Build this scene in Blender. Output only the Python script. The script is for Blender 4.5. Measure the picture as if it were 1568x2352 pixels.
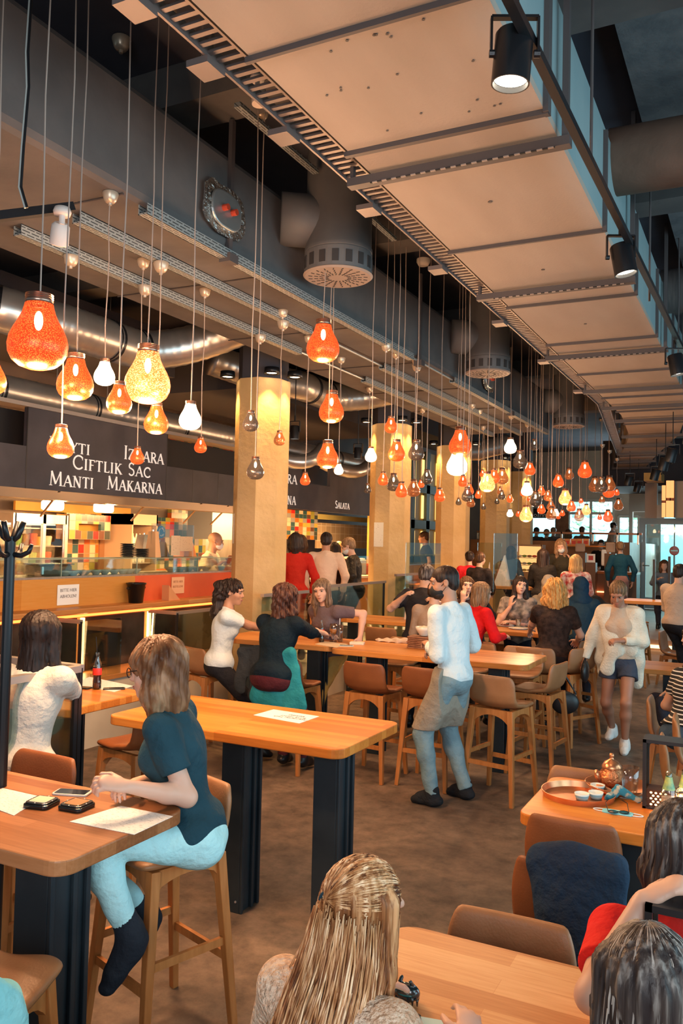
import bpy, math, random
import numpy as np
from mathutils import Vector, Matrix
random.seed(7)
rng = np.random.RandomState(5)
D = bpy.data
SC = bpy.context.scene
COL = SC.collection
for _o in list(D.objects):
    D.objects.remove(_o)
R = math.radians

# ---------------------------------------------------------------- camera
YAW, PITCH, ROLL, FPX, EYE = 27.0, 2.08, 1.3, 1900.0, 2.0
_a, _p, _r = R(YAW), R(PITCH), R(ROLL)
_h = Vector((-math.sin(_a), math.cos(_a), 0)); _r0 = Vector((math.cos(_a), math.sin(_a), 0)); _z = Vector((0, 0, 1))
CF = _h*math.cos(_p) + _z*math.sin(_p); _u0 = -_h*math.sin(_p) + _z*math.cos(_p)
CR = _r0*math.cos(_r) + _u0*math.sin(_r); CU = -_r0*math.sin(_r) + _u0*math.cos(_r)
CC = Vector((0, 0, EYE))
cam_d = D.cameras.new('camera'); cam = D.objects.new('camera', cam_d); COL.objects.link(cam)
cam_d.sensor_fit = 'VERTICAL'; cam_d.sensor_height = 36; cam_d.sensor_width = 24
cam_d.lens = FPX/2352*36; cam_d.clip_end = 200; cam_d.clip_start = .05
M = Matrix((CR, CU, -CF)).transposed().to_4x4(); M.translation = CC
cam.matrix_world = M
SC.camera = cam
def ray(x, y): return CF + CR*((x-784)/FPX) - CU*((y-1176)/FPX)
def at_d(x, y, d): return CC + ray(x, y)*d
def at_z(x, y, z):
    q = ray(x, y); return CC + q*((z-EYE)/q.z)
def at_x(x, y, X):
    q = ray(x, y); return CC + q*(X/q.x)
def at_y(x, y, Y):
    q = ray(x, y); return CC + q*(Y/q.y)

# ---------------------------------------------------------------- world, exposure, big lights
W = D.worlds.new('world'); SC.world = W; W.use_nodes = True
_nt = W.node_tree; _bg = _nt.nodes['Background']
_bg.inputs[0].default_value = (.52, .76, .86, 1); _bg.inputs[1].default_value = .28
SC.view_settings.view_transform = 'Standard'; SC.view_settings.look = 'None'
SC.view_settings.exposure = 0.28; SC.view_settings.gamma = 1
try: SC.view_settings.use_curve_mapping = False
except Exception: pass
SC.cycles.max_bounces = 6; SC.cycles.diffuse_bounces = 3; SC.cycles.glossy_bounces = 3
SC.cycles.transparent_max_bounces = 24; SC.cycles.transmission_bounces = 4
SC.cycles.caustics_reflective = False; SC.cycles.caustics_refractive = False
SC.cycles.sample_clamp_indirect = 4; SC.cycles.use_denoising = True

def light(name, kind, loc, energy, color, size=.2, aim=None, size_y=None, spot=None, blend=.5):
    l = D.lights.new(name, kind); l.energy = energy; l.color = color
    if kind == 'AREA':
        l.size = size
        if size_y: l.shape = 'RECTANGLE'; l.size_y = size_y
    elif kind != 'SUN': l.shadow_soft_size = size
    if kind == 'SPOT': l.spot_size = R(spot or 60); l.spot_blend = blend
    o = D.objects.new(name, l); COL.objects.link(o); o.location = loc
    if aim is not None:
        o.rotation_euler = (Vector(aim)-Vector(loc)).to_track_quat('-Z', 'Y').to_euler()
    return o
# daylight of the glazed right-hand front, and of the front behind the photographer
light('daylight_side', 'AREA', (3.6, 4.5, 2.0), 255, (.54, .86, 1), 9, (-3, 5.5, .9), 2.8)
light('daylight_back_front', 'AREA', (-1.5, 27.2, 3.0), 260, (.7, .93, 1), 7, (-2, 12, .5), 2.4)
light('daylight_entrance', 'AREA', (1.2, -3.2, 2.6), 200, (.94, .96, 1), 4, (-1.5, 4, .8), 2.4)

# ---------------------------------------------------------------- materials
MAT = {}
def mat(name, col, rough=.5, metal=0., noise=None, bump=None, emit=None, alpha=None, spec=None, coat=0., aniso=None, sheen=0.):
    """noise=(scale, colour2, (lo,hi), stretch xyz)  bump=(scale, strength)"""
    if name in MAT: return MAT[name]
    m = D.materials.new(name); m.use_nodes = True; nt = m.node_tree; b = nt.nodes['Principled BSDF']
    b.inputs['Base Color'].default_value = (*col, 1); b.inputs['Roughness'].default_value = rough
    b.inputs['Metallic'].default_value = metal
    if spec is not None: b.inputs['Specular IOR Level'].default_value = spec
    if coat: b.inputs['Coat Weight'].default_value = coat; b.inputs['Coat Roughness'].default_value = .2
    if sheen: b.inputs['Sheen Weight'].default_value = sheen
    tc = nt.nodes.new('ShaderNodeTexCoord')
    if noise:
        n = nt.nodes.new('ShaderNodeTexNoise'); n.inputs['Scale'].default_value = noise[0]; n.inputs['Detail'].default_value = 5
        mp = nt.nodes.new('ShaderNodeMapping'); nt.links.new(tc.outputs['Object'], mp.inputs[0]); nt.links.new(mp.outputs[0], n.inputs[0])
        if len(noise) > 3: mp.inputs['Scale'].default_value = noise[3]
        r = nt.nodes.new('ShaderNodeValToRGB'); lo, hi = noise[2] if len(noise) > 2 else (.35, .65)
        r.color_ramp.elements[0].position = lo; r.color_ramp.elements[1].position = hi
        r.color_ramp.elements[0].color = (*col, 1); r.color_ramp.elements[1].color = (*noise[1], 1)
        nt.links.new(n.outputs[0], r.inputs[0]); nt.links.new(r.outputs[0], b.inputs['Base Color'])
    if bump:
        n2 = nt.nodes.new('ShaderNodeTexNoise'); n2.inputs['Scale'].default_value = bump[0]; n2.inputs['Detail'].default_value = 4
        nt.links.new(tc.outputs['Object'], n2.inputs[0])
        bp = nt.nodes.new('ShaderNodeBump'); bp.inputs['Strength'].default_value = bump[1]; bp.inputs['Distance'].default_value = .02
        nt.links.new(n2.outputs[0], bp.inputs['Height']); nt.links.new(bp.outputs[0], b.inputs['Normal'])
    if emit: b.inputs['Emission Color'].default_value = (*emit[0], 1); b.inputs['Emission Strength'].default_value = emit[1]
    if alpha is not None: b.inputs['Alpha'].default_value = alpha
    MAT[name] = m; return m
def nodes(m): return m.node_tree, m.node_tree.nodes['Principled BSDF']
def emit_mat(name, col, s):
    if name in MAT: return MAT[name]
    m = D.materials.new(name); m.use_nodes = True; nt = m.node_tree
    nt.nodes.remove(nt.nodes['Principled BSDF']); e = nt.nodes.new('ShaderNodeEmission')
    e.inputs[0].default_value = (*col, 1); e.inputs[1].default_value = s
    nt.links.new(e.outputs[0], nt.nodes['Material Output'].inputs[0]); MAT[name] = m; return m
def glass_mat(name, tint=(.93, .97, .97), refl=.06, rough=.02):
    if name in MAT: return MAT[name]
    m = D.materials.new(name); m.use_nodes = True; nt = m.node_tree; nt.nodes.remove(nt.nodes['Principled BSDF'])
    t = nt.nodes.new('ShaderNodeBsdfTransparent'); t.inputs[0].default_value = (*tint, 1)
    g = nt.nodes.new('ShaderNodeBsdfGlossy'); g.inputs[1].default_value = rough
    fr = nt.nodes.new('ShaderNodeLayerWeight'); fr.inputs[0].default_value = .35
    ma = nt.nodes.new('ShaderNodeMath'); ma.operation = 'MULTIPLY_ADD'; ma.inputs[1].default_value = .38; ma.inputs[2].default_value = refl*.4
    mx = nt.nodes.new('ShaderNodeMixShader'); nt.links.new(fr.outputs['Fresnel'], ma.inputs[0]); nt.links.new(ma.outputs[0], mx.inputs[0])
    nt.links.new(t.outputs[0], mx.inputs[1]); nt.links.new(g.outputs[0], mx.inputs[2]); nt.links.new(mx.outputs[0], nt.nodes['Material Output'].inputs[0])
    MAT[name] = m; return m
def plank_mat(name, c1, c2, c3, w=.06, axis=0, rough=.35, L=1.1):
    """butcher-block staves running along axis"""
    if name in MAT: return MAT[name]
    m = D.materials.new(name); m.use_nodes = True; nt, b = nodes(m); b.inputs['Roughness'].default_value = rough; b.inputs['Specular IOR Level'].default_value = .28
    tc = nt.nodes.new('ShaderNodeTexCoord'); mp = nt.nodes.new('ShaderNodeMapping'); nt.links.new(tc.outputs['Object'], mp.inputs[0])
    if axis == 1: mp.inputs['Rotation'].default_value = (0, 0, R(90))
    br = nt.nodes.new('ShaderNodeTexBrick'); br.inputs['Scale'].default_value = 1; br.inputs['Mortar Size'].default_value = .0006
    br.inputs['Brick Width'].default_value = L; br.inputs['Row Height'].default_value = w; br.offset = .37
    br.inputs['Color1'].default_value = (0, 0, 0, 1); br.inputs['Color2'].default_value = (1, 1, 1, 1); br.inputs['Mortar'].default_value = (.3, .3, .3, 1)
    nt.links.new(mp.outputs[0], br.inputs[0])
    n = nt.nodes.new('ShaderNodeTexNoise'); n.inputs['Scale'].default_value = 6; n.inputs['Detail'].default_value = 6
    m2 = nt.nodes.new('ShaderNodeMapping'); m2.inputs['Scale'].default_value = (1, 14, 14); nt.links.new(mp.outputs[0], m2.inputs[0]); nt.links.new(m2.outputs[0], n.inputs[0])
    mx = nt.nodes.new('ShaderNodeMix'); mx.data_type = 'RGBA'; mx.inputs[0].default_value = .5
    nt.links.new(br.outputs[0], mx.inputs[6]); nt.links.new(n.outputs[0], mx.inputs[7])
    r = nt.nodes.new('ShaderNodeValToRGB'); e = r.color_ramp.elements
    e[0].position = .2; e[0].color = (*c1, 1); e[1].position = .8; e[1].color = (*c3, 1)
    k = e.new(.5); k.color = (*c2, 1)
    nt.links.new(mx.outputs[2], r.inputs[0]); nt.links.new(r.outputs[0], b.inputs['Base Color']); MAT[name] = m; return m
def tile_mat(name, size, cols, plane='YZ', grout=(.25, .2, .15)):
    if name in MAT: return MAT[name]
    m = D.materials.new(name); m.use_nodes = True; nt, b = nodes(m); b.inputs['Roughness'].default_value = .2
    tc = nt.nodes.new('ShaderNodeTexCoord'); sp = nt.nodes.new('ShaderNodeSeparateXYZ'); nt.links.new(tc.outputs['Object'], sp.inputs[0])
    cb = nt.nodes.new('ShaderNodeCombineXYZ')
    nt.links.new(sp.outputs['Y' if plane[0] == 'Y' else 'X'], cb.inputs[0]); nt.links.new(sp.outputs['Z'], cb.inputs[1])
    dv = nt.nodes.new('ShaderNodeVectorMath'); dv.operation = 'DIVIDE'; dv.inputs[1].default_value = (size[0], size[1], 1); nt.links.new(cb.outputs[0], dv.inputs[0])
    fl = nt.nodes.new('ShaderNodeVectorMath'); fl.operation = 'FLOOR'; nt.links.new(dv.outputs[0], fl.inputs[0])
    wn = nt.nodes.new('ShaderNodeTexWhiteNoise'); nt.links.new(fl.outputs[0], wn.inputs[0])
    r = nt.nodes.new('ShaderNodeValToRGB'); r.color_ramp.interpolation = 'CONSTANT'; e = r.color_ramp.elements
    e[0].color = (*cols[0], 1); e[1].position = 1/len(cols); e[1].color = (*cols[1], 1)
    for i, c in enumerate(cols[2:]): q = e.new((i+2)/len(cols)); q.color = (*c, 1)
    nt.links.new(wn.outputs['Value'], r.inputs[0])
    br = nt.nodes.new('ShaderNodeTexBrick'); br.offset = 0; br.inputs['Scale'].default_value = 1; br.inputs['Brick Width'].default_value = 1; br.inputs['Row Height'].default_value = 1
    br.inputs['Mortar Size'].default_value = .03; br.inputs['Mortar Smooth'].default_value = 0; nt.links.new(dv.outputs[0], br.inputs[0])
    mx = nt.nodes.new('ShaderNodeMix'); mx.data_type = 'RGBA'; nt.links.new(br.outputs['Fac'], mx.inputs[0]); nt.links.new(r.outputs[0], mx.inputs[6]); mx.inputs[7].default_value = (*grout, 1)
    nt.links.new(mx.outputs[2], b.inputs['Base Color']); MAT[name] = m; return m
def stripe_mat(name, c1, c2, w, frac=.3, axis='Z'):
    m = D.materials.new(name); m.use_nodes = True; nt, b = nodes(m); b.inputs['Roughness'].default_value = .8
    tc = nt.nodes.new('ShaderNodeTexCoord'); sp = nt.nodes.new('ShaderNodeSeparateXYZ'); nt.links.new(tc.outputs['Object'], sp.inputs[0])
    ma = nt.nodes.new('ShaderNodeMath'); ma.operation = 'DIVIDE'; ma.inputs[1].default_value = w; nt.links.new(sp.outputs[axis], ma.inputs[0])
    fr = nt.nodes.new('ShaderNodeMath'); fr.operation = 'FRACT'; nt.links.new(ma.outputs[0], fr.inputs[0])
    lt = nt.nodes.new('ShaderNodeMath'); lt.operation = 'LESS_THAN'; lt.inputs[1].default_value = frac; nt.links.new(fr.outputs[0], lt.inputs[0])
    mx = nt.nodes.new('ShaderNodeMix'); mx.data_type = 'RGBA'; nt.links.new(lt.outputs[0], mx.inputs[0]); mx.inputs[6].default_value = (*c1, 1); mx.inputs[7].default_value = (*c2, 1)
    nt.links.new(mx.outputs[2], b.inputs['Base Color']); MAT[name] = m; return m

concrete = mat('concrete_floor', (.085, .056, .040), .6, noise=(.9, (.25, .17, .115), (.32, .68)), bump=(9, .25))
_nt2, _b2 = nodes(concrete)
_n3 = _nt2.nodes.new('ShaderNodeTexNoise'); _n3.inputs['Scale'].default_value = 7; _n3.inputs['Detail'].default_value = 8; _n3.inputs['Roughness'].default_value = .7
_tc = _nt2.nodes.new('ShaderNodeTexCoord'); _nt2.links.new(_tc.outputs['Object'], _n3.inputs[0])
_mr = _nt2.nodes.new('ShaderNodeMapRange'); _mr.inputs[1].default_value = .3; _mr.inputs[2].default_value = .7; _mr.inputs[3].default_value = .45; _mr.inputs[4].default_value = 1.5
_nt2.links.new(_n3.outputs[0], _mr.inputs[0])
_vm = _nt2.nodes.new('ShaderNodeVectorMath'); _vm.operation = 'SCALE'
_src = _b2.inputs['Base Color'].links[0].from_socket
_nt2.links.new(_src, _vm.inputs[0]); _nt2.links.new(_mr.outputs[0], _vm.inputs['Scale']); _nt2.links.new(_vm.outputs[0], _b2.inputs['Base Color'])
ceil_m = mat('ceiling_paint', (.055, .060, .085), .9, noise=(2, (.075, .078, .105)))
ceil_conc = mat('ceiling_concrete', (.10, .115, .13), .9, noise=(6, (.16, .17, .18)), bump=(30, .3))
beam_m = mat('beam_concrete', (.10, .095, .095), .9, noise=(3, (.14, .13, .125)))
duct_m = mat('duct_insulation', (.095, .085, .083), .85, noise=(2.5, (.135, .118, .112)), bump=(5, .35))
board_m = mat('duct_board', (.37, .29, .235), .85, noise=(3, (.43, .345, .285), (.3, .7), (1, .3, 1)), bump=(60, .12))
bduct_side = mat('duct_side', (.20, .29, .31), .8, noise=(2, (.25, .33, .34)))
galv = mat('galvanised_steel', (.42, .40, .38), .3, .8, noise=(5, (.62, .60, .57), (.3, .7), (1, .4, 1)))
zinc = mat('zinc_tray', (.40, .44, .45), .45, .7, noise=(8, (.52, .55, .55)))
bracket = mat('painted_bracket', (.10, .085, .085), .6, .3)
greyduct = mat('grey_diffuser', (.13, .125, .13), .6, .2, noise=(3, (.17, .165, .165)))
black = mat('black_steel', (.012, .013, .016), .35, .3)
tbl_steel = mat('blued_steel', (.030, .045, .058), .35, .6, noise=(3, (.05, .07, .085)))
woodT = plank_mat('beech_top', (.46, .125, .018), (.60, .19, .03), (.70, .27, .055), .055)
woodT2 = plank_mat('beech_top_pale', (.44, .14, .028), (.60, .23, .055), (.70, .32, .10), .06)
woodY = plank_mat('wood_along', (.40, .16, .04), (.52, .22, .07), (.60, .30, .11), .12, 1, .4, 2.2)
oak = mat('stool_oak', (.40, .135, .028), .5, noise=(6, (.54, .205, .055), (.3, .7), (6, 6, .7)))
oak_edge = mat('end_grain', (.66, .40, .20), .5, noise=(20, (.48, .24, .09), (.4, .6), (1, 1, .2)))
leather = mat('tan_leather', (.28, .115, .042), .45, noise=(4, (.38, .175, .075)), bump=(120, .08))
leather_d = mat('brown_leather', (.20, .058, .016), .5, noise=(4, (.28, .088, .026)), bump=(120, .08))
plaster = mat('pillar_plaster', (.58, .38, .16), .85, noise=(2.2, (.68, .47, .23)), bump=(14, .5))
slate = mat('menu_slate', (.035, .033, .042), .55, noise=(3, (.055, .05, .06)))
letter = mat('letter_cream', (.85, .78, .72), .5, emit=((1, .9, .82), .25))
glassm = glass_mat('clear_glass'); glassT = glass_mat('greenish_glass', (.85, .95, .93), .2)
window_gl = glass_mat('window_glass', (.96, .99, 1), .1)
white_p = mat('paper_white', (.82, .82, .80), .7)
steel = mat('brushed_steel', (.55, .50, .44), .3, .9, noise=(3, (.68, .62, .55), (.3, .7), (1, 8, 1)))
copper = mat('copper', (.72, .27, .12), .28, .85, noise=(14, (.80, .36, .18)))
cream = mat('cream_plaster', (.62, .52, .38), .8, noise=(3, (.68, .58, .44)))
skinF = mat('skin_fair', (.62, .36, .26), .5, noise=(5, (.68, .41, .30))); skinT = mat('skin_tan', (.46, .22, .13), .5, noise=(5, (.52, .27, .17)))
eyew = mat('eye_white', (.34, .28, .25), .6, spec=.1); iris = mat('iris_dark', (.02, .012, .01), .4, spec=.2); lipm = mat('lips', (.42, .13, .10), .45)

# ---------------------------------------------------------------- mesh helpers
class MB:
    def __init__(s): s.v = []; s.f = []; s.m = []; s.n = 0
    def add(s, vs, fs, mi=0):
        k = s.n
        s.v.extend([tuple(v) for v in vs]); s.n += len(vs)
        s.f.extend([tuple(i+k for i in f) for f in fs]); s.m.extend([mi]*len(fs)); return s
    def box(s, c, d, rz=0, mi=0, mtx=None):
        x, y, z = d[0]/2, d[1]/2, d[2]/2; c = Vector(c)
        q = Matrix.Rotation(rz, 3, 'Z') if mtx is None else mtx
        vs = [c + q @ Vector((a*x, b*y, e*z)) for e in (-1, 1) for b in (-1, 1) for a in (-1, 1)]
        return s.add(vs, [(0, 2, 3, 1), (4, 5, 7, 6), (0, 1, 5, 4), (2, 6, 7, 3), (0, 4, 6, 2), (1, 3, 7, 5)], mi)
    def bb(s, lo, hi, mi=0):
        return s.box([(a+b)/2 for a, b in zip(lo, hi)], [abs(b-a) for a, b in zip(lo, hi)], 0, mi)
    def tube(s, pts, rad, seg=8, mi=0, caps=True, flat=None):
        pts = [Vector(p) for p in pts]; n = len(pts)
        if not hasattr(rad, '__len__'): rad = [rad]*n
        vs = []; prev = None
        for i, p in enumerate(pts):
            t = (pts[min(i+1, n-1)] - pts[max(i-1, 0)]); t = t.normalized() if t.length > 1e-9 else Vector((0, 0, 1))
            if prev is None:
                a = Vector((0, 0, 1)) if abs(t.z) < .9 else Vector((1, 0, 0)); u = t.cross(a).normalized()
            else:
                u = prev - t*prev.dot(t); u = u.normalized() if u.length > 1e-6 else t.orthogonal().normalized()
            prev = u; w = t.cross(u)
            for k in range(seg):
                an = 2*math.pi*k/seg; vs.append(p + (u*math.cos(an) + w*math.sin(an)*(flat or 1))*rad[i])
        fs = [(i*seg+k, i*seg+(k+1) % seg, (i+1)*seg+(k+1) % seg, (i+1)*seg+k) for i in range(n-1) for k in range(seg)]
        if caps: fs += [tuple(range(seg))[::-1], tuple((n-1)*seg+k for k in range(seg))]
        return s.add(vs, fs, mi)
    def lathe(s, prof, c=(0, 0, 0), seg=24, mi=0, closed=False):
        c = Vector(c); vs = []
        for r, z in prof:
            for k in range(seg):
                an = 2*math.pi*k/seg; vs.append(c + Vector((r*math.cos(an), r*math.sin(an), z)))
        n = len(prof)
        fs = [(i*seg+k, i*seg+(k+1) % seg, (i+1)*seg+(k+1) % seg, (i+1)*seg+k) for i in range(n-1) for k in range(seg)]
        if closed: fs += [tuple(range(seg))[::-1], tuple((n-1)*seg+k for k in range(seg))]
        return s.add(vs, fs, mi)
    def ell(s, c, r, seg=14, rings=9, q=None, mi=0):
        c = Vector(c); vs = []
        for i in range(rings+1):
            th = math.pi*i/rings
            for k in range(seg):
                an = 2*math.pi*k/seg; v = Vector((r[0]*math.sin(th)*math.cos(an), r[1]*math.sin(th)*math.sin(an), r[2]*math.cos(th)))
                vs.append(c + (q @ v if q is not None else v))
        fs = [(i*seg+k, (i+1)*seg+k, (i+1)*seg+(k+1) % seg, i*seg+(k+1) % seg) for i in range(rings) for k in range(seg)]
        return s.add(vs, fs, mi)
    def prism(s, poly, z0, z1, mi=0, f=None):
        n = len(poly); g = f or (lambda x, y, z: (x, y, z))
        vs = [g(x, y, z0) for x, y in poly] + [g(x, y, z1) for x, y in poly]
        fs = [tuple(range(n))[::-1], tuple(range(n, 2*n))] + [(i, (i+1) % n, n+(i+1) % n, n+i) for i in range(n)]
        return s.add(vs, fs, mi)
    def bar(s, a, b, w, h, up=(0, 0, 1), mi=0, w2=None, h2=None):
        a, b = Vector(a), Vector(b); t = (b-a).normalized(); up = Vector(up)
        if abs(t.dot(up)) > .99: up = Vector((0, 1, 0))
        x = t.cross(up).normalized(); y = x.cross(t)
        w2 = w if w2 is None else w2; h2 = h if h2 is None else h2
        vs = []
        for p, ww, hh in ((a, w, h), (b, w2, h2)):
            for i, j in ((-1, -1), (1, -1), (1, 1), (-1, 1)): vs.append(p + x*(i*ww/2) + y*(j*hh/2))
        return s.add(vs, [(0, 1, 2, 3), (7, 6, 5, 4), (0, 4, 5, 1), (1, 5, 6, 2), (2, 6, 7, 3), (3, 7, 4, 0)], mi)
    def mesh(s, name, mats, smooth=False, org=(0, 0, 0)):
        me = D.meshes.new(name); ox, oy, oz = org
        me.from_pydata([(v[0]-ox, v[1]-oy, v[2]-oz) for v in s.v], [], s.f)
        for m in (mats if isinstance(mats, (list, tuple)) else [mats]): me.materials.append(m)
        if isinstance(mats, (list, tuple)) and len(mats) > 1: me.polygons.foreach_set('material_index', s.m)
        me.validate(); me.update()
        if smooth: me.shade_smooth() if smooth is True else me.set_sharp_from_angle(angle=smooth)
        return me
def fix_normals(me):
    import bmesh
    b = bmesh.new(); b.from_mesh(me); bmesh.ops.recalc_face_normals(b, faces=b.faces); b.to_mesh(me); b.free()
def link(name, me, parent=None, loc=(0, 0, 0)):
    o = D.objects.new(name, me); COL.objects.link(o); o.location = loc
    if parent is not None: o.parent = parent
    return o
def tag(o, label=None, cat=None, group=None, kind=None):
    if label: o['label'] = label
    if cat: o['category'] = cat
    if group: o['group'] = group
    if kind: o['kind'] = kind
    return o
def thing(name, label, cat, loc=(0, 0, 0), rz=0, group=None):
    o = D.objects.new(name, None); COL.objects.link(o); o.location = loc; o.rotation_euler = (0, 0, rz); o.empty_display_size = .1
    return tag(o, label, cat, group)
def part(name, mb, m, parent, smooth=False, bevel=0, org=None, seg=2):
    """local coordinates; org = subtract when mb holds world coordinates"""
    me = mb.mesh(name, m, smooth, org or (0, 0, 0)); fix_normals(me)
    if smooth is True: me.shade_smooth()
    o = link(name, me, parent)
    if bevel:
        b = o.modifiers.new('bevel', 'BEVEL'); b.width = bevel; b.segments = seg; b.limit_method = 'ANGLE'; b.angle_limit = R(40)
    return o
def solo(name, mb, m, label, cat, org=None, group=None, smooth=False, bevel=0, kind=None):
    """a thing that is one mesh; mb in world coordinates"""
    if org is None:
        xs = np.array(mb.v); org = (float(xs[:, 0].mean()), float(xs[:, 1].mean()), float(xs[:, 2].min()))
    me = mb.mesh(name, m, smooth, org); fix_normals(me)
    if smooth is True: me.shade_smooth()
    o = link(name, me, None, org); tag(o, label, cat, group, kind)
    if bevel:
        b = o.modifiers.new('bevel', 'BEVEL'); b.width = bevel; b.segments = 2; b.limit_method = 'ANGLE'; b.angle_limit = R(40)
    return o
def struct(name, mb, m): return solo(name, mb, m, None, None, (0, 0, 0), kind='structure')
def dup(root, loc, rz=0, label=None, group=None, scale=None):
    r = root.copy(); COL.objects.link(r); r.location = loc; r.rotation_euler = (0, 0, rz)
    if label: r['label'] = label
    if group: r['group'] = group
    if scale: r.scale = scale
    for ch in list(root.children):
        c = ch.copy(); COL.objects.link(c); c.parent = r
        for g in list(ch.children):
            d = g.copy(); COL.objects.link(d); d.parent = c
    return r
def rrect(x0, x1, y0, y1, r, n=6):
    p = []
    for cx, cy, a0 in ((x1-r, y1-r, 0), (x0+r, y1-r, 90), (x0+r, y0+r, 180), (x1-r, y0+r, 270)):
        for k in range(n+1):
            a = R(a0+90*k/n); p.append((cx+r*math.cos(a), cy+r*math.sin(a)))
    return p
def text_mesh(s, size, m, parent, mtx, name='lettering', depth=.002, align='CENTER', bold=0):
    cu = D.curves.new('t', 'FONT'); cu.body = s; cu.size = size; cu.extrude = depth; cu.align_x = align; cu.align_y = 'CENTER'; cu.offset = bold; cu.resolution_u = 3
    t = D.objects.new('t', cu); COL.objects.link(t); bpy.context.view_layer.update()
    me = D.meshes.new_from_object(t.evaluated_get(bpy.context.evaluated_depsgraph_get())); D.objects.remove(t); D.curves.remove(cu)
    me.materials.clear(); me.materials.append(m); me.name = name
    me.transform(mtx); return link(name, me, parent)

# ---- smooth solid modeller (rounded cones and ellipsoids blended, surface nets)
def cone(a, b, ra, rb=None, flat=None, k=.02, capb=False, neg=False):
    return ('c', np.array(a, float), np.array(b, float), ra, ra if rb is None else rb, flat, k, capb, neg)
def elp(c, r, q=None, k=.02, neg=False):
    return ('e', np.array(c, float), np.array(r, float), q, None, None, k, False, neg)
def sdf_mesh(prims, vox, name='m', cuts=(), disp=None):
    lo = np.array([1e9]*3); hi = -lo
    boxes = []
    for p in prims:
        if p[0] == 'c': r = max(p[3], p[4]); l = np.minimum(p[1], p[2])-r; h = np.maximum(p[1], p[2])+r
        else: r = p[2].max(); l = p[1]-r; h = p[1]+r
        boxes.append((l, h))
        if not p[8]: lo = np.minimum(lo, l); hi = np.maximum(hi, h)
    lo -= 3*vox; hi += 3*vox
    n = np.ceil((hi-lo)/vox).astype(int)+1
    G = np.full(n, .08, np.float32); ax = [lo[i]+vox*np.arange(n[i]) for i in range(3)]
    for p, (l, h) in zip(prims, boxes):
        mgn = max(p[6]*1.6, 3*vox)
        i0 = np.maximum(np.floor((l-mgn-lo)/vox).astype(int), 0); i1 = np.minimum(np.ceil((h+mgn-lo)/vox).astype(int)+1, n)
        if (i1 <= i0).any(): continue
        X, Y, Z = np.meshgrid(ax[0][i0[0]:i1[0]], ax[1][i0[1]:i1[1]], ax[2][i0[2]:i1[2]], indexing='ij')
        P = np.stack([X, Y, Z], -1).astype(np.float32)
        if p[0] == 'c':
            a, b = p[1], p[2]; ab = b-a; L2 = max(float(ab@ab), 1e-9)
            d = P-a.astype(np.float32); tt = (d@ab.astype(np.float32))/L2; t = np.clip(tt, 0, 1)
            d = d - t[..., None]*ab.astype(np.float32)
            if p[5] is not None:
                nn, ff = np.array(p[5][0], np.float32), p[5][1]; nn = nn/np.linalg.norm(nn)
                d = d + nn*((d@nn)*(1/ff-1))[..., None]
            v = np.sqrt((d*d).sum(-1)) - (p[3]+(p[4]-p[3])*t)
            if p[7]: v = np.maximum(v, (tt-1)*math.sqrt(L2))
        else:
            d = P-p[1].astype(np.float32)
            if p[3] is not None: d = d@np.array(p[3], np.float32)
            rr = p[2].astype(np.float32); k0 = np.sqrt(((d/rr)**2).sum(-1)); k1 = np.sqrt(((d/(rr*rr))**2).sum(-1))+1e-6
            v = k0*(k0-1)/k1
        S = G[i0[0]:i1[0], i0[1]:i1[1], i0[2]:i1[2]]; k = p[6]
        if p[8]:
            hh = np.clip(.5-.5*(S+v)/k, 0, 1); G[i0[0]:i1[0], i0[1]:i1[1], i0[2]:i1[2]] = S*(1-hh)+(-v)*hh+k*hh*(1-hh)
        else:
            hh = np.clip(.5+.5*(v-S)/k, 0, 1); G[i0[0]:i1[0], i0[1]:i1[1], i0[2]:i1[2]] = v*(1-hh)+S*hh-k*hh*(1-hh)
    if disp is not None or cuts:
        X, Y, Z = np.meshgrid(*ax, indexing='ij')
        if disp is not None: G += disp(X, Y, Z).astype(np.float32)
        for c, nrm in cuts:
            G = np.maximum(G, ((X-c[0])*nrm[0]+(Y-c[1])*nrm[1]+(Z-c[2])*nrm[2]).astype(np.float32))
    G[0] = G[-1] = .08; G[:, 0] = G[:, -1] = .08; G[:, :, 0] = G[:, :, -1] = .08
    s = G < 0
    nx, ny, nz = n-1
    cnt = np.zeros((nx, ny, nz), np.int8)
    for i in (0, 1):
        for j in (0, 1):
            for k in (0, 1): cnt += s[i:i+nx, j:j+ny, k:k+nz]
    act = (cnt > 0) & (cnt < 8); idx = np.argwhere(act)
    if len(idx) == 0: return D.meshes.new(name)
    num = np.full((nx, ny, nz), -1, np.int64); num[act] = np.arange(len(idx))
    acc = np.zeros((len(idx), 3)); wt = np.zeros(len(idx))
    cor = [(i, j, k) for i in (0, 1) for j in (0, 1) for k in (0, 1)]
    for a in cor:
        for b in cor:
            if sum(b)-sum(a) != 1 or any(bb < aa for aa, bb in zip(a, b)): continue
            ga = G[idx[:, 0]+a[0], idx[:, 1]+a[1], idx[:, 2]+a[2]]; gb = G[idx[:, 0]+b[0], idx[:, 1]+b[1], idx[:, 2]+b[2]]
            c = (ga < 0) != (gb < 0); t = np.where(c, ga/np.where(c, ga-gb, 1), 0)
            p = np.array(a)+t[:, None]*(np.array(b)-np.array(a)); acc += np.where(c[:, None], p, 0); wt += c
    V = lo + vox*(idx + acc/wt[:, None])
    F = []
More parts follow.
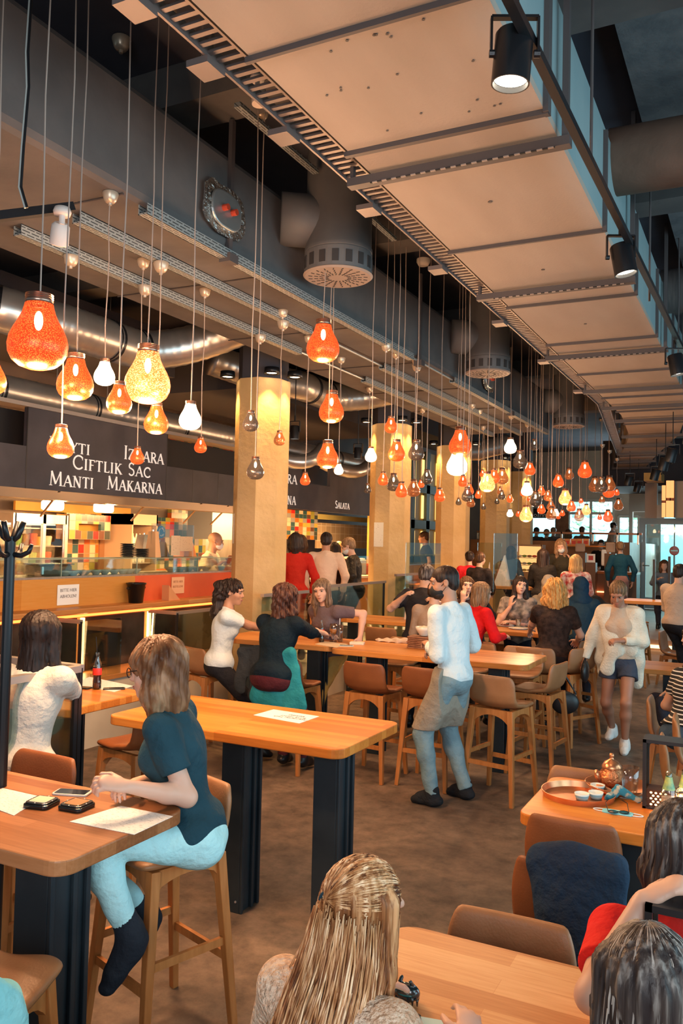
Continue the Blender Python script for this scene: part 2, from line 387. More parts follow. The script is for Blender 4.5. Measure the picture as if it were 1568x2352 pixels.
    for axn in range(3):
        u, w = [(1, 2), (2, 0), (0, 1)][axn]
        sl0 = [slice(None)]*3; sl1 = [slice(None)]*3; sl0[axn] = slice(0, -1); sl1[axn] = slice(1, None)
        A = s[tuple(sl0)]; B = s[tuple(sl1)]; ch = A != B; q = np.argwhere(ch)
        q = q[(q[:, u] > 0) & (q[:, w] > 0) & (q[:, u] < n[u]-1) & (q[:, w] < n[w]-1)]
        fl = A[q[:, 0], q[:, 1], q[:, 2]]
        du = np.zeros(3, int); du[u] = 1; dw = np.zeros(3, int); dw[w] = 1
        g = lambda o: num[tuple((q-o).T)]
        Q = np.stack([g(du+dw), g(dw), g(0*du), g(du)], 1)
        Q[~fl] = Q[~fl][:, ::-1]; F.append(Q)
    F = np.concatenate(F); F = F[(F >= 0).all(1)]
    me = D.meshes.new(name); me.vertices.add(len(V)); me.vertices.foreach_set('co', V.ravel())
    me.loops.add(len(F)*4); me.loops.foreach_set('vertex_index', F.ravel().astype(np.int32))
    me.polygons.add(len(F)); me.polygons.foreach_set('loop_start', np.arange(0, len(F)*4, 4, dtype=np.int32))
    me.update(); me.validate(); me.shade_smooth(); return me

# ================================================================ structure
FZ = .35      # raised serving level
mb = MB(); mb.bb((-9.4, -4, -.2), (8, 32, 0)); struct('floor', mb, concrete)
step_wood = mat('step_boards', (.22, .13, .09), .6, noise=(2, (.32, .20, .13), (.3, .7), (1, 5, 1)))
mb = MB(); mb.bb((-9.2, 8.9, 0), (-5.02, 14.3, FZ)); mb.bb((-9.2, 2, 0), (-6.05, 8.9, FZ)); struct('trim_1', mb, cream)
mb = MB(); mb.bb((-9.2, 14.3, 0), (6, 28, .17)); mb.bb((-9.2, 16.1, .17), (6, 28, FZ)); struct('trim_2', mb, step_wood)
mb = MB(); mb.bb((-3.5, 14.27, .04), (1.5, 14.295, .10)); mb.bb((-3.5, 16.07, .2), (1.5, 16.095, .26)); solo('step_light', mb, emit_mat('strip_warm', (1, .55, .25), 3.0), 'warm light strip set in the risers of the two steps behind the walking woman', 'light strip', (-1, 14.28, .04))
mb = MB(); mb.bb((-9.6, -4, 5.2), (8, 28, 5.4)); struct('ceiling', mb, ceil_m)
mb = MB()
for y in (0.6, 4.34, 7.25, 10.6, 14.0, 18.0): mb.bb((-9.2, y, 4.92), (6, y+.34, 5.2))
struct('trim_3', mb, beam_m)
mb = MB()
for y0, y1 in ((2.2, 4.3), (4.75, 7.2), (7.7, 10.5)): mb.bb((-.78, y0, 5.05), (3.5, y1, 5.19))
struct('trim_4', mb, ceil_conc)
kw = mat('kitchen_wall', (.13, .10, .09), .6, noise=(1.5, (.19, .14, .11)))
mb = MB(); mb.bb((-9.4, 1, 0), (-9.2, 28, 5.2)); struct('wall_left', mb, kw)
# back wall with openings (x0, x1, z0, z1)
def span(pxa, pya, pxb, pyb, Y):
    a, b = at_y(pxa, pya, Y), at_y(pxb, pyb, Y); return min(a.x, b.x), max(a.x, b.x), min(a.z, b.z), max(a.z, b.z)
YB = 28.0
wins = [span(1219, 1186, 1277, 1238, YB), span(1306, 1150, 1408, 1246, YB), span(1420, 1186, 1466, 1250, YB)]
wallm = mat('back_wall', (.34, .30, .27), .8, noise=(2, (.40, .36, .32)))
def wall_holes(name, Y, x0, x1, z0, z1, holes, m, t=.2):
    xs = sorted({x0, x1, *[h[0] for h in holes], *[h[1] for h in holes]}); mb = MB()
    for a, b in zip(xs, xs[1:]):
        c = (a+b)/2; hh = sorted([(h[2], h[3]) for h in holes if h[0] < c < h[1]]); z = z0
        for h0, h1 in hh:
            if h0 > z: mb.bb((a, Y, z), (b, Y+t, h0))
            z = max(z, h1)
        if z < z1: mb.bb((a, Y, z), (b, Y+t, z1))
    return struct(name, mb, m)
wall_holes('wall_back', YB, -9.2, -2.9, FZ, 5.2, wins, wallm)
wframe = mat('window_frame', (.42, .44, .44), .5)
for i, (a, b, c, d) in enumerate(wins):
    mb = MB()
    for x in ([a, b, (a+b)/2] if i == 1 else [a, b]): mb.bb((x-.04, YB-.03, c), (x+.04, YB+.06, d))
    for z in ([c, d, d-.42] if i == 1 else [c, d]): mb.bb((a, YB-.031, z-.04), (b, YB+.061, z+.04))
    w = struct(f'window_{i+1}', mb, wframe)
    g = MB(); g.bb((a, YB+.02, c), (b, YB+.03, d)); part('pane', g, window_gl, w)
# street side front at the right: wall above, glazed door below
YD = 24.2
dA = at_y(1468, 1190, YD); dB = at_y(1468, 1400, YD)
wall_holes('wall_right', YD+.5, dA.x-.35, 6, FZ, 5.2, [(dA.x-.25, 5.5, FZ, dA.z+.2)], mat('front_wall', (.52, .44, .36), .85, noise=(2, (.58, .50, .42))))
whitef = mat('white_door_frame', (.62, .70, .72), .4)
x0, x1, z0, z1 = dA.x, dA.x+2.6, FZ+.02, dA.z
mb = MB(); w = .17
mb.bb((x0, YD, z0), (x0+w, YD+.06, z1)); mb.bb((x1-w, YD, z0), (x1, YD+.06, z1)); mb.bb((x0+w, YD, z1-w), (x1-w, YD+.06, z1)); mb.bb((x0+w, YD, z0), (x1-w, YD+.06, z0+.3))
dr = struct('door_1', mb, whitef)
g = MB(); g.bb((x0+w, YD+.025, z0+.3), (x1-w, YD+.035, z1-w)); part('pane', g, glassT, dr)
hd = MB(); hp = at_y(1476, 1302, YD)
hd.bb((hp.x-.03, YD-.02, hp.z-.13), (hp.x+.03, YD, hp.z+.13)); hd.tube([(hp.x, YD-.06, hp.z+.04), (hp.x+.18, YD-.06, hp.z+.04)], .014); hd.tube([(hp.x, YD-.06, hp.z+.04), (hp.x, YD, hp.z+.04)], .014)
part('door_handle', hd, steel, dr)
# street outside
fac = mat('street_facade', (.45, .66, .70), .9, noise=(.8, (.62, .78, .80)))
mb = MB(); mb.bb((-14, 36, -.2), (9, 36.5, 7))
b = thing('building', 'pale blue street building seen through the back windows and glass door', 'building', (-3, 36, 0))
part('facade', mb, fac, b, org=(-3, 36, 0))
for i in range(12):
    for k in range(2):
        mb = MB(); x = -12.5+i*1.75; mb.bb((x, 35.93, .8+k*2.5), (x+.95, 36, 2.6+k*2.5)); part('window', mb, mat('far_pane', (.16, .30, .34), .3), b, org=(-3, 36, 0))
mb = MB(); mb.bb((-16, 28.3, -.35), (12, 36, -.2)); solo('street', mb, mat('street_paving', (.45, .52, .54), .9, noise=(2, (.55, .60, .62))), 'pale paved street outside the back windows', 'street', (-2, 32, -.35))
light('street_daylight', 'AREA', (-3, 31.5, 5.5), 3400, (.70, .95, 1), 9, (-3, 36, 1.5), 4)
t = thing('hedge', 'sunlit green street trees above the white facade outside', 'tree', (-5.2, 33.5, 0))
rr = random.Random(3)
mb = MB(); mb.tube([(0, 0, 0), (0, 0, 3)], .08); part('trunk', mb, mat('bark', (.1, .07, .05), .9), t)
mb = MB()
for i in range(220): mb.ell((rr.uniform(-2, 2), rr.uniform(-.5, .5), rr.uniform(2.7, 4.4)), (.13, .1, .09), 6, 4)
part('crown', mb, mat('leaf', (.34, .52, .36), .8, noise=(6, (.5, .68, .5))), t, True)
# no-entry sign reflected in the door glass, built solid outside it
sp_ = at_y(1548, 1265, 26.5)
t = thing('no_entry_reflection', 'reflected red no-entry sign with a white bar, modelled as a disc outside the glass door', 'traffic sign', (sp_.x, 26.5, FZ))
mb = MB(); mb.tube([(0, 0.03, -FZ-.2), (0, .03, 2.4)], .03); part('post', mb, zinc, t)
rad = .14; zc = sp_.z-FZ
mb = MB(); mb.prism([(rad*math.cos(i*math.pi/14), rad*math.sin(i*math.pi/14)) for i in range(28)], -.01, .01, f=lambda x, y, z: (x, z, y+zc)); part('disc', mb, mat('sign_red', (.75, .08, .04), .4), t)
mb = MB(); mb.bb((-.10, -.018, zc-.02), (.10, -.011, zc+.02)); part('white_bar', mb, white_p, t)

# ---------------------------------------------------------------- pillars
pill = [(-5.3, 8.28), (-5.3, 12.1), (-5.3, 15.1), (-5.3, 17.9), (-5.5, 20.8)]
ptxt = ['broad octagonal cream pillar, nearest of the row, behind the seated women', 'octagonal cream pillar behind the waiter\'s left, second from the front, with a paper notice',
        'octagonal cream pillar, third of the row from the front', 'octagonal cream pillar, fourth of the row from the front', 'octagonal cream pillar, farthest of the row before the bar']
octo = lambda r, n=8: [(r*math.cos(R(22.5+45*k)), r*math.sin(R(22.5+45*k))) for k in range(n)]
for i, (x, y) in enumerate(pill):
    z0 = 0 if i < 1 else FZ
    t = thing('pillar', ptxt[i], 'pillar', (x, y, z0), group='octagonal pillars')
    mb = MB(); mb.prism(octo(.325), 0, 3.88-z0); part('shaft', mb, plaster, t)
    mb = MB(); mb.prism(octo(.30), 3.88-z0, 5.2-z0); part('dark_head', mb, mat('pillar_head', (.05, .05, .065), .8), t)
    lt = [(-45, True), (-135, True), (0, False)] if i < 4 else [(-45, True)]
    for an, on in lt:
        px_, py_ = x+.43*math.cos(R(an)), y+.43*math.sin(R(an))
        s = thing('pillar_downlight', f'small black downlight fixed at the head of the {["first", "second", "third", "fourth", "fifth"][i]} pillar, '+{-45: 'front right side', -135: 'left side', 0: 'right side'}[an], 'spotlight', (px_, py_, 3.9), group='downlights on the pillars')
        mb = MB(); mb.lathe([(.0, .07), (.085, .07), (.09, 0), (.075, 0), (.07, .02), (0, .02)], seg=16); part('housing', mb, black, s, True)
        mb = MB(); mb.lathe([(0, .012), (.06, .012)], seg=16); part('lens', mb, emit_mat('lamp_warm', (1, .72, .42), 14), s)
        light('downlight_beam', 'SPOT', (px_, py_, 3.88), 85 if an == -45 else 70, (1, .50, .17), .03, (px_-.05*math.cos(R(an)), py_-.05*math.sin(R(an)), 0), spot=75, blend=.6)
# notices on pillars
for (px, py, w_, h_, face, X, lab) in ((846, 1220, .10, .38, 1, None, 'white paper notice taped to the second pillar'), (541, 1205, .07, .35, 0, None, 'narrow paper notice on the left edge of the first pillar')):
    i = face; x, y = pill[i]
    mb = MB(); an = R(-90 if i else -135)
    n = Vector((math.cos(an), math.sin(an), 0)); tt = Vector((-n.y, n.x, 0)); c = Vector((x, y, 2.13))+n*.305+tt*(-.05)
    mb.box(c, (w_*1.6, .004, h_), 0, 0, Matrix((tt, n, Vector((0, 0, 1)))).transposed()); solo('notice', mb, mat('notice_print', (.80, .74, .62), .7, noise=(40, (.35, .28, .2), (.62, .70), (1, 1, 3))), lab, 'notice')

# ---------------------------------------------------------------- ceiling services
t = thing('air_duct', 'long grey insulated rectangular air duct along the left of the ceiling', 'air duct', (-4, 8, 4.0))
mb = MB(); mb.bb((-4.80, 1, 4.0), (-3.3, 14.4, 4.66)); part('casing', mb, duct_m, t, org=(-4, 8, 4.0), bevel=.05)
mb = MB()
for y in (2.0, 3.6, 5.2, 6.8, 8.4, 10, 11.6, 13.2):
    mb = MB(); mb.tube([(-4.78, y, 3.995), (-3.32, y+.03, 3.995)], .006, 5); part('seam', mb, mat('seam_dark', (.07, .055, .05), .9), t, org=(-4, 8, 4.0))
for y in (4.65, 8.2, 11.8):
    mb = MB(); mb.bb((-3.30, y-.02, 3.93), (-3.27, y+.02, 4.9)); mb.bb((-3.33, y-.05, 3.9), (-3.24, y+.05, 3.96)); part('hanger', mb, bracket, t, org=(-4, 8, 4.0))
# foil patches with red valves
for k, (px, py, sc) in enumerate(((515, 485, 1.0), (1121, 870, 1.0))):
    c = at_x(px, py, -3.27)
    t = thing('foil_hatch', ('large crinkled silver foil hatch with two red knobs on the grey duct side' if k == 0 else 'small silver foil hatch on the duct side, farther back'), 'duct hatch', c)
    mb = MB(); nn = 26; rr = random.Random(k)
    pts = [(.24*math.copysign(abs(math.cos(a))**.6, math.cos(a))*rr.uniform(.92, 1.06), .17*math.copysign(abs(math.sin(a))**.6, math.sin(a))*rr.uniform(.9, 1.08)) for a in [2*math.pi*i/nn for i in range(nn)]]
    mb.prism([(a*1.0, b_*1.0) for a, b_ in pts], 0, .008, f=lambda x, y, z: (z, x, y))
    part('foil', mb, mat('crinkled_foil', (.75, .74, .72), .22, 1, bump=(28, 1.0)), t)
    mb = MB(); mb.prism([(.17*math.copysign(abs(math.cos(a))**.7, math.cos(a)), .125*math.copysign(abs(math.sin(a))**.7, math.sin(a))) for a in [2*math.pi*i/32 for i in range(32)]], .008, .03, f=lambda x, y, z: (z, x, y)); part('lid', mb, mat('lid_steel', (.42, .46, .47), .35, .8), t, bevel=.01)
    for s in (-1, 1):
        mb = MB(); mb.tube([(.03, s*.05, 0), (.07, s*.05, 0)], .022, 10); part('knob', mb, mat('valve_red', (.45, .05, .02), .4), t)
# slotted trays under the duct
slot = D.materials.new('slotted_tray'); slot.use_nodes = True; MAT['slotted_tray'] = slot
nt, b_ = nodes(slot); b_.inputs['Roughness'].default_value = .45; b_.inputs['Metallic'].default_value = .5
tc = nt.nodes.new('ShaderNodeTexCoord'); br = nt.nodes.new('ShaderNodeTexBrick'); br.offset = .5
sp = nt.nodes.new('ShaderNodeSeparateXYZ'); cb = nt.nodes.new('ShaderNodeCombineXYZ'); nt.links.new(tc.outputs['Object'], sp.inputs[0])
ad = nt.nodes.new('ShaderNodeMath'); ad.operation = 'ADD'; nt.links.new(sp.outputs['X'], ad.inputs[0]); nt.links.new(sp.outputs['Z'], ad.inputs[1])
nt.links.new(sp.outputs['Y'], cb.inputs[0]); nt.links.new(ad.outputs[0], cb.inputs[1]); nt.links.new(cb.outputs[0], br.inputs[0])
br.inputs['Scale'].default_value = 1; br.inputs['Brick Width'].default_value = .075; br.inputs['Row Height'].default_value = .02; br.inputs['Mortar Size'].default_value = .0068; br.inputs['Mortar Smooth'].default_value = 0
br.inputs['Color1'].default_value = (.05, .06, .065, 1); br.inputs['Color2'].default_value = (.07, .075, .08, 1); br.inputs['Mortar'].default_value = (.46, .50, .50, 1)
nt.links.new(br.outputs[0], b_.inputs['Base Color'])
for nm, X, segs in (('duct-side', -3.30, ((3.78, 8.0), (9.3, 14.2))), ('middle', -3.77, ((3.72, 6.65), (8.3, 14.2))), ('window-side', -4.28, ((3.72, 7.35), (8.9, 14.2)))):
    for i, (a, c) in enumerate(segs):
        mb = MB(); mb.bb((X-.035, a, 3.925), (X+.035, c, 3.935)); mb.bb((X+.03, a, 3.925), (X+.036, c, 3.99)); mb.bb((X-.036, a, 3.925), (X-.03, c, 3.99))
        solo('cable_tray', mb, slot, f'slotted zinc cable tray under the left duct, {dict(zip(("duct-side","middle","window-side"),("right-hand","middle","left-hand")))[nm]} line, {"near" if i == 0 else "far"} length', 'cable tray', (X, a, 3.925), 'slotted trays under the duct')
    mb = MB(); mb.tube([(X, segs[0][1], 3.96), (X, segs[1][0], 3.96)], .012, 6); solo('conduit', mb, zinc, f'thin metal conduit joining the two lengths of the {dict(zip(("duct-side","middle","window-side"),("right-hand","middle","left-hand")))[nm]} slotted tray', 'conduit', (X, segs[0][1], 3.95), 'conduits under the duct')
# big board duct
OB = (-1.4, 6, 4.0)
t = thing('supply_duct', 'large beige boarded air duct running over the aisle, crossed by dark brackets', 'air duct', OB)
mb = MB(); mb.bb((-1.90, 0, 4.0), (-.90, 12.9, 4.04)); part('soffit', mb, board_m, t, org=OB)
mb = MB(); mb.bb((-1.90, 0, 4.04), (-.90, 12.9, 4.66)); part('casing', mb, bduct_side, t, org=OB)
far = [(-1.9, -.98, 12.9), (-2.12, -1.3, 15.4), (-2.78, -2.05, 18.8), (-3.4, -2.75, 22.3)]
mb = MB()
for (a0, a1, y0), (b0, b1, y1) in zip(far, far[1:]):
    mb.add([(a0, y0, 4.0), (a1, y0, 4.0), (b1, y1, 4.0), (b0, y1, 4.0), (a0, y0, 4.6), (a1, y0, 4.6), (b1, y1, 4.6), (b0, y1, 4.6)], [(0, 1, 2, 3), (7, 6, 5, 4), (0, 4, 5, 1), (1, 5, 6, 2), (2, 6, 7, 3), (3, 7, 4, 0)])
part('far_length', mb, board_m, t, org=OB)
thin = [2.8, 3.72, 5.28, 6.72, 8.14, 9.67, 11.3, 12.5, 13.8, 15.4, 17.0, 18.6, 20.2, 21.6]; thick = [3.97, 6.25, 8.57, 10.6, 11.95, 13.2, 15.1, 16.4, 17.8, 19.4, 21.0]
def dx_at(y):
    if y <= 12.9: return -1.9, -.9
    for (a0, a1, y0), (b0, b1, y1) in zip(far, far[1:]):
        if y <= y1: k = (y-y0)/(y1-y0); return a0+(b0-a0)*k, a1+(b1-a1)*k
for y in thin:
    a, c = dx_at(y); mb = MB(); h = .03 if y in (3.72,) else .018
    mb.bb((a-.02, y-h/2, 3.975), (c+.02, y+h/2, 4.0)); mb.bb((c, y-h, 3.98), (c+.025, y+h, 4.62)); part('seam_strip', mb, bracket, t, org=OB)
for y in thick:
    a, c = dx_at(y); mb = MB(); mb.bb((a-.12, y-.03, 3.93), (c+.07, y+.03, 3.975)); mb.bb((c+.03, y-.02, 3.95), (c+.06, y+.02, 5.2)); mb.bb((a-.11, y-.015, 3.95), (a-.09, y+.015, 5.2))
    b2 = part('bracket', mb, bracket, t, org=OB)
    if y < 9: mb = MB(); mb.bb((a+.02, y-.033, 3.924), (c, y-.022, 3.9295)); part('slotted_edge', mb, MAT.get('slot_edge') or stripe_mat('slot_edge', (.35, .28, .24), (.02, .018, .018), .055, .5, 'X'), b2, org=OB)
mb = MB(); rr = random.Random(4)
for i in range(26): mb.lathe([(0, 0), (.007, 0), (.005, .003)], (rr.uniform(-1.8, -1.0), [2.05, 2.9, 3.2, 3.55][i % 4]+rr.uniform(-.05, .05), 3.996), 8)
for y in (4.6, 5.9, 7.5): mb.lathe([(0, 0), (.014, 0), (.012, .004)], (-1.42, y, 3.995), 10)
part('screw', mb, bracket, t, org=OB).__setitem__('kind', 'stuff')
# cable ladder left of the big duct
OL = (-2.02, 6, 4.05)
t = thing('cable_ladder', 'perforated brown cable ladder following the left edge of the beige duct', 'cable tray', OL)
def ladx(y): return -2.06 if y < 12 else -2.06-.9*max(0, (y-12))/8.0
for s in (-.075, .075):
    mb = MB(); mb.bar((-2.02+s, 1, 4.06), (-2.02+s, 12, 4.06), .012, .06); mb.bar((-2.02+s, 12, 4.06), (-2.9+s, 20, 4.06), .012, .06); part('rail', mb, mat('ladder_brown', (.20, .16, .15), .5, .4), t, org=OL)
mb = MB(); y = 1.1
while y < 12: mb.box((-2.02, y, 4.05), (.15, .024, .012)); y += .062
while y < 20: mb.box((-2.02-.88*(y-12)/8, y, 4.05), (.15, .03, .012)); y += .12
part('rung', mb, MAT['ladder_brown'], t, org=OL)['kind'] = 'stuff'
for y in (2.3, 2.75, 3.4, 4.4, 5.6, 7.2, 8.9, 10.8):
    mb = MB(); mb.bb((-2.19, y, 4.0), (-2.08, y+.13, 4.03)); mb.tube([(-2.1, y+.06, 4.03), (-2.1, y+.06, 5.2)], .006, 6); part('hanger', mb, MAT['ladder_brown'], t, org=OL)
# round insulated ducts on the right
t = thing('insulated_pipe', 'fat round brown insulated duct crossing to the right under the ceiling', 'air duct', (-.93, 5.75, 4.62))
mb = MB(); mb.tube([(0, 0, 0), (3.5, .1, 0)], .22, 28); part('tube', mb, mat('brown_wrap', (.22, .135, .095), .85, noise=(3, (.28, .18, .13)), bump=(8, .3)), t, True)
t = thing('insulated_pipe', 'round grey insulated duct at upper right, behind the second black spotlight', 'air duct', (-.93, 8.9, 4.62))
mb = MB(); mb.tube([(0, 0, 0), (3.5, .1, 0)], .22, 28); part('tube', mb, mat('grey_wrap', (.16, .16, .165), .85, noise=(6, (.24, .23, .22), (.3, .7), (8, 1, 1))), t, True)
c1 = at_d(1525, 40, 3.6)
t = thing('insulated_elbow', 'tan wrapped duct elbow cut by the top right corner', 'air duct', c1)
mb = MB(); mb.tube([Vector((.2, -2.6, .5)), Vector((.15, -.8, .3)), Vector((.2, -.1, .2)), Vector((.5, .35, .2)), Vector((1.2, .6, .2))], .2, 26); part('tube', mb, mat('tan_wrap', (.40, .235, .15), .85, noise=(3, (.48, .30, .20)), bump=(8, .4)), t, True)
# drop diffusers
for k, (x, y) in enumerate(((-2.93, 5.6), (-2.93, 9.5), (-2.95, 14.2))):
    t = thing('swirl_diffuser', ['grey drum air diffuser hanging by the left duct, nearest one', 'grey drum air diffuser, second from the front', 'grey drum air diffuser, farthest one'][k], 'air diffuser', (x, y, 4.05), group='drum diffusers')
    mb = MB(); mb.lathe([(.25, .16), (.262, .17), (.262, .2), (.255, .21), (.255, .95), (.22, .99), (0, 1.0)], seg=40); part('drum', mb, greyduct, t, R(40))
    mb = MB(); mb.lathe([(.262, 0), (.262, .16), (.25, .16), (.25, 0)], seg=40)
    for i in range(16):
        a = 2*math.pi*i/16; mb.box((.263*math.cos(a), .263*math.sin(a), .08), (.006, .05, .09), a, 1)
    part('slotted_ring', mb, [greyduct, mat('slot_dark', (.04, .035, .035), .6)], t)
    mb = MB(); mb.lathe([(0, -.012), (.255, -.012), (.27, .0), (.262, .01), (0, .01)], seg=40)
    for i in range(20):
        a = 2*math.pi*i/20
        for r_ in (.09, .13, .17, .215): mb.box((r_*math.cos(a), r_*math.sin(a), -.0135), (.03, .008, .003), a+.25, 1)
    part('face_plate', mb, [mat('plate_warm', (.34, .27, .23), .6), MAT['slot_dark']], t)
    mb = MB(); mb.tube([(-.38, -.25, .42), (-.2, -.12, .42), (0, 0, .42)], .2, 24); part('side_spigot', mb, greyduct, t, True)
# galvanised spiral pipes over the kitchen
def spiral(label, pts, r, straps, loc):
    t = thing('spiral_pipe', label, 'air duct', loc, group=None); L0 = Vector(loc)
    P = [Vector(p)-L0 for p in pts]; mb = MB(); Q = []
    for i, (a, b) in enumerate(zip(P, P[1:])):
        n = max(2, int((b-a).length/.035)); Q += [a.lerp(b, j/n) for j in range(n)]
    Q.append(P[-1]); mb.tube(Q, [r*(1.0 if j % 3 else 1.022) for j in range(len(Q))], 28); part('tube', mb, galv, t, True)
    for s in straps:
        i = int(s*(len(P)-1)); f = s*(len(P)-1)-i; c = P[i].lerp(P[min(i+1, len(P)-1)], f); d = (P[min(i+1, len(P)-1)]-P[i]).normalized()
        mb = MB(); mb.tube([c-d*.012, c+d*.012], r*1.05, 28); mb.tube([c-d*.05, c-d*.04], r*1.05, 28); part('clamp', mb, black, t)
    return t
def arc(a, b, c, n=8):
    a, b, c = Vector(a), Vector(b), Vector(c); return [((1-k/n)**2)*a+2*(k/n)*(1-k/n)*b+(k/n)**2*c for k in range(n+1)]
spiral('shiny spiral pipe over the menu board, near length', [(-6.9, 2.5, 3.45), (-6.9, 8, 3.47), (-6.9, 15.5, 3.5)], .165, (.30, .42, .55, .7, .85), (-6.9, 2.5, 3.45))
spiral('thick shiny spiral pipe that bends up into the left duct', [(-7.0, 4.2, 4.15), (-6.3, 4.5, 4.0), (-5.9, 5.0, 3.95), (-5.8, 5.6, 3.95), (-5.8, 6.3, 3.95)]+arc((-5.8, 6.6, 3.95), (-5.7, 7.2, 4.0), (-4.9, 7.5, 4.4)), .2, (.15, .3, .42), (-5.8, 5, 3.95))
spiral('shiny spiral pipe bending up into the left duct behind the first pillar', [(-6.3, 8.6, 4.3), (-5.9, 9.3, 4.15), (-5.7, 9.9, 4.15), (-5.75, 10.5, 4.15)]+arc((-5.75, 10.7, 4.15), (-5.6, 11.3, 4.15), (-4.85, 11.5, 4.35)), .2, (.2, .35), (-5.7, 10, 4.15))
spiral('shiny curved branch pipe under the main pipe, right of the first pillar', arc((-6.7, 10.6, 3.35), (-6.1, 10.8, 3.0), (-6.1, 11.3, 3.45)), .11, (), (-6.4, 11, 3.1))
spiral('shiny branch pipe elbow beyond, left of the second pillar', arc((-6.7, 12.4, 3.35), (-6.1, 12.7, 3.0), (-6.1, 13.2, 3.5)), .11, (), (-6.4, 12.6, 3.1))
spiral('shiny spiral pipe end with a tan collar between the far pillars', [(-5.9, 16.2, 3.9), (-5.4, 16.9, 4.0), (-4.9, 17.4, 4.2)], .2, (), (-5.4, 16.9, 4))
# dark void ducts
for lab, lo, hi in (('dark grey box duct high above the kitchen boards, left', (-8.6, 3, 4.2), (-7.2, 9, 4.8)), ('dark grey box duct between the first two pillars, high up', (-8.6, 9.5, 4.1), (-6.4, 15, 4.6)),
                    ('dark box duct over the far end of the room', (-7.2, 14, 4.3), (-6.2, 24, 4.8))):
    mb = MB(); mb.bb(lo, hi); solo('dark_duct', mb, mat('dark_duct', (.045, .042, .05), .8), lab, 'air duct')
mb = MB(); mb.bb((-3.6, 21.5, 3.55), (-1.7, 24.5, 4.7)); solo('dark_bulkhead', mb, mat('bulkhead', (.035, .035, .045), .8), 'dark bulkhead hanging above the back windows', 'bulkhead')
mb = MB(); q = span(1478, 1086, 1518, 1104, 18); mb.bb((q[0], 18, q[2]), (q[1], 18.6, q[3])); solo('duct_end', mb, mat('ochre_board', (.42, .26, .08), .8), 'ochre yellow duct end under the ceiling at far right', 'air duct')
# long metal strip up left
mb = MB(); a, b = at_z(545, 240, 4.75), at_z(725, 395, 4.75); mb.bar(a, b, .05, .03); solo('strut_rail', mb, slot, 'thin slotted strut rail on the ceiling between the two ducts', 'rail')
mb = MB(); a, b = at_z(835, 485, 4.75), at_z(905, 550, 4.75); mb.bar(a, b, .05, .03); solo('strut_rail', mb, slot, 'short slotted strut rail behind the nearest drum diffuser', 'rail')
# black track with spotlights along the right edge of the duct
t = thing('lighting_track', 'long black lighting track along the right edge of the beige duct', 'track', (-.72, 6, 3.8))
mb = MB(); mb.bar((-.78, 1, 3.8), (-.62, 9.5, 3.8), .035, .035); mb.bar((-.80, 1, 3.84), (-.655, 9.5, 3.84), .02, .02); mb.bar((-.62, 9.5, 3.8), (-1.2, 15, 3.8), .035, .035); part('rail', mb, black, t, org=(-.72, 6, 3.8))
for y in (2.2, 4.0, 6.3, 8.6):
    mb = MB(); mb.tube([(-.74, y, 3.8), (-.74, y, 5.2)], .008, 6); part('hanger', mb, bracket, t, org=(-.72, 6, 3.8))
def track_spot(label, loc, r, h, tilt=(0, 0), power=30, big=True, group='black track spotlights', rz=0, rod=0):
    t = thing('track_spotlight', label, 'spotlight', loc, rz, group=group)
    q = Matrix.Rotation(R(tilt[0]), 3, 'X') @ Matrix.Rotation(R(tilt[1]), 3, 'Y')
    def tr(mb): mb.v = [tuple(q @ Vector(v)) for v in mb.v]; return mb
    mb = MB(); mb.lathe([(0, 0), (r*.9, 0), (r, -.01), (r, -h), (r*.92, -h), (r*.9, -h+.02), (r*.9, -h*.3), (0, -h*.3)], seg=28); part('housing', tr(mb), black, t, R(40))
    mb = MB(); mb.lathe([(0, -h+.02), (r*.88, -h+.02)], seg=24); part('lens', tr(mb), emit_mat('spot_lens', (1, .85, .65), 10), t)
    mb = MB(); w = r*1.22
    for s in (-1, 1): mb.bb((s*w-.004, -.012, -h*.45), (s*w+.004, .012, .055)); mb.tube([(s*(r), 0, -h*.42), (s*w*1.08, 0, -h*.42)], .014, 8)
    mb.bb((-w, -.012, .05), (w, .012, .06)); mb.tube([(0, 0, .06), (0, 0, .13)], .014, 8); part('yoke', mb, black, t)
    d = q @ Vector((0, 0, -1)); L = Vector(loc); 
    if rod: mb = MB(); mb.tube([(0, 0, .12), (0, 0, rod-loc[2])], .007, 6); part('hanger_rod', mb, black, t)
    if power: light('spotlight_beam', 'SPOT', L+Matrix.Rotation(rz, 3, 'Z') @ d*(h+.01), power, (1, .66, .36), .04, L+(Matrix.Rotation(rz, 3, 'Z') @ d)*3, spot=80, blend=.7)
    return t
p = at_d(1182, 75, 2.95); track_spot('large black track spotlight, nearest, top right', p, .068, .185, (2, 4), 60, rz=R(25))
p = at_d(1425, 563, 4.9); track_spot('black track spotlight, second along the right track', p, .066, .18, (-3, -10), 70, rz=R(25))
p = at_d(1549, 815, 7.2); track_spot('black track spotlight near the right edge, third along the track', p, .065, .18, (-3, -10), 60, rz=R(25))
for px, py, d, lab in ((1545, 1030, 12, 'lit black track spotlight at the far right end of the track'), (1528, 1052, 13, 'glowing black spotlight just left of the far track end'), (1507, 1078, 15, 'small lit black spotlight beside the ochre duct end'), (1446, 1093, 17, 'small black spotlight hanging under the far end of the beige duct'), (1466, 1110, 18.5, 'smallest black spotlight above the back windows')):
    track_spot(lab, at_d(px, py, d), .075, .2, (8, 14), 55, rod=4.0 if px < 1450 else 5.2)
for px, py, d, lab in ((677, 978, 10.6, 'black cylinder spotlight hanging right of the first pillar'), (822, 1028, 12.6, 'black cylinder spotlight hanging left of the second pillar')):
    track_spot(lab, at_d(px, py, d), .06, .17, (0, 0), 30, rod=5.2)
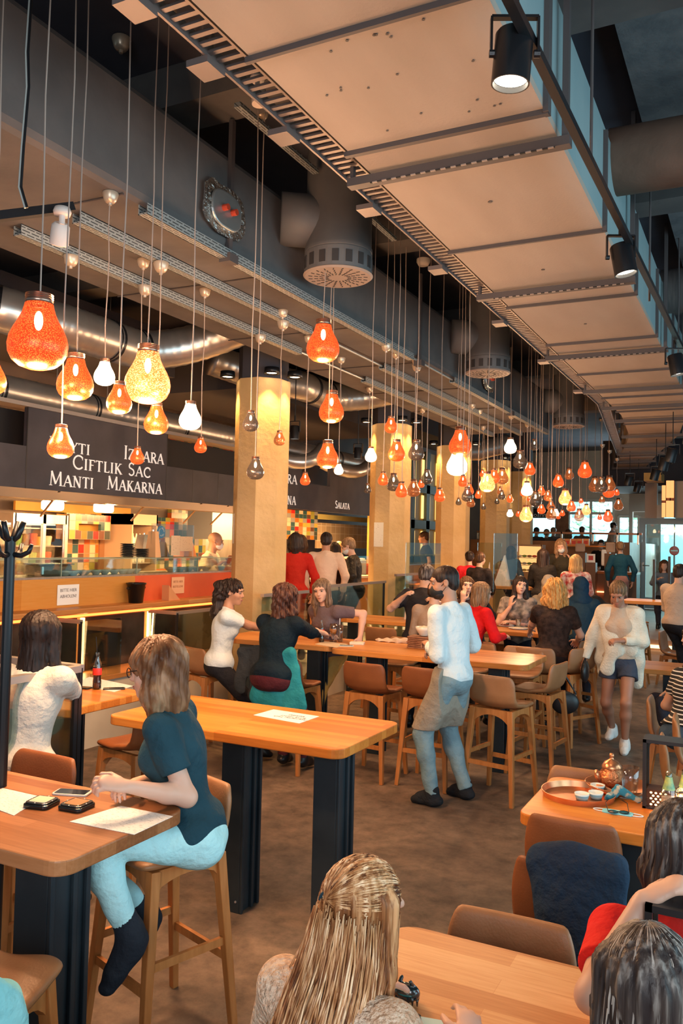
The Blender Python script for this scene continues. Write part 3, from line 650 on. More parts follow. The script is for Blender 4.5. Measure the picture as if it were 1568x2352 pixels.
# white spot heads and the cable at upper left
for px, py, d, tl, lab in ((143, 487, 3.9, (20, 25), 'white round-headed spotlight tilted down left, under the black track end'), (591, 180, 4.6, (0, -8), 'white spotlight hanging from the cable ladder')):
    t = thing('white_spotlight', lab, 'spotlight', at_d(px, py, d)); q = Matrix.Rotation(R(tl[0]), 3, 'X') @ Matrix.Rotation(R(tl[1]), 3, 'Y')
    wm = mat('lamp_white', (.72, .62, .56), .45)
    mb = MB(); mb.lathe([(0, .02), (.035, .02), (.042, 0), (.036, -.018), (0, -.018)], seg=20); part('mount', mb, wm, t, True)
    mb = MB(); mb.tube([(0, 0, 0), (0, 0, -.06)], .014, 10); part('neck', mb, wm, t)
    mb = MB(); mb.lathe([(0, -.05), (.030, -.05), (.042, -.065), (.045, -.15), (.038, -.155), (0, -.15)], seg=24); mb.v = [tuple(q @ Vector(v)) for v in mb.v]; part('head', mb, wm, t, R(50))
t = thing('short_track', 'short black track bar at the upper left edge under the grey duct', 'track', at_d(80, 488, 3.9))
a, b = at_d(-120, 512, 3.7)-at_d(80, 488, 3.9), at_d(168, 476, 4.0)-at_d(80, 488, 3.9); mb = MB(); mb.bar(a, b, .05, .04); part('rail', mb, black, t)
mb = MB(); pts = [at_d(x, y, 3.8) for x, y in ((68, 0), (60, 120), (62, 200), (50, 340), (44, 430), (58, 478))]; mb.tube(pts, .0055, 8); mb.tube([p+Vector((.012, 0, 0)) for p in pts], .006, 8, 1); solo('hanging_cable', mb, [mat('cable_white', (.45, .5, .48), .5), black], 'white cable hanging down from the ceiling at the upper left', 'cable')
mb = MB(); a = at_z(972, 600, 4.88); mb.lathe([(0, -.05), (.05, -.045), (.07, -.01), (.07, .02)], a, 20); mb.lathe([(.0, -.051), (.02, -.051)], a, 12); solo('smoke_detector', mb, mat('detector', (.5, .45, .4), .5), 'white round smoke detector on the ceiling right of the nearest drum diffuser', 'smoke detector', smooth=True)

# ================================================================ pendant bulbs
def bulb_profile():
    return [(.235, -.17), (.245, -.22), (.275, -.33), (.335, -.46), (.415, -.60), (.475, -.74), (.5, -.88), (.485, -1.02), (.42, -1.15), (.31, -1.24), (.16, -1.29), (0, -1.3)]
def shade_mat(name, dark, glow, e, gloss=.3, scale=38, alpha=.86):
    m = D.materials.new(name); m.use_nodes = True; nt, b = nodes(m); b.inputs['Roughness'].default_value = gloss; b.inputs['Metallic'].default_value = .55
    tc = nt.nodes.new('ShaderNodeTexCoord'); v = nt.nodes.new('ShaderNodeTexVoronoi'); v.inputs['Scale'].default_value = scale
    mp = nt.nodes.new('ShaderNodeMapping'); mp.inputs['Scale'].default_value = (1, 1, 1.7); nt.links.new(tc.outputs['Object'], mp.inputs[0]); nt.links.new(mp.outputs[0], v.inputs[0])
    r = nt.nodes.new('ShaderNodeValToRGB'); r.color_ramp.elements[0].position = .28; r.color_ramp.elements[1].position = .5
    r.color_ramp.elements[0].color = (*glow, 1); r.color_ramp.elements[1].color = (*dark, 1); nt.links.new(v.outputs['Distance'], r.inputs[0])
    nt.links.new(r.outputs[0], b.inputs['Base Color']); nt.links.new(r.outputs[0], b.inputs['Emission Color']); b.inputs['Emission Strength'].default_value = e
    b.inputs['Alpha'].default_value = alpha; MAT[name] = m; return m
SH = {'O': shade_mat('shade_orange', (.48, .035, .008), (1, .20, .035), 1.15),
      'B': shade_mat('shade_bright', (1, .10, .02), (1, .55, .20), 2.6, alpha=.8, scale=26),
      'A': shade_mat('shade_amber', (.22, .06, .02), (.66, .20, .05), .5, .2, 30, .72),
      'D': shade_mat('shade_bronze', (.09, .07, .06), (.24, .17, .13), .10, .15, 30, .70),
      'W': emit_mat('shade_white', (1, .72, .42), 6.5)}
cap_m = mat('bulb_cap', (.42, .26, .20), .3, .9); fil_m = emit_mat('filament', (1, .78, .45), 30); cable_m = mat('cable_cloth', (.40, .31, .26), .7)
_b = MB(); _b.lathe(bulb_profile(), seg=36)
ME_SH = {k: _b.mesh('shade_'+k, v, True) for k, v in SH.items()}
_b = MB(); _b.lathe([(0, 0), (.2, 0), (.235, -.01), (.215, -.03), (.237, -.045), (.215, -.065), (.237, -.08), (.215, -.10), (.237, -.115), (.22, -.14), (.235, -.175)], seg=30); ME_CAP = _b.mesh('cap', cap_m, R(60))
_b = MB(); _b.ell((0, 0, -.46), (.075, .075, .17), 12, 8); ME_FIL = _b.mesh('filament', fil_m, True)
can_m = mat('canopy_brass', (.62, .50, .38), .32, .45)
_b = MB(); _b.lathe([(0, 0), (.045, 0), (.047, -.008), (.036, -.045), (.026, -.058), (.012, -.062), (.010, -.075), (0, -.075)], seg=20); ME_CAN = _b.mesh('canopy', can_m, R(40))
# px, cap top y, bottom y, diameter px, kind
BUL = [(91, 676, 850, 134, 'O'), (175, 812, 920, 83, 'O'), (241, 824, 891, 44, 'W'), (275, 876, 958, 53, 'O'), (341, 792, 930, 103, 'B'), (360, 925, 998, 56, 'O'), (438, 921, 992, 48, 'W'), (461, 1003, 1043, 27, 'O'),
 (141, 975, 1054, 60, 'O'), (316, 1025, 1071, 29, 'O'), (-21, 812, 912, 70, 'O'), (743, 734, 837, 73, 'O'), (762, 897, 975, 55, 'O'), (753, 1011, 1078, 49, 'O'), (778, 1063, 1091, 21, 'W'), (576, 943, 997, 33, 'D'),
 (587, 1049, 1104, 39, 'D'), (642, 989, 1027, 24, 'A'), (701, 1084, 1117, 22, 'O'), (852, 1026, 1064, 25, 'W'), (898, 956, 999, 27, 'O'), (911, 1009, 1064, 36, 'O'), (956, 1010, 1060, 35, 'D'), (844, 1110, 1137, 15, 'D'),
 (880, 1083, 1117, 23, 'O'), (904, 1087, 1131, 30, 'D'), (922, 1106, 1143, 28, 'O'), (950, 1101, 1141, 31, 'A'), (967, 1100, 1121, 15, 'O'), (980, 1078, 1112, 26, 'D'), (1010, 1120, 1154, 24, 'O'), (1053, 1143, 1163, 12, 'D'),
 (1057, 980, 1049, 50, 'O'), (1050, 1030, 1096, 46, 'W'), (1063, 1090, 1118, 22, 'O'), (1077, 1109, 1140, 20, 'O'), (1073, 1118, 1154, 25, 'D'), (1081, 1140, 1166, 19, 'A'), (1098, 1125, 1146, 15, 'O'), (1119, 1083, 1131, 35, 'B'),
 (1134, 1076, 1112, 26, 'O'), (1153, 1074, 1114, 29, 'A'), (1108, 1078, 1098, 12, 'O'), (1110, 1155, 1171, 12, 'D'), (1141, 1143, 1159, 11, 'D'), (1148, 1118, 1137, 13, 'A'), (1152, 1126, 1149, 16, 'D'), (1171, 1135, 1156, 14, 'O'),
 (1160, 1153, 1165, 9, 'W'), (1171, 1168, 1190, 13, 'W'), (1172, 1005, 1045, 26, 'W'), (1194, 1034, 1078, 31, 'D'), (1227, 1008, 1040, 17, 'D'), (1217, 1060, 1094, 23, 'O'), (1210, 1105, 1143, 23, 'W'), (1202, 1120, 1142, 14, 'O'),
 (1198, 1136, 1148, 9, 'W'), (1215, 1139, 1152, 9, 'O'), (1208, 1160, 1201, 28, 'B'), (1190, 1172, 1188, 11, 'O'), (1282, 1087, 1120, 25, 'O'), (1307, 1074, 1105, 19, 'A'), (1343, 1057, 1099, 31, 'O'), (1366, 1094, 1133, 26, 'A'),
 (1381, 1095, 1137, 24, 'D'), (1399, 1092, 1130, 27, 'A'), (1398, 1108, 1143, 27, 'O'), (1416, 1122, 1140, 11, 'O'), (1420, 1144, 1173, 21, 'A'), (1396, 1170, 1198, 23, 'O'), (1382, 1138, 1157, 14, 'A'), (1298, 1122, 1158, 31, 'B'),
 (1243, 1115, 1139, 17, 'O'), (1258, 1125, 1151, 20, 'A'), (1230, 1128, 1162, 29, 'D'), (1238, 1132, 1152, 15, 'D'), (1243, 1156, 1180, 19, 'O'), (1265, 1148, 1172, 20, 'A'), (1266, 1163, 1195, 24, 'A'), (1276, 1167, 1186, 14, 'W'),
 (1282, 1180, 1193, 9, 'O'), (1291, 1170, 1187, 11, 'O'), (1312, 1148, 1176, 20, 'O'), (1330, 1168, 1197, 23, 'A'), (1346, 1157, 1183, 20, 'B'), (1334, 1143, 1158, 10, 'O'), (1377, 1180, 1196, 10, 'O'), (1126, 1128, 1141, 9, 'D')]
KN = {'O': 'orange perforated', 'B': 'bright yellow-orange', 'A': 'amber smoked', 'D': 'dark bronze', 'W': 'glowing white'}
KC = dict(O='orange', B='yellow', A='amber', D='bronze', W='white')
ZONE = [(-100, 500, 'over the food counter'), (500, 830, 'near the first pillar'), (830, 1030, 'around the second pillar'), (1030, 1190, 'before the third pillar'), (1190, 1320, 'in the dense far cluster'), (1320, 1500, 'in the right far cluster')]
zone = lambda x: next(z[2] for z in ZONE if z[0] <= x < z[1])
placed = []
ORD = ['first', 'second', 'third', 'fourth', 'fifth', 'sixth', 'seventh', 'eighth', 'ninth', 'tenth', 'eleventh', 'twelfth']
for i, (px, y0, y1, d, kd) in enumerate(BUL):
    cy = (y0+y1)/2; q = ray(px, cy); best = None
    hpx = (y1-y0)/1.30; dd = (d+hpx)/2 if abs(hpx-d) < .5*d else d
    for S in (.25, .21, .175, .145, .12, .10):
        dep = FPX*S/dd; X = q.x*dep
        sc_ = abs(X+3.0) + (3 if X < -5.0 else 0) + (2 if X > -2.0 and dep < 12 else 0)
        p = CC+q*dep
        for pp, rr_ in placed:
            if (Vector((p.x, p.y, 0))-Vector((pp.x, pp.y, 0))).length < (S+rr_)/2+.02: sc_ += 2
        if -5.75 < X < -4.9: sc_ += 1.5*any(abs(p.y-yy) < .7 for _, yy in pill)
        if best is None or sc_ < best[0]: best = (sc_, S, dep)
    _, S, dep = best; top = at_d(px, y0, dep); placed.append((top, S))
    same = sorted([b for b in BUL if b[4] == kd and zone(b[0]) == zone(px)], key=lambda b: b[0]); r_ = same.index(BUL[i])
    size = 'very large' if d > 90 else 'large' if d > 50 else 'medium' if d > 28 else 'small'
    lab = f'{size} {KN[kd]} pendant bulb {zone(px)}' + (f', {ORD[r_]} {KC[kd]} one from left' if len(same) > 1 else '')
    t = thing('pendant_bulb', lab, 'pendant lamp', top, group='pendant bulb lamps')
    for nm, me in (('shade', ME_SH[kd]), ('cap', ME_CAP)) + ((('filament', ME_FIL),) if kd != 'W' else ()):
        o = link(nm, me, t); o.scale = (S, S, S)
    X = top.x
    zt = 3.998 if (-4.80 < X < -3.3 and top.y < 14.3) or (-1.92 < X < -.9 and top.y < 12.9) else 5.198
    for (fa, fb, fy), (ga, gb, gy) in zip(far, far[1:]):
        if fy < top.y < gy and min(fa, ga)-.1 < X < max(fb, gb): zt = 4.0
    for tx in (-3.30, -3.77, -4.28):
        if zt < 4 and abs(X-tx) < .26: break
    mb = MB(); n = 5; mb.tube([(.004*math.sin(k*2.1+i), .004*math.cos(k*1.7+i), (zt-top.z)*k/n) for k in range(n+1)], .0035+.0012*(dep > 8), 5); part('cable', mb, cable_m, t)
    o = link('canopy', ME_CAN, t, (0, 0, zt-top.z))
    if kd in 'BW' and d > 22 or (kd == 'O' and d > 45):
        light('bulb_glow', 'POINT', top-Vector((0, 0, S*1.45)), {'W': 40, 'B': 55, 'O': 30}[kd]*(1 if d < 60 else 1), (1, .58, .30), .07)
# bare canopies
for px, py, lab, zt in ((279, 88, 'large silver ceiling cup with no lamp, upper left', 5.19), (163, 588, 'brass canopy at the left end of the slotted tray', 3.92), (370, 603, 'brass canopy on the middle slotted tray', 3.92), (333, 657, 'small brass canopy on the left-hand tray', 3.92),
                     (600, 250, 'brass ceiling cup under the white spotlight', 5.19), (957, 838, 'black ringed ceiling cup near the second pillar', 3.95), (887, 790, 'brass canopy on the right-hand conduit', 3.95), (650, 738, 'brass canopy at the middle tray, left of the big orange bulb', 3.93), (598, 770, 'brass canopy at the end of the left-hand tray', 3.93)):
    p = at_z(px, py, zt); o = link('ceiling_canopy', ME_CAN, None, p); o.scale = (1.3,)*3 if zt > 5 else (1.15,)*3
    tag(o, lab, 'lamp canopy', 'bare lamp canopies')

# ================================================================ food counter and kitchen
BX = -6.5
OBD = (BX, 5, 2.46)
t = thing('menu_board', 'long black menu board over the food counter with cream serif dish names', 'menu board', OBD)
seams = [3.2, 4.2, 5.25, 5.78, 8.0, 8.55, 9.0, 9.7]
mb = MB(); mb.bb((BX-.05, 3.0, 2.46), (BX, 9.9, 2.88)); mb.bb((BX-.05, 5.86, 2.88), (BX, 8.02, 3.27)); mb.bb((BX-.05, 3.0, 2.88), (BX, 5.28, 3.27)); part('panel', mb, slate, t, org=OBD)
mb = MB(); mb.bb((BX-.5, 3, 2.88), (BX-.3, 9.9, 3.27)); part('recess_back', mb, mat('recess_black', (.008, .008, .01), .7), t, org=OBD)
for y in (4.2, 5.28, 5.86, 8.02, 8.55, 9.1):
    mb = MB(); mb.bb((BX-.002, y-.006, 2.46), (BX+.002, y+.006, 3.27 if y < 8.2 and y != 4.2 else 2.88)); part('seam', mb, black, t, org=OBD)
mb = MB(); mb.bb((BX-.25, 3, 3.27), (BX+.03, 9.9, 3.31)); part('top_ledge', mb, mat('ledge_white', (.30, .25, .215), .6), t, org=OBD)
mb = MB(); mb.bb((BX-.1, 3, 2.36), (BX+.12, 9.9, 2.385)); mb.bb((BX+.09, 3, 2.385), (BX+.12, 9.9, 2.44)); mb.bb((BX-.1, 3, 2.44), (BX+.02, 9.9, 2.46))
for y in (5.3, 6.2, 7.6, 8.6, 9.2): mb.tube([(BX+.11, y, 2.45), (BX-.25, y+.1, 2.2)], .012, 6)
part('canopy_shelf', mb, mat('shelf_steel', (.26, .19, .13), .35, .8), t, org=OBD)
# recess contents
for y in (5.42, 5.6):
    mb = MB(); mb.lathe([(.04, 0), (.05, .02), (.045, .14), (.02, .2)], (BX-.2, y, 2.9), 12, closed=True); solo('recess_lamp', mb, mat('recess_metal', (.10, .09, .09), .3, .8), f'dark cylinder fitting in the menu board recess, {"left" if y < 5.5 else "right"} one', 'lamp')
# serif capitals: strokes (points, width) in a unit box
K, N_ = .15, .065
def _arc(cx, cy, rx, ry, a0, a1, n=9): return [(cx+rx*math.cos(R(a0+(a1-a0)*k/n)), cy+ry*math.sin(R(a0+(a1-a0)*k/n))) for k in range(n+1)]
GL = {'A': (.78, [([(.06, 0), (.39, 1)], N_), ([(.39, 1), (.72, 0)], K), ([(.18, .36), (.58, .36)], N_)], [(.06, 0), (.72, 0)]),
 'C': (.76, [(_arc(.44, .5, .36, .48, 45, 315, 14), .12), ([(.70, .68), (.70, .9)], .04)], []),
 'F': (.58, [([(.17, 0), (.17, 1)], K), ([(.17, .97), (.54, .97)], N_), ([(.17, .52), (.45, .52)], N_), ([(.54, .80), (.54, .99)], .04)], [(.17, 0), (.14, 1)]),
 'G': (.84, [(_arc(.44, .5, .36, .48, 50, 320, 14), .12), ([(.70, .06), (.70, .42)], K)], [(.70, .42)]),
 'H': (.82, [([(.17, 0), (.17, 1)], K), ([(.65, 0), (.65, 1)], K), ([(.17, .5), (.65, .5)], N_)], [(.17, 0), (.17, 1), (.65, 0), (.65, 1)]),
 'I': (.34, [([(.17, 0), (.17, 1)], K)], [(.17, 0), (.17, 1)]),
 'K': (.74, [([(.17, 0), (.17, 1)], K), ([(.2, .45), (.6, 1)], N_), ([(.3, .56), (.68, 0)], K)], [(.17, 0), (.17, 1), (.6, 1), (.68, 0)]),
 'L': (.58, [([(.17, 0), (.17, 1)], K), ([(.17, .03), (.55, .03)], N_), ([(.55, 0), (.55, .2)], .04)], [(.17, 1)]),
 'M': (.98, [([(.14, 0), (.18, 1)], N_), ([(.18, 1), (.48, .12)], K), ([(.48, .12), (.80, 1)], N_), ([(.80, 1), (.84, 0)], K)], [(.14, 0), (.84, 0)]),
 'N': (.84, [([(.15, 0), (.15, 1)], N_), ([(.15, 1), (.68, 0)], K), ([(.68, 0), (.68, 1)], N_)], [(.15, 0), (.68, 1), (.13, 1)]),
 'R': (.72, [([(.17, 0), (.17, 1)], K), (_arc(.30, .74, .26, .235, 90, -90, 9), .1), ([(.17, .975), (.30, .975)], N_), ([(.17, .505), (.30, .505)], N_), ([(.34, .5), (.68, 0)], K)], [(.17, 0), (.17, 1), (.68, 0)]),
 'S': (.58, [(_arc(.29, .74, .19, .235, 35, 215, 9)+_arc(.28, .27, .21, .25, 60, -145, 11), .11)], []),
 'T': (.68, [([(.34, 0), (.34, 1)], K), ([(.04, .97), (.64, .97)], N_), ([(.04, .82), (.04, .99)], .04), ([(.64, .82), (.64, .99)], .04)], [(.34, 0)]),
 'Y': (.72, [([(.36, .45), (.36, 0)], K), ([(.08, 1), (.36, .45)], K), ([(.66, 1), (.36, .45)], N_)], [(.36, 0), (.08, 1), (.66, 1)]),
 'Z': (.66, [([(.06, .97), (.58, .97)], N_), ([(.56, .97), (.08, .03)], K), ([(.08, .03), (.60, .03)], N_), ([(.60, 0), (.60, .2)], .04), ([(.07, .8), (.07, 1)], .04)], [])}
def serif_text(s, parent, y0, z0, y1, z1, cap, org, small=.8):
    """s set on the board plane from (y0,z0) to (y1,z1) baseline; first letters of words are taller"""
    adv = []; w = 0; first = True
    for ch in s:
        h = 1.0 if first else small
        if ch == ' ': adv.append((ch, w, h)); w += .45; first = True; continue
        adv.append((ch, w, h)); w += GL[ch][0]*h+.05; first = False
    L = math.hypot(y1-y0, z1-z0); sx = L/w; mb = MB()
    for ch, x, h in adv:
        if ch == ' ': continue
        W_, st, sf = GL[ch]
        for pts, th in st:
            P = [Vector(((x+p[0]*h)*sx, p[1]*h*cap)) for p in pts]; t_ = th*cap*.95
            for j, (a, b) in enumerate(zip(P, P[1:])):
                dv = (b-a).normalized(); nn = Vector((-dv.y, dv.x))*t_/2
                e = dv*(t_*.2 if len(P) > 2 else 0)
                mb.prism([tuple(a-nn-e), tuple(b-nn+e), tuple(b+nn+e), tuple(a+nn-e)], .001, .007, f=lambda u, v, k: (k+BX-org[0], y0-org[1]+u*(y1-y0)/L, z0-org[2]+v+u*(z1-z0)/L))
        for p in sf:
            a = Vector(((x+p[0]*h)*sx, abs(p[1]*h*cap-.01))); a.y = p[1]*h*cap+(-.012*cap if p[1] > .5 else .012*cap)
            mb.prism([(a.x-.13*cap, a.y-.02*cap), (a.x+.13*cap, a.y-.02*cap), (a.x+.13*cap, a.y+.02*cap), (a.x-.13*cap, a.y+.02*cap)], .001, .0072, f=lambda u, v, k: (k+BX-org[0], y0-org[1]+u*(y1-y0)/L, z0-org[2]+v+u*(z1-z0)/L))
    part('lettering', mb, letter, parent)
def btext(s, pa, pb, cap_px, parent, org):
    a, b = at_x(*pa, BX), at_x(*pb, BX); zb = (a.z+b.z)/2
    d = (Vector((a.x, a.y, a.z))-CC).dot(CF); serif_text(s, parent, a.y, zb, b.y, zb, cap_px*d/FPX, org)
btext('KAYTI', (110, 1034), (207, 1044), 31, t, OBD); btext('IZGARA', (283, 1055), (376, 1066), 31, t, OBD)
btext('CIFTLIK SAC', (165, 1078), (346, 1096), 32, t, OBD); btext('MANTI', (111, 1115), (215, 1122), 33, t, OBD); btext('MAKARNA', (244, 1124), (372, 1135), 31, t, OBD)
OB2 = (BX, 12, 2.5)
t = thing('menu_board', 'farther black menu board between the first two pillars, lettered Salata', 'menu board', OB2)
mb = MB(); mb.bb((BX-.05, 10.2, 2.5), (BX, 16, 2.93)); mb.bb((BX-.05, 10.2, 2.93), (BX, 11.35, 3.3)); mb.bb((BX-.05, 12.3, 2.93), (BX, 13.75, 3.3)); mb.bb((BX-.05, 14.3, 2.93), (BX, 16, 3.3)); part('panel', mb, slate, t, org=OB2)
mb = MB(); mb.bb((BX-.3, 10.2, 3.3), (BX+.03, 16, 3.34)); part('top_ledge', mb, MAT['ledge_white'], t, org=OB2)
btext('SALATA', (769, 1165), (802, 1172), 17, t, OB2)
_a1, _a2 = at_x(640, 1106, BX), at_x(682, 1113, BX); serif_text('IZGARA', t, _a1.y-.35, _a2.z, _a2.y, _a2.z, .17, OB2)
_a1, _a2 = at_x(640, 1155, BX), at_x(679, 1160, BX); serif_text('MAKARNA', t, _a1.y-.45, _a2.z, _a2.y, _a2.z, .16, OB2)
warmtile = [(.48, .02, .015), (.62, .13, .02), (.65, .33, .06), (.55, .45, .30), (.05, .06, .05), (.12, .05, .03), (.28, .26, .05), (.03, .08, .09), (.72, .16, .07), (.26, .24, .22)]
tiles = tile_mat('kitchen_tiles', (.105, .14), warmtile)
mb = MB(); mb.bb((-9.19, 11.4, 2.3), (-9.1, 14.6, 3.9)); mb.bb((-8.2, 11.3, 2.9), (-8.12, 13.4, 3.9)); solo('tile_panel', mb, tiles, 'multicoloured mosaic tiles seen in the opening of the farther menu board', 'tiles', (-9, 12, 2.3))
# hood lights (real warm lamps under the board)
for k, (px, py) in enumerate(((121, 1161), (238, 1167))):
    p = at_x(px, py, -7.6); mb = MB(); mb.bb((-.06, -.14, -.06), (.06, .14, .06)); o = solo('hood_lamp', mb, emit_mat('hood_lamp', (1, .82, .5), 7), ['warm rounded hood lamp over the counter, left one', 'warm rounded hood lamp over the counter, right one'][k], 'lamp', (0, 0, 0), 'hood lamps', bevel=.03); o.location = p; sm = MB(); sm.tube([(0, 0, .05), (0, 0, 5.2-p.z)], .008, 6); part('stem', sm, steel, o); light('hood_lamp_glow', 'POINT', p+Vector((.12, 0, -.12)), 14, (1, .6, .28), .06)
for y, e in ((4.2, 130), (6.2, 150), (8.2, 150)): light('hood_glow', 'AREA', (-6.85, y, 2.33), e*.75, (1, .50, .18), 1.4, (-8.3, y, .9), .25)
for y, e in ((10.8, 130), (12.8, 140), (15, 90)): light('hood_glow', 'AREA', (-6.8, y, 2.45), e*.9, (1, .56, .22), 1.6, (-7.6, y, .6), .3)
# back counter units
def slab(name, label, cat, px0, py0, px1, py1, X, dx, m, group=None):
    a, b = at_x(px0, py0, X), at_x(px1, py1, X); mb = MB(); mb.bb((X-dx, min(a.y, b.y), min(a.z, b.z)), (X, max(a.y, b.y), max(a.z, b.z)))
    return solo(name, mb, m, label, cat, None, group), a, b
KX = -8.3
ochre = mat('ochre_panel', (.50, .22, .03), .6, noise=(2, (.58, .28, .06)))
slab('wall_panel', 'ochre wall panel behind the hood lamps', 'panel', 36, 1150, 300, 1186, -8.9, .04, ochre)
# glass fridge
a, b = at_x(35, 1178, KX), at_x(150, 1305, KX); y0, y1, zt, zb = a.y, b.y, a.z, b.z-.25
t = thing('display_fridge', 'steel glass-door display fridge with shelves of food behind the counter', 'fridge', (KX, (y0+y1)/2, FZ)); O = (KX, (y0+y1)/2, FZ)
mb = MB(); mb.bb((KX-.7, y0, FZ), (KX-.66, y1, zt)); mb.bb((KX-.7, y0, zt-.12), (KX, y1, zt)); mb.bb((KX-.7, y0, FZ), (KX, y1, 1.4))
for y in (y0, y1, (y0+y1)/2+.05): mb.bb((KX-.04, y-.025, 1.4), (KX, y+.025, zt))
part('cabinet', mb, steel, t, org=O)
for z in (1.62, 1.85, 2.08):
    mb = MB(); mb.bb((KX-.62, y0+.03, z), (KX-.05, y1-.03, z+.015)); s = part('shelf', mb, steel, t, org=O)
mb = MB(); mb.bb((KX-.02, y0+.03, 1.42), (KX-.014, y1-.03, zt-.13)); part('glass_door', mb, glassm, t, org=O)
mb = MB(); mb.bb((KX-.6, y0+.1, zt-.14), (KX-.1, y1-.1, zt-.125)); part('light_strip', mb, emit_mat('fridge_light', (1, .8, .5), 2), t, org=O)
rr = random.Random(11)
foodc = [mat('food_red', (.6, .08, .04), .6), mat('food_yellow', (.75, .5, .12), .6), mat('food_cream', (.7, .6, .45), .6), mat('food_green', (.2, .32, .08), .7), mat('food_brown', (.3, .15, .07), .7)]
n_ = 0
for z in (1.62, 1.85):
    for k in range(6):
        y = y0+.12+k*(y1-y0-.24)/5; h = .1+rr.random()*.06; mb = MB(); mb.lathe([(.045, 0), (.06, h), (.05, h+.01), (0, h+.01)], (KX-.22, y, z+.016), 12)
        solo('food_tub', mb, foodc[(k+n_) % 5], f'food tub in the glass fridge, {"lower" if z < 1.7 else "upper"} shelf, {ORD[k]} from left', 'tub', group='tubs in the display fridge')
    n_ += 2
# tiles
slab('tile_wall', 'multicoloured square tiles behind the counter, left block', 'tiles', 153, 1178, 256, 1310, -8.85, .04, tile_mat('tiles_big', (.115, .13), warmtile))
slab('tile_wall', 'multicoloured square tiles behind the counter, right block', 'tiles', 362, 1188, 470, 1320, -8.85, .04, MAT['tiles_big'])
# framed tile window box
a, b = at_x(160, 1180, -8.55), at_x(253, 1240, -8.55); O = (-8.55, a.y, b.z)
t = thing('serving_shelf', 'tile-faced wall box with a lit niche above the tiled wall', 'shelf', O)
mb = MB(); ym = (a.y+b.y)/2; mb.bb((-8.6, a.y, b.z+.12), (-8.55, a.y+.18, a.z-.13)); mb.bb((-8.6, b.y-.2, b.z+.12), (-8.55, b.y, a.z-.13)); mb.bb((-8.6, a.y, b.z), (-8.55, b.y, b.z+.12)); mb.bb((-8.6, a.y, a.z-.13), (-8.55, b.y, a.z)); part('tile_front', mb, MAT['tiles_big'], t, org=O)
mb = MB(); mb.bb((-8.8, a.y, b.z), (-8.79, b.y, a.z)); part('back', mb, ochre, t, org=O)
slab('wall_panel', 'brushed steel wall panel right of the tiled box', 'panel', 256, 1178, 302, 1250, -8.8, .05, mat('gold_steel', (.60, .36, .12), .4, .2))
slab('splash_panel', 'dark brown splash panel under the steel panel', 'panel', 230, 1240, 302, 1310, -8.82, .03, mat('splash_brown', (.26, .13, .06), .5))
# bottle fridge
a, b = at_x(304, 1180, KX), at_x(360, 1275, KX); y0, y1, zt = a.y, b.y, a.z; O = (KX, y0, FZ)
t = thing('bottle_fridge', 'lit drinks fridge with rows of white bottles', 'fridge', O)
mb = MB(); mb.bb((KX-.6, y0, FZ), (KX-.56, y1, zt)); mb.bb((KX-.6, y0, zt-.16), (KX, y1, zt)); mb.bb((KX-.6, y0, FZ), (KX, y0+.03, zt)); mb.bb((KX-.6, y1-.03, FZ), (KX, y1, zt)); mb.bb((KX-.6, y0, FZ), (KX, y1, 1.45)); part('cabinet', mb, mat('fridge_body', (.42, .30, .20), .5), t, org=O)
mb = MB(); mb.bb((KX-.555, y0+.03, 1.5), (KX-.55, y1-.03, zt-.17)); part('lit_back', mb, emit_mat('fridge_back', (1, .9, .7), 2.2), t, org=O)
for z in (1.62, 1.86):
    mb = MB(); mb.bb((KX-.5, y0+.03, z-.012), (KX-.05, y1-.03, z)); part('shelf', mb, steel, t, org=O)
bo = MB(); bo.lathe([(0, 0), (.032, 0), (.034, .01), (.034, .12), (.02, .15), (.012, .18), (.013, .2), (0, .2)], seg=14)
bm = bo.mesh('bottle', mat('bottle_milk', (.80, .76, .66), .3), True)
for zi, z in enumerate((1.62, 1.86)):
    for k in range(6):
        o = link('drink_bottle', bm, None, (KX-.2, y0+.09+k*(y1-y0-.18)/5, z)); tag(o, f'white bottle in the lit drinks fridge, {["lower", "upper"][zi]} row, {ORD[k]} from the left', 'bottle', 'bottles in the drinks fridge')
slab('extractor_hood', 'grey steel extractor box behind the bald cook', 'extractor hood', 488, 1172, 540, 1240, -8.0, .5, mat('hood_grey', (.30, .32, .34), .4, .5))
slab('steel_backwall', 'brushed metal wall behind the bald cook', 'panel', 466, 1235, 540, 1330, -8.9, .04, steel)
# the counter
CXF = -6.0
O = (CXF, 5.5, FZ)
t = thing('food_counter', 'long wooden food counter with glass sneeze guard and glowing strips', 'counter', O)
mb = MB(); mb.bb((CXF-.62, 1.5, 1.30), (CXF-.1, 7.05, 1.58)); part('wood_front', mb, plank_mat('counter_wood', (.48, .18, .03), (.58, .25, .05), (.62, .30, .08), .3, 1, .35, 3), t, org=O)
mb = MB(); mb.bb((CXF-.62, 7.05, 1.30), (CXF-.1, 8.95, 1.58)); part('red_front', mb, mat('counter_red', (.72, .13, .04), .4, noise=(2, (.62, .10, .04))), t, org=O)
mb = MB(); mb.bb((CXF-.65, 1.5, 1.25), (CXF+.14, 8.95, 1.30)); part('ledge', mb, woodY, t, org=O, bevel=.008)
mb = MB(); mb.bb((CXF-.02, 1.5, 1.205), (CXF+.02, 8.95, 1.225)); part('led_strip', mb, emit_mat('strip_orange', (1, .22, .04), 3.2), t, org=O)
mb = MB(); mb.bb((CXF-.6, 1.5, FZ), (CXF-.05, 8.95, 1.25)); part('base', mb, woodY, t, org=O)
mirr = mat('smoked_mirror', (.05, .04, .035), .12, .6, noise=(3, (.12, .10, .08)), bump=(6, .06))
ys = [2.2, 3.3, 4.3, 5.1, 6.2, 7.2, 8.6]
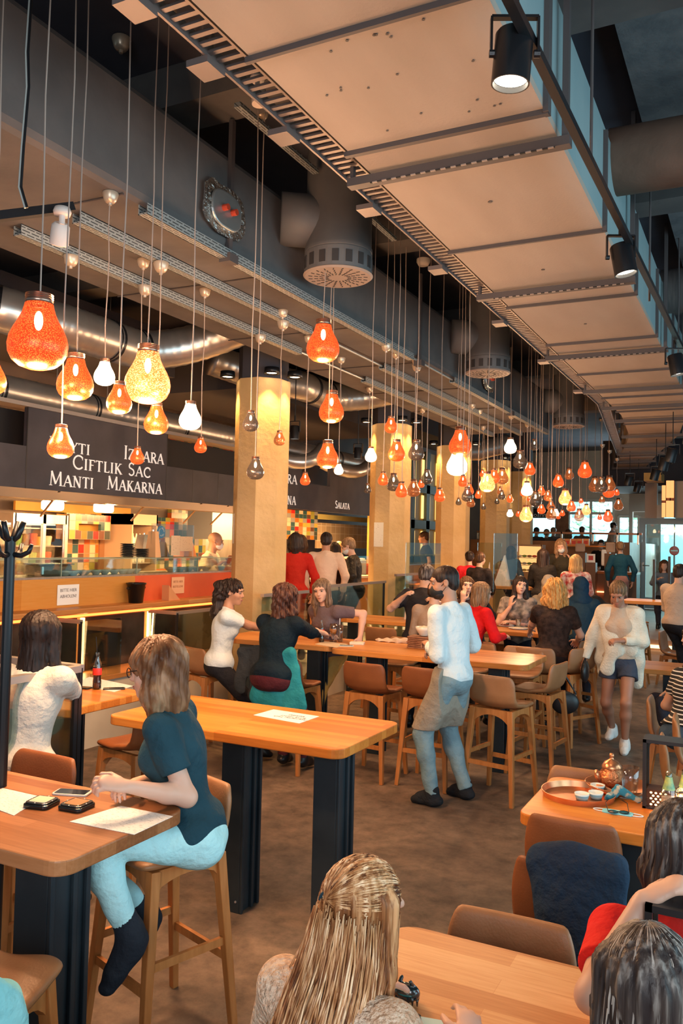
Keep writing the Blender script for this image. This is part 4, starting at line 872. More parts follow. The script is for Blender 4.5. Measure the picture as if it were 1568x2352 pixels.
for a, b in zip(ys, ys[1:]):
    mb = MB(); mb.bb((CXF-.05, a+.06, .66), (CXF-.03, b-.06, 1.19)); part('smoked_panel', mb, mirr, t, org=O)
for y in ys[3:6]:
    mb = MB(); mb.bb((CXF-.03, y-.02, .70), (CXF-.005, y+.02, 1.19)); part('light_tube', mb, emit_mat('tube_warm', (1, .42, .13), 6), t, org=O)
for y in (6.2, 7.2): light('tube_glow', 'AREA', (CXF+.03, y, .95), 4, (1, .5, .2), .05, (CXF+1, y, .9), .5)
mb = MB(); mb.bb((CXF-.6, 1.5, 1.58), (CXF-.12, 8.95, 1.60)); part('worktop', mb, steel, t, org=O)
mb = MB(); mb.bb((CXF-.13, 1.5, 1.60), (CXF-.122, 8.95, 1.76)); mb.bb((CXF-.45, 1.5, 1.76), (CXF-.12, 8.95, 1.768)); part('sneeze_guard', mb, glassT, t, org=O)
mb = MB(); mb.bb((CXF-.45, 1.5, 1.768), (CXF-.44, 8.95, 1.775)); mb.bb((CXF-.125, 1.5, 1.768), (CXF-.115, 8.95, 1.774))
for y in (3.4, 5.2, 6.0, 7.1, 8.2): mb.bb((CXF-.128, y-.004, 1.6), (CXF-.12, y+.004, 1.77))
part('glass_edge', mb, mat('edge_green', (.35, .42, .30), .3), t, org=O)
# plinth bench
mb = MB(); mb.bb((-6.02, 1, .62), (-5.62, 8.9, .66)); O = (-5.8, 5, 0)
t = thing('plinth_bench', 'low cream plinth with a wooden top running along the counter', 'plinth', O); part('wooden_top', mb, woodY, t, org=O)
mb = MB(); mb.bb((-6.02, 1, 0), (-5.66, 8.9, .62)); part('base', mb, cream, t, org=O)
# bowls on the counter
def bowl(label, loc, r, h, m, content=None, grp=None, seg=24):
    t = thing('bowl', label, 'bowl', loc, group=grp)
    mb = MB(); mb.lathe([(0, 0), (r*.45, 0), (r*.5, .006), (r*.85, h*.6), (r, h), (r*.96, h), (r*.8, h*.6), (r*.42, .012), (0, .012)], seg=seg); part('dish', mb, m, t, True)
    if content:
        mb = MB(); mb.lathe([(r*.9, h*.72), (r*.6, h*.95), (0, h*1.15)], seg=seg); part('food', mb, content, t, True)
    return t
china = mat('white_china', (.78, .76, .72), .25)
for k, (px, c) in enumerate(((149, 2), (166, 0), (192, 2), (220, 3), (240, 2), (262, 4), (281, 3), (296, 2), (311, 1))):
    p = at_x(px, 1324 if k < 3 else 1322, CXF-.24); p.z = 1.6; bowl(f'white bowl on the counter glass shelf, {ORD[k]} from the left', p, .065 if k > 2 else .08, .05, china, foodc[c], 'white bowls on the counter')
for k, (px, c) in enumerate(((392, 2), (412, 4), (432, 1), (452, 1), (472, 1), (505, 2), (522, 2))):
    p = at_x(px, 1315, CXF-.26); p.z = 1.6; bowl(f'cream salad bowl at the red end of the counter, {ORD[k]} from the left', p, .075, .055, mat('cream_china', (.78, .62, .42), .3), foodc[c], 'salad bowls at the red counter end')
p = at_x(112, 1322, CXF-.35); mb = MB(); mb.bb((-.12, -.2, 0), (.12, .2, .11)); t = thing('steel_tray', 'deep steel food container with a lid in the counter', 'container', (p.x, p.y, 1.6)); part('box', mb, mat('tray_steel', (.6, .58, .54), .25, 1), t, bevel=.02)
mb = MB(); mb.bb((-.13, -.21, .11), (.13, .21, .12)); part('lid', mb, MAT['tray_steel'], t)
# plates stacked
pl = MB(); pl.lathe([(0, 0), (.05, 0), (.085, .014), (.085, .018), (.05, .006), (0, .006)], seg=20); pm = pl.mesh('plate', mat('black_plate', (.02, .02, .02), .3), True)
p = at_x(292, 1292, CXF-.32)
for k in range(8): tag(link('black_plate', pm, None, (p.x, p.y, 1.778+k*.019)), f'black plate in the tall stack on the sneeze guard, {ORD[k]} from the bottom', 'plate', 'tall stack of black plates')
for k in range(5): tag(link('black_plate', pm, None, (p.x-.0, p.y+.23, 1.778+k*.019)), f'black plate in the short stack, {ORD[k]} from the bottom', 'plate', 'short stack of black plates')
# paper signs
def sign(label, px0, py0, px1, py1, X, lines, m, tcol, size, name='paper_sign'):
    a, b = at_x(px0, py0, X), at_x(px1, py1, X); h = a.z-b.z; w = b.y-a.y
    t = thing(name, label, 'sign', (X, (a.y+b.y)/2, b.z))
    mb = MB(); mb.bb((0, -w/2, 0), (.003, w/2, h)); part('sheet', mb, m, t)
    for k, s in enumerate(lines):
        mtx = Matrix.Translation((.0045, 0, h*(.72-.30*k))) @ Matrix(((0, 0, 1, 0), (1, 0, 0, 0), (0, 1, 0, 0), (0, 0, 0, 1)))
        text_mesh(s, size, mat(tcol[0], tcol[1], .7), t, mtx, depth=.0008)
    return t
sign('white paper sign BITTE HIER ABHOLEN! on the wooden counter front', 132, 1344, 180, 1387, CXF-.095, ['BITTE HIER', 'ABHOLEN!'], white_p, ('ink_grey', (.18, .17, .17)), .045)
sign('orange-tinted paper sign BITTE HIER BESTELLEN! on the red counter end', 394, 1326, 422, 1362, CXF-.094, ['BITTE HIER', 'BESTELLEN!'], mat('paper_peach', (.80, .46, .26), .7), ('ink_orange', (.50, .22, .10)), .036)
# black ice bucket
p = at_x(312, 1373, CXF+.02); t = thing('ice_bucket', 'black bucket with side knobs standing on the counter ledge', 'bucket', (p.x, p.y, 1.30))
mb = MB(); mb.lathe([(0, 0), (.075, 0), (.098, .2), (.108, .2), (.108, .215), (.092, .215), (.07, .01), (0, .01)], seg=28); part('bucket', mb, mat('gloss_black', (.01, .01, .01), .15), t, True)
for s in (-1, 1):
    mb = MB(); mb.tube([(0, s*.1, .16), (0, s*.135, .16)], .016, 10); part('knob', mb, MAT['gloss_black'], t)
p = at_x(394, 1366, CXF+.02); t = thing('card_stand', 'slanted wooden stand holding a dark picture card on the ledge', 'stand', (p.x, p.y, 1.30))
mb = MB(); mb.prism([(-.11, 0), (.09, 0), (-.11, .17)], -.05, .05, f=lambda x, y, z: (z, x, y)); part('wedge', mb, mat('stand_wood', (.62, .30, .14), .5), t)
mb = MB(); q_ = Matrix.Rotation(math.atan2(-.17, .2), 3, 'X'); mb.box((0, -.005, .09), (.07, .15, .004), 0, 0, q_); part('card', mb, mat('dark_card', (.05, .03, .02), .3), t)
# counter clutter
for px, py, X, w, h, lab, m in ((330, 1262, -6.5, .22, .26, 'silver cash register screen tilted on the counter', steel), (350, 1300, -6.3, .10, .3, 'leaning wooden menu holder behind the sneeze guard', mat('peach_wood', (.75, .42, .2), .5)),
                             (365, 1285, -6.45, .2, .18, 'bronze tapered food warmer box', mat('bronze', (.45, .22, .06), .4)), (425, 1285, -6.45, .26, .2, 'orange tapered lampshade box on the counter', mat('orange_box', (.8, .3, .1), .5))):
    p = at_x(px, py, X); t = thing('counter_box', lab, 'box', (p.x, p.y, 1.775)); mb = MB()
    mb.add([(-.08, -w/2, 0), (.08, -w/2, 0), (.08, w/2, 0), (-.08, w/2, 0), (-.05, -w*.28, h), (.05, -w*.28, h), (.05, w*.28, h), (-.05, w*.28, h)], [(0, 1, 2, 3), (4, 5, 6, 7), (0, 1, 5, 4), (1, 2, 6, 5), (2, 3, 7, 6), (3, 0, 4, 7)]); part('body', mb, m, t)
    mb = MB(); mb.lathe([(0, h), (.012, h), (.012, h+.02), (0, h+.025)], seg=10); part('knob', mb, steel, t)
# perspex screen with papers
a, b = at_x(348, 1202, -6.3), at_x(443, 1285, -6.3); O = (-6.3, a.y, b.z)
t = thing('perspex_screen', 'clear perspex screen over the counter with two taped notices', 'screen', O)
mb = MB(); mb.bb((-6.304, a.y, b.z-.05), (-6.296, b.y, a.z)); part('pane', mb, glassm, t, org=O)
for px0, py0, px1, py1, nm in ((394, 1230, 413, 1276, 'notice'), (415, 1232, 442, 1266, 'notice')):
    c, d = at_x(px0, py0, -6.29), at_x(px1, py1, -6.29); mb = MB(); mb.bb((-6.295, c.y, d.z), (-6.291, d.y, c.z)); part(nm, mb, mat('notice_warm', (.78, .58, .38), .7, noise=(30, (.5, .32, .2), (.6, .7), (1, 1, 3))), t, org=O)
p = at_x(370, 1222, -6.32); t = thing('sign_reflection', 'painted reflection of a round blue sign with three white arrows in the perspex screen', 'sign', p)  # solid disc imitating a street sign's reflection in the perspex
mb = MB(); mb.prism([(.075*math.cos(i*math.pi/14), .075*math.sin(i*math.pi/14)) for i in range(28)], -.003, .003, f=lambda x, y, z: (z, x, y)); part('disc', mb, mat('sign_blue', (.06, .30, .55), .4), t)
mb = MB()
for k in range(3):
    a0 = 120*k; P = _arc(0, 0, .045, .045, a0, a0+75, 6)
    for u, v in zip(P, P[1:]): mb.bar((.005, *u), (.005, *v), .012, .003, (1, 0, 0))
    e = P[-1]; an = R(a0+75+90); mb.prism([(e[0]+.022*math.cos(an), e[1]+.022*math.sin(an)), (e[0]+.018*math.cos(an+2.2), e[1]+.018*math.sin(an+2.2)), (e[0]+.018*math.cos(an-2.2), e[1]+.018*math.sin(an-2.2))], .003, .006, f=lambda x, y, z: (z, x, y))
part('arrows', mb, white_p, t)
# second counter under SALATA
O = (-6.6, 12, FZ)
t = thing('salad_counter', 'lit salad counter behind the queue between the first two pillars', 'counter', O)
mb = MB(); mb.bb((-7.3, 9.8, FZ), (-6.6, 14.2, 1.35)); part('base', mb, mat('counter_orange', (.70, .28, .08), .5), t, org=O)
mb = MB(); mb.bb((-7.3, 9.8, 1.35), (-6.5, 14.2, 1.39)); part('worktop', mb, cream, t, org=O)
mb = MB(); mb.bb((-6.62, 9.8, 1.39), (-6.612, 14.2, 1.75)); part('sneeze_guard', mb, glassm, t, org=O)
slab('tile_wall', 'small bright mosaic tiles behind the queue', 'tiles', 660, 1170, 728, 1240, -8.3, .05, tile_mat('tiles_small', (.16, .085), warmtile))
slab('tile_wall', 'brown square tiles with pale grout behind the masked woman', 'tiles', 728, 1200, 846, 1260, -8.35, .04, tile_mat('tiles_brown', (.22, .16), [(.42, .30, .18), (.45, .32, .19), (.38, .27, .16)], grout=(.65, .55, .4)))
slab('wall_panel', 'olive green textured wall strip above the brown tiles', 'panel', 728, 1180, 850, 1201, -8.34, .04, mat('olive_plaster', (.50, .42, .14), .8, bump=(8, .5)))
for k, (px, py, w, h, m, lab) in enumerate(((700, 1262, .5, .2, mat('red_bowlstack', (.7, .2, .1), .5), 'broad red container on the salad counter'), (775, 1262, .35, .3, white_p, 'white food boxes piled on the salad counter'), (822, 1245, .3, .28, mat('scale_white', (.7, .68, .6), .5), 'white scale behind the masked woman'), (838, 1262, .12, .18, mat('jar_red', (.6, .1, .05), .4), 'small red jar beside the white scale'))):
    p = at_x(px, py, -6.9); mb = MB(); mb.bb((-.12, -w/2, 0), (.12, w/2, h)); mb.bb((-.10, -w/2+.02, h), (.10, w/2-.02, h+.03)); o = solo('counter_box', mb, m, lab, 'box', (0, 0, 0), bevel=.01); o.location = (p.x, p.y, 1.39)
# lattice screen with glowing strips between the pillars
a, b = at_x(940, 1110, -7.2), at_x(1002, 1250, -7.2); O = (-7.2, a.y, FZ)
t = thing('lattice_screen', 'tall dark green lattice screen with glowing yellow strips', 'screen', O)
mb = MB(); mb.bb((-7.3, a.y-2, FZ), (-7.22, b.y+1.5, 4.2)); part('backing', mb, mat('screen_gold', (.5, .30, .06), .6), t, org=O)
mb = MB(); y = a.y-1
while y < b.y+1.5: mb.bb((-7.2, y, FZ), (-7.12, y+.22, 4.2)); y += .95
for z in (1.5, 2.35, 3.2): mb.bb((-7.2, a.y-1, z), (-7.12, b.y+1.5, z+.2))
part('frame', mb, mat('screen_green', (.07, .09, .075), .6), t, org=O)
for k in range(3):
    for z in (1.75, 2.6, 3.45):
        for j in range(3):
            y = b.y-1.05+j*.2+ (k-1)*.95; mb = MB(); mb.bb((-7.21, y, z), (-7.19, y+.13, z+.55)); part('glow_strip', mb, emit_mat('screen_glow', (1, .62, .2), 1.6), t, org=O)
# glowing tubes at far right
for k, px in enumerate((1524, 1534, 1543)):
    a, b = at_y(px, 1104 if k else 1115, 19.5), at_y(px, 1188, 19.5); 
    t = thing('tube_lamp', f'vertical glowing orange tube lamp above the glass door, {["left", "middle", "right"][k]} one', 'lamp', (a.x, 19.5, b.z), group='vertical tube lamps')
    h = a.z-b.z
    for z0, z1 in ((0, h*.45), (h*.53, h)):
        mb = MB(); mb.tube([(0, 0, z0), (0, 0, z1)], .04, 12); part('tube', mb, emit_mat('tube_far', (1, .42, .14), 4 if k else 1.2), t)
    mb = MB(); mb.bb((-.05, .05, 0), (.05, .07, h)); part('mount', mb, mat('mount_brown', (.16, .06, .03), .6), t)
a, b = at_y(1548, 1105, 19.7), at_y(1700, 1190, 19.7); mb = MB(); mb.bb((a.x, 19.7, b.z), (b.x, 20.2, a.z)); solo('wall_box', mb, mat('wall_cream', (.50, .38, .28), .8), 'cream wall box to the right of the glowing tube lamps', 'panel')
for px0, py0, px1, py1, Y, m, lab in ((1481, 1110, 1508, 1190, 20.5, mat('grey_panel', (.40, .33, .28), .7), 'brownish grey wall panel left of the tube lamps'), (1508, 1160, 1523, 1190, 20.4, mat('pale_panel', (.5, .52, .52), .6), 'pale narrow panel beside the tube lamps'), (1277, 1176, 1305, 1226, 27.6, mat('brick_brown', (.17, .07, .035), .8, noise=(6, (.25, .12, .06))), 'dark brown brick column between the back windows')):
    a, b = at_y(px0, py0, Y), at_y(px1, py1, Y); mb = MB(); mb.bb((a.x, Y, b.z), (b.x, Y+.2, a.z)); solo('wall_panel', mb, m, lab, 'panel')
a, b = at_y(1200, 1168, 27.4), at_y(1278, 1190, 27.4); t = thing('shop_sign', 'black sign board with white reversed lettering in the back window', 'sign', (a.x, 27.4, b.z))
mb = MB(); mb.bb((0, 0, 0), (b.x-a.x, .05, a.z-b.z)); part('board', mb, black, t)
text_mesh('\u0254mnsor'[1:], .22, white_p, t, Matrix.Translation(((b.x-a.x)/2, -.004, .1)) @ Matrix.Rotation(R(90), 4, 'X') @ Matrix.Scale(-1, 4, (1, 0, 0)), depth=.002)
# bar at the back with raised gallery
BY = 19.3; O = (-4, BY, FZ)
def X_(px, y=1260, Y=BY): return at_y(px, y, Y).x
t = thing('bar_counter', 'long wooden bar at the back with a glowing strip and dark panels', 'counter', O)
mb = MB(); mb.bb((X_(1138), BY, FZ), (X_(1462), BY+.6, 1.42)); part('base', mb, mat('bar_brown', (.16, .075, .035), .5), t, org=O)
mb = MB(); mb.bb((X_(1138), BY-.05, 1.42), (X_(1462), BY+.65, 1.47)); part('worktop', mb, woodT, t, org=O)
mb = MB(); mb.bb((X_(1340), BY-.06, 1.0), (X_(1405), BY-.02, 1.03)); part('led_strip', mb, emit_mat('bar_strip', (1, .28, .10), 5), t, org=O)
mb = MB(); mb.bb((X_(1138), BY-.02, 1.47), (X_(1186), BY, 2.05)); part('wood_screen', mb, mat('screen_wood', (.42, .19, .06), .5), t, org=O)
# lit pastry case
a, b = at_y(1182, 1250, BY-.35), at_y(1243, 1315, BY-.35); O = (a.x, BY-.35, FZ)
t = thing('pastry_case', 'brightly lit glass pastry case at the back bar', 'display case', O)
mb = MB(); w = b.x-a.x; h = a.z-FZ; zb = b.z-FZ
for x in (0, w): mb.bb((x-.02, 0, 0), (x+.02, .3, h))
mb.bb((0, 0, h-.03), (w, .3, h)); mb.bb((0, 0, 0), (w, .3, zb)); part('frame', mb, mat('case_frame', (.3, .18, .1), .4), t)
mb = MB(); mb.bb((.03, .28, zb), (w-.03, .29, h-.04)); part('lit_back', mb, emit_mat('case_light', (1, .48, .16), 1.1), t)
for z in (zb+.15, zb+.32):
    mb = MB(); mb.bb((.02, .02, z), (w-.02, .28, z+.012)); part('shelf', mb, steel, t)
k = 0
for z in (zb+.01, zb+.165, zb+.335):
    for j in range(5):
        mb = MB(); mb.ell((a.x+.08+j*(w-.16)/4, BY-.22, FZ+z+.03), (.06, .05, .028), 10, 7); solo('pastry', mb, foodc[(j+k) % 5], f'pastry in the lit case, {["bottom", "middle", "top"][k]} row, {ORD[j]} from the left', 'pastry', group='pastries in the lit case', smooth=True)
    k += 1
# gallery
GY = 22.0; gz = at_y(1300, 1243, GY).z
mb = MB(); mb.bb((-7.2, GY, FZ), (-3.0, 27.9, gz)); solo('gallery_floor', mb, mat('gallery_wood', (.34, .14, .05), .5, noise=(3, (.42, .19, .08))), 'wood-fronted raised gallery floor behind the bar', 'gallery')
t = thing('gallery_railing', 'slim copper-topped glass railing along the raised gallery', 'railing', (-5, GY-.05, gz))
rzt = at_y(1300, 1222, GY-.05).z-gz
mb = MB(); mb.bb((-2.0, 0, rzt-.05), (2.3, .05, rzt)); part('top_rail', mb, mat('rail_copper', (.42, .20, .12), .4, .5), t)
mb = MB(); mb.bb((-2.0, .02, .02), (2.3, .03, rzt-.05)); part('pane', mb, glassm, t)
for x in (-1.6, -.6, .3, 1.1, 1.7, 2.2):
    mb = MB(); mb.bb((x-.02, 0, -.05), (x+.02, .04, rzt)); part('post', mb, steel, t)
mb = MB()
for q0, q1 in ((1318, 1344), (1388, 1413), (1345, 1368)):
    mb = MB(); mb.bb((at_y(q0, 1260, 19.0).x, 18.98, FZ), (at_y(q1, 1260, 19.0).x, 19.2, at_y(1350, 1270 if q0 != 1345 else 1292, 19.0).z)); solo('bar_cabinet', mb, mat('bar_brown2', (.13, .06, .03), .5), 'narrow dark cabinet at the bar front, ' + {1318: 'left', 1388: 'right', 1345: 'middle'}[q0] + ' one', 'cabinet')
# shelf items at the bar
for k, px in enumerate((1288, 1303, 1318, 1331, 1346)):
    p = at_y(px, 1246, 20.4); mb = MB(); mb.bb((-.07, -.04, 0), (.07, .04, .17)); mb.bb((-.045, -.046, .04), (.045, -.04, .12), 1)
    o = solo('spice_tin', mb, [mat('tin_copper', (.62, .26, .10), .35, .4), mat('tin_red', (.65, .05, .03), .5)], f'copper-coloured tin with a red label on the bar shelf, {ORD[k]} from the left', 'tin', (0, 0, 0), 'tins on the bar shelf'); o.location = (p.x, 20.4, p.z-.08)
mb = MB(); mb.bb((X_(1275, Y=20.4), 20.3, 2.02), (X_(1400, Y=20.4), 20.6, 2.05)); mb.bb((X_(1275, Y=20.4), 20.3, FZ), (X_(1275, Y=20.4)+.05, 20.6, 2.02)); mb.bb((X_(1400, Y=20.4)-.05, 20.3, FZ), (X_(1400, Y=20.4), 20.6, 2.02)); solo('bar_shelf', mb, woodT, 'wooden shelf frame behind the bar carrying copper tins', 'shelf')
gb = MB(); gb.lathe([(0, 0), (.03, 0), (.033, .1), (.03, .1), (.027, .005), (0, .005)], seg=12); gm = gb.mesh('glass', glass_mat('bar_glass', (.9, .9, .88), .3), True)
for k in range(16):
    x = X_(1192+k*13 if k < 9 else 1310+(k-9)*10); tag(link('bar_glass', gm, None, (x, BY+.2+.1*(k % 2), 1.47)), f'clear glass on the back bar, {"left" if k < 9 else "right"} group, {ORD[k if k < 9 else k-9]} from left', 'glass', 'glasses on the back bar')
for k, (px0, py0, px1, py1, lab, m) in enumerate(((1320, 1248, 1342, 1268, 'beige rounded paper bag on the bar, left one', mat('bag_paper', (.48, .34, .25), .8)), (1390, 1246, 1411, 1270, 'beige rounded paper bag on the bar, right one', MAT['bag_paper']), (1347, 1272, 1366, 1292, 'framed red picture card leaning at the bar', mat('card_red', (.5, .05, .04), .6)), (1380, 1262, 1393, 1300, 'white till screen turned edge-on at the bar', white_p))):
    a, b = at_y(px0, py0, BY-.3), at_y(px1, py1, BY-.3); mb = MB(); mb.bb((a.x, BY-.3, b.z), (b.x, BY-.22, a.z))
    if k == 2: mb = MB(); mb.bb((a.x, BY-.3, b.z), (b.x, BY-.28, a.z), 0); mb.bb((a.x+.04, BY-.305, b.z+.05), (b.x-.04, BY-.3, a.z-.04), 1); solo('picture_card', mb, [white_p, m], lab, 'card'); continue
    solo('till_screen' if k == 3 else 'paper_bag', mb, m, lab, 'screen' if k == 3 else 'bag', bevel=.03)
# acrylic dividers on tables and glass railings
def pane(label, pts, m=glassT, t_=.008, posts=(), name='acrylic_divider', rail=None):
    """vertical pane from bottom-left to top-right corner points a,b in plan with z0,z1"""
    (ax, ay), (bx, by), z0, z1 = pts; a, b = Vector((ax, ay, 0)), Vector((bx, by, 0)); c = (a+b)/2
    t = thing(name, label, 'divider' if name == 'acrylic_divider' else 'railing', (c.x, c.y, z0))
    a -= c; b -= c; mb = MB(); mb.bar(a+Vector((0, 0, (z1-z0)/2)), b+Vector((0, 0, (z1-z0)/2)), t_, z1-z0); part('pane', mb, m, t)
    if rail:
        mb = MB(); mb.bar(a+Vector((0, 0, z1-z0)), b+Vector((0, 0, z1-z0)), .045, .035); part('top_rail', mb, rail, t)
    for f in posts:
        q = a.lerp(b, f); mb = MB(); mb.bb((q.x-.012, q.y-.012, 0), (q.x+.012, q.y+.012, z1-z0)); part('post', mb, black, t)
    return t
railm = mat('rail_steel', (.42, .36, .32), .35, .7)
def P2(px, py, z): p = at_z(px, py, z); return (p.x, p.y)
pane('glass fence corner left of the cola table, side running toward the camera', ((-3.22, 1.9), (-3.22, 3.3), 0, 1.3), rail=railm, posts=(.985,), name='glass_railing')
pane('glass fence corner left of the cola table, side running away to the left', ((-4.3, 3.32), (-3.22, 3.32), 0, 1.3), rail=railm, posts=(.99,), name='glass_railing')
for k, (px0, py0, px1, py1) in enumerate(((62, 1407, 190, 1428), (290, 1388, 410, 1408))):
    A = at_x(px1, py1, -5.62); pane(f'short glass screen across the plinth, {["by the dark-haired guest", "by the light tubes"][k]}', ((-5.62, A.y-.02), (-6.0, A.y-.02), .66, A.z), rail=railm, posts=(.02,), name='glass_railing')
    pane(f'long low glass screen on the plinth edge, {["before the left light tube", "before the right smoked panel"][k]}', ((-5.64, A.y), (-5.64, A.y+(.85 if k else .55)), .66, A.z), name='glass_railing', rail=railm if k else None)
pane('glass railing with steel rail beside the first pillar', ((-5.0, 7.9), (-5.0, 8.95), .1, at_x(600, 1368, -5.0).z), rail=railm, name='glass_railing')
pane('glass railing with steel rail behind the grey-shirted woman', ((-5.05, 9.5), (-5.05, 11.4), .35, 1.42), rail=railm, posts=(.02, .98), name='glass_railing')
pane('glass railing with steel rail beside the second pillar', ((-4.92, 11.5), (-4.92, 12.9), 0, 1.52), rail=railm, posts=(.5,), name='glass_railing')

# ================================================================ tables and stools
def table(label, x0, x1, y0, y1, z, legs, m=woodT, r=.07, th=.05, group=None, lw=.145, ld=.18):
    cx, cy = (x0+x1)/2, (y0+y1)/2; t = thing('bar_table' if z > .9 else 'dining_table', label, 'table', (cx, cy, 0), group=group)
    mb = MB(); mb.prism(rrect(x0-cx, x1-cx, y0-cy, y1-cy, r), z-th, z); part('tabletop', mb, m, t, bevel=.006)
    for lx, ly in legs:
        mb = MB(); x, y = lx-cx, ly-cy; h = z-th
        mb.bb((x-lw/2, y-ld/2, 0), (x+lw/2-.012, y+ld/2, h)); mb.bb((x+lw/2-.012, y-ld/2, 0), (x+lw/2+.004, y-ld/2+.02, h)); mb.bb((x+lw/2-.012, y+.01, 0), (x+lw/2+.004, y+.03, h)); mb.bb((x+lw/2-.012, y+ld/2-.02, 0), (x+lw/2+.004, y+ld/2, h))
        l = part('leg', mb, tbl_steel, t, bevel=.003)
        mb = MB()
        for sx in (-1, 1): mb.tube([(x+sx*.04, y-ld/2-.004, .06), (x+sx*.04, y-ld/2, .06)], .006, 8)
        part('bolt', mb, zinc, l)
    mb = MB(); mb.bb((min(l[0] for l in legs)-cx-.05, -.04, z-th-.025), (max(l[0] for l in legs)-cx+.05, .04, z-th)); part('under_rail', mb, tbl_steel, t)
    return t
T2 = table('empty orange-brown bar table on two black steel legs in the middle foreground', -3.28, -1.80, 3.58, 4.33, 1.0, ((-2.55, 3.87), (-1.98, 3.87)))
T1 = table('bar table at lower left with menus, pagers and a white phone', -4.0, -1.9, 1.90, 2.53, 1.0, ((-2.12, 2.09), (-3.4, 2.2)), m=plank_mat('walnut_top', (.24, .085, .03), (.36, .14, .05), (.46, .20, .085), .07), lw=.16, ld=.18)
T3 = table('long bar table with the stacked flatbread and the waiter beside it', -3.62, -1.76, 6.92, 7.72, 1.0, ((-3.3, 7.3), (-2.1, 7.3)), m=woodT2)
T3a = table('bar table where the three women sit with drinks', -5.0, -3.66, 7.02, 7.72, 1.0, ((-4.75, 7.3), (-3.95, 7.3)), m=woodT2)
T0 = table('bar table with the cola bottle beside the dark-haired guest', -4.9, -3.56, 3.52, 4.28, 1.0, ((-3.85, 3.85), (-4.7, 3.9)))
T4 = table('bar table with wine glasses and plates beside the woman in red', -3.5, -2.05, 9.55, 10.3, 1.0, ((-3.2, 9.9), (-2.3, 9.9)), m=woodT2)
T5 = table('bar table with acrylic dividers behind the grey-shirted woman', -5.15, -3.75, 9.75, 10.45, 1.0, ((-4.9, 10.1), (-4.0, 10.1)), m=woodT2)
TR = table('dining table at right with the copper tray and teapot', -1.02, .6, 3.88, 4.62, .75, ((-.52, 4.2), (.3, 4.2)), th=.055)
TB = table('large oak dining table at the bottom edge with the hair clip and phone', -1.07, .7, 1.35, 2.58, .75, ((-.4, 2.0), (.4, 2.0)), m=plank_mat('worn_oak', (.42, .17, .06), (.58, .28, .11), (.72, .42, .20), .085, 0, .4, 1.3), r=.09)
T6 = table('bar table before the pastry case', -4.9, -3.6, 14.6, 15.3, 1.27, ((-4.7, 14.9), (-3.8, 14.9)), m=woodT2)
T7 = table('low table between the beige booth seats at the back', -2.75, -2.15, 12.6, 13.2, .95, ((-2.6, 12.9), (-2.3, 12.9)), m=woodT2, lw=.08, ld=.1)
T8 = table('small slatted table right of the walking woman', -1.25, -.5, 9.2, 9.9, .75, ((-.9, 9.5), (-.7, 9.5)), m=woodT2, lw=.08, ld=.1)
T9 = table('wooden table at the right behind the glass door', -1.95, -1.0, 13.4, 14.1, 1.2, ((-1.7, 13.8), (-1.2, 13.8)), m=woodT2, lw=.08, ld=.1)

def shell_mesh(name, m, zs, back, w=.42, thick=.042):
    """one-piece upholstered shell: profile swept across width, seat front at +Y"""
    prof = [(.20, zs-.005), (.13, zs), (.04, zs-.008), (-.06, zs-.006), (-.13, zs+.008), (-.175, zs+.045), (-.195, zs+.10), (-.205, zs+.17), (-.215, back)]
    pr_ = []
    for i in range(len(prof)-1):
        for k in range(3): f = k/3; pr_.append((prof[i][0]*(1-f)+prof[i+1][0]*f, prof[i][1]*(1-f)+prof[i+1][1]*f))
    pr_.append(prof[-1]); L = len(pr_); NU = 13; top = []; bot = []
    for i, (y, z) in enumerate(pr_):
        a = pr_[max(i-1, 0)]; b = pr_[min(i+1, L-1)]; d = Vector((b[0]-a[0], b[1]-a[1])).normalized(); n = Vector((d.y, -d.x))
        if n.y < 0 and i < 6: n = -n
        f = i/(L-1); e = min(f, 1-f)/.13; ww = w/2*(1-.16*max(0, 1-e)**2.5) * (1.0 if f > .5 else .98)
        for j in range(NU):
            u = -1+2*j/(NU-1); edge = 1-abs(u)**6*.35; th = thick/2*edge*(1-.3*max(0, 1-e)**2)
            ex = .022*(u*u)*(1 if .3 < f < 1 else .4); nn = Vector((-d.y, d.x)) if False else n
            inn = Vector((y, z))
            # front / upper face normal: up for the seat, forward for the back
            up = Vector((-d.y, d.x)); up = up if (up.y > 0 or up.x > 0) and not (up.y < -.2) else -up
            p = inn+up*(th+ex); q = inn-up*th+up*ex
            top.append((u*ww, p.x, p.y)); bot.append((u*ww, q.x, q.y))
    n = L*NU; fs = []
    for i in range(L-1):
        for j in range(NU-1):
            a = i*NU+j; fs.append((a, a+1, a+NU+1, a+NU)); fs.append((n+a, n+a+NU, n+a+NU+1, n+a+1))
    for i in range(L-1):
        a = i*NU; fs.append((a, a+NU, n+a+NU, n+a)); a += NU-1; fs.append((a, n+a, n+a+NU, a+NU))
    for j in range(NU-1):
        fs.append((j, n+j, n+j+1, j+1)); a = (L-1)*NU+j; fs.append((a, a+1, n+a+1, n+a))
    mb = MB(); mb.add(top+bot, fs); me = mb.mesh(name, m, True); fix_normals(me); me.shade_smooth(); return me
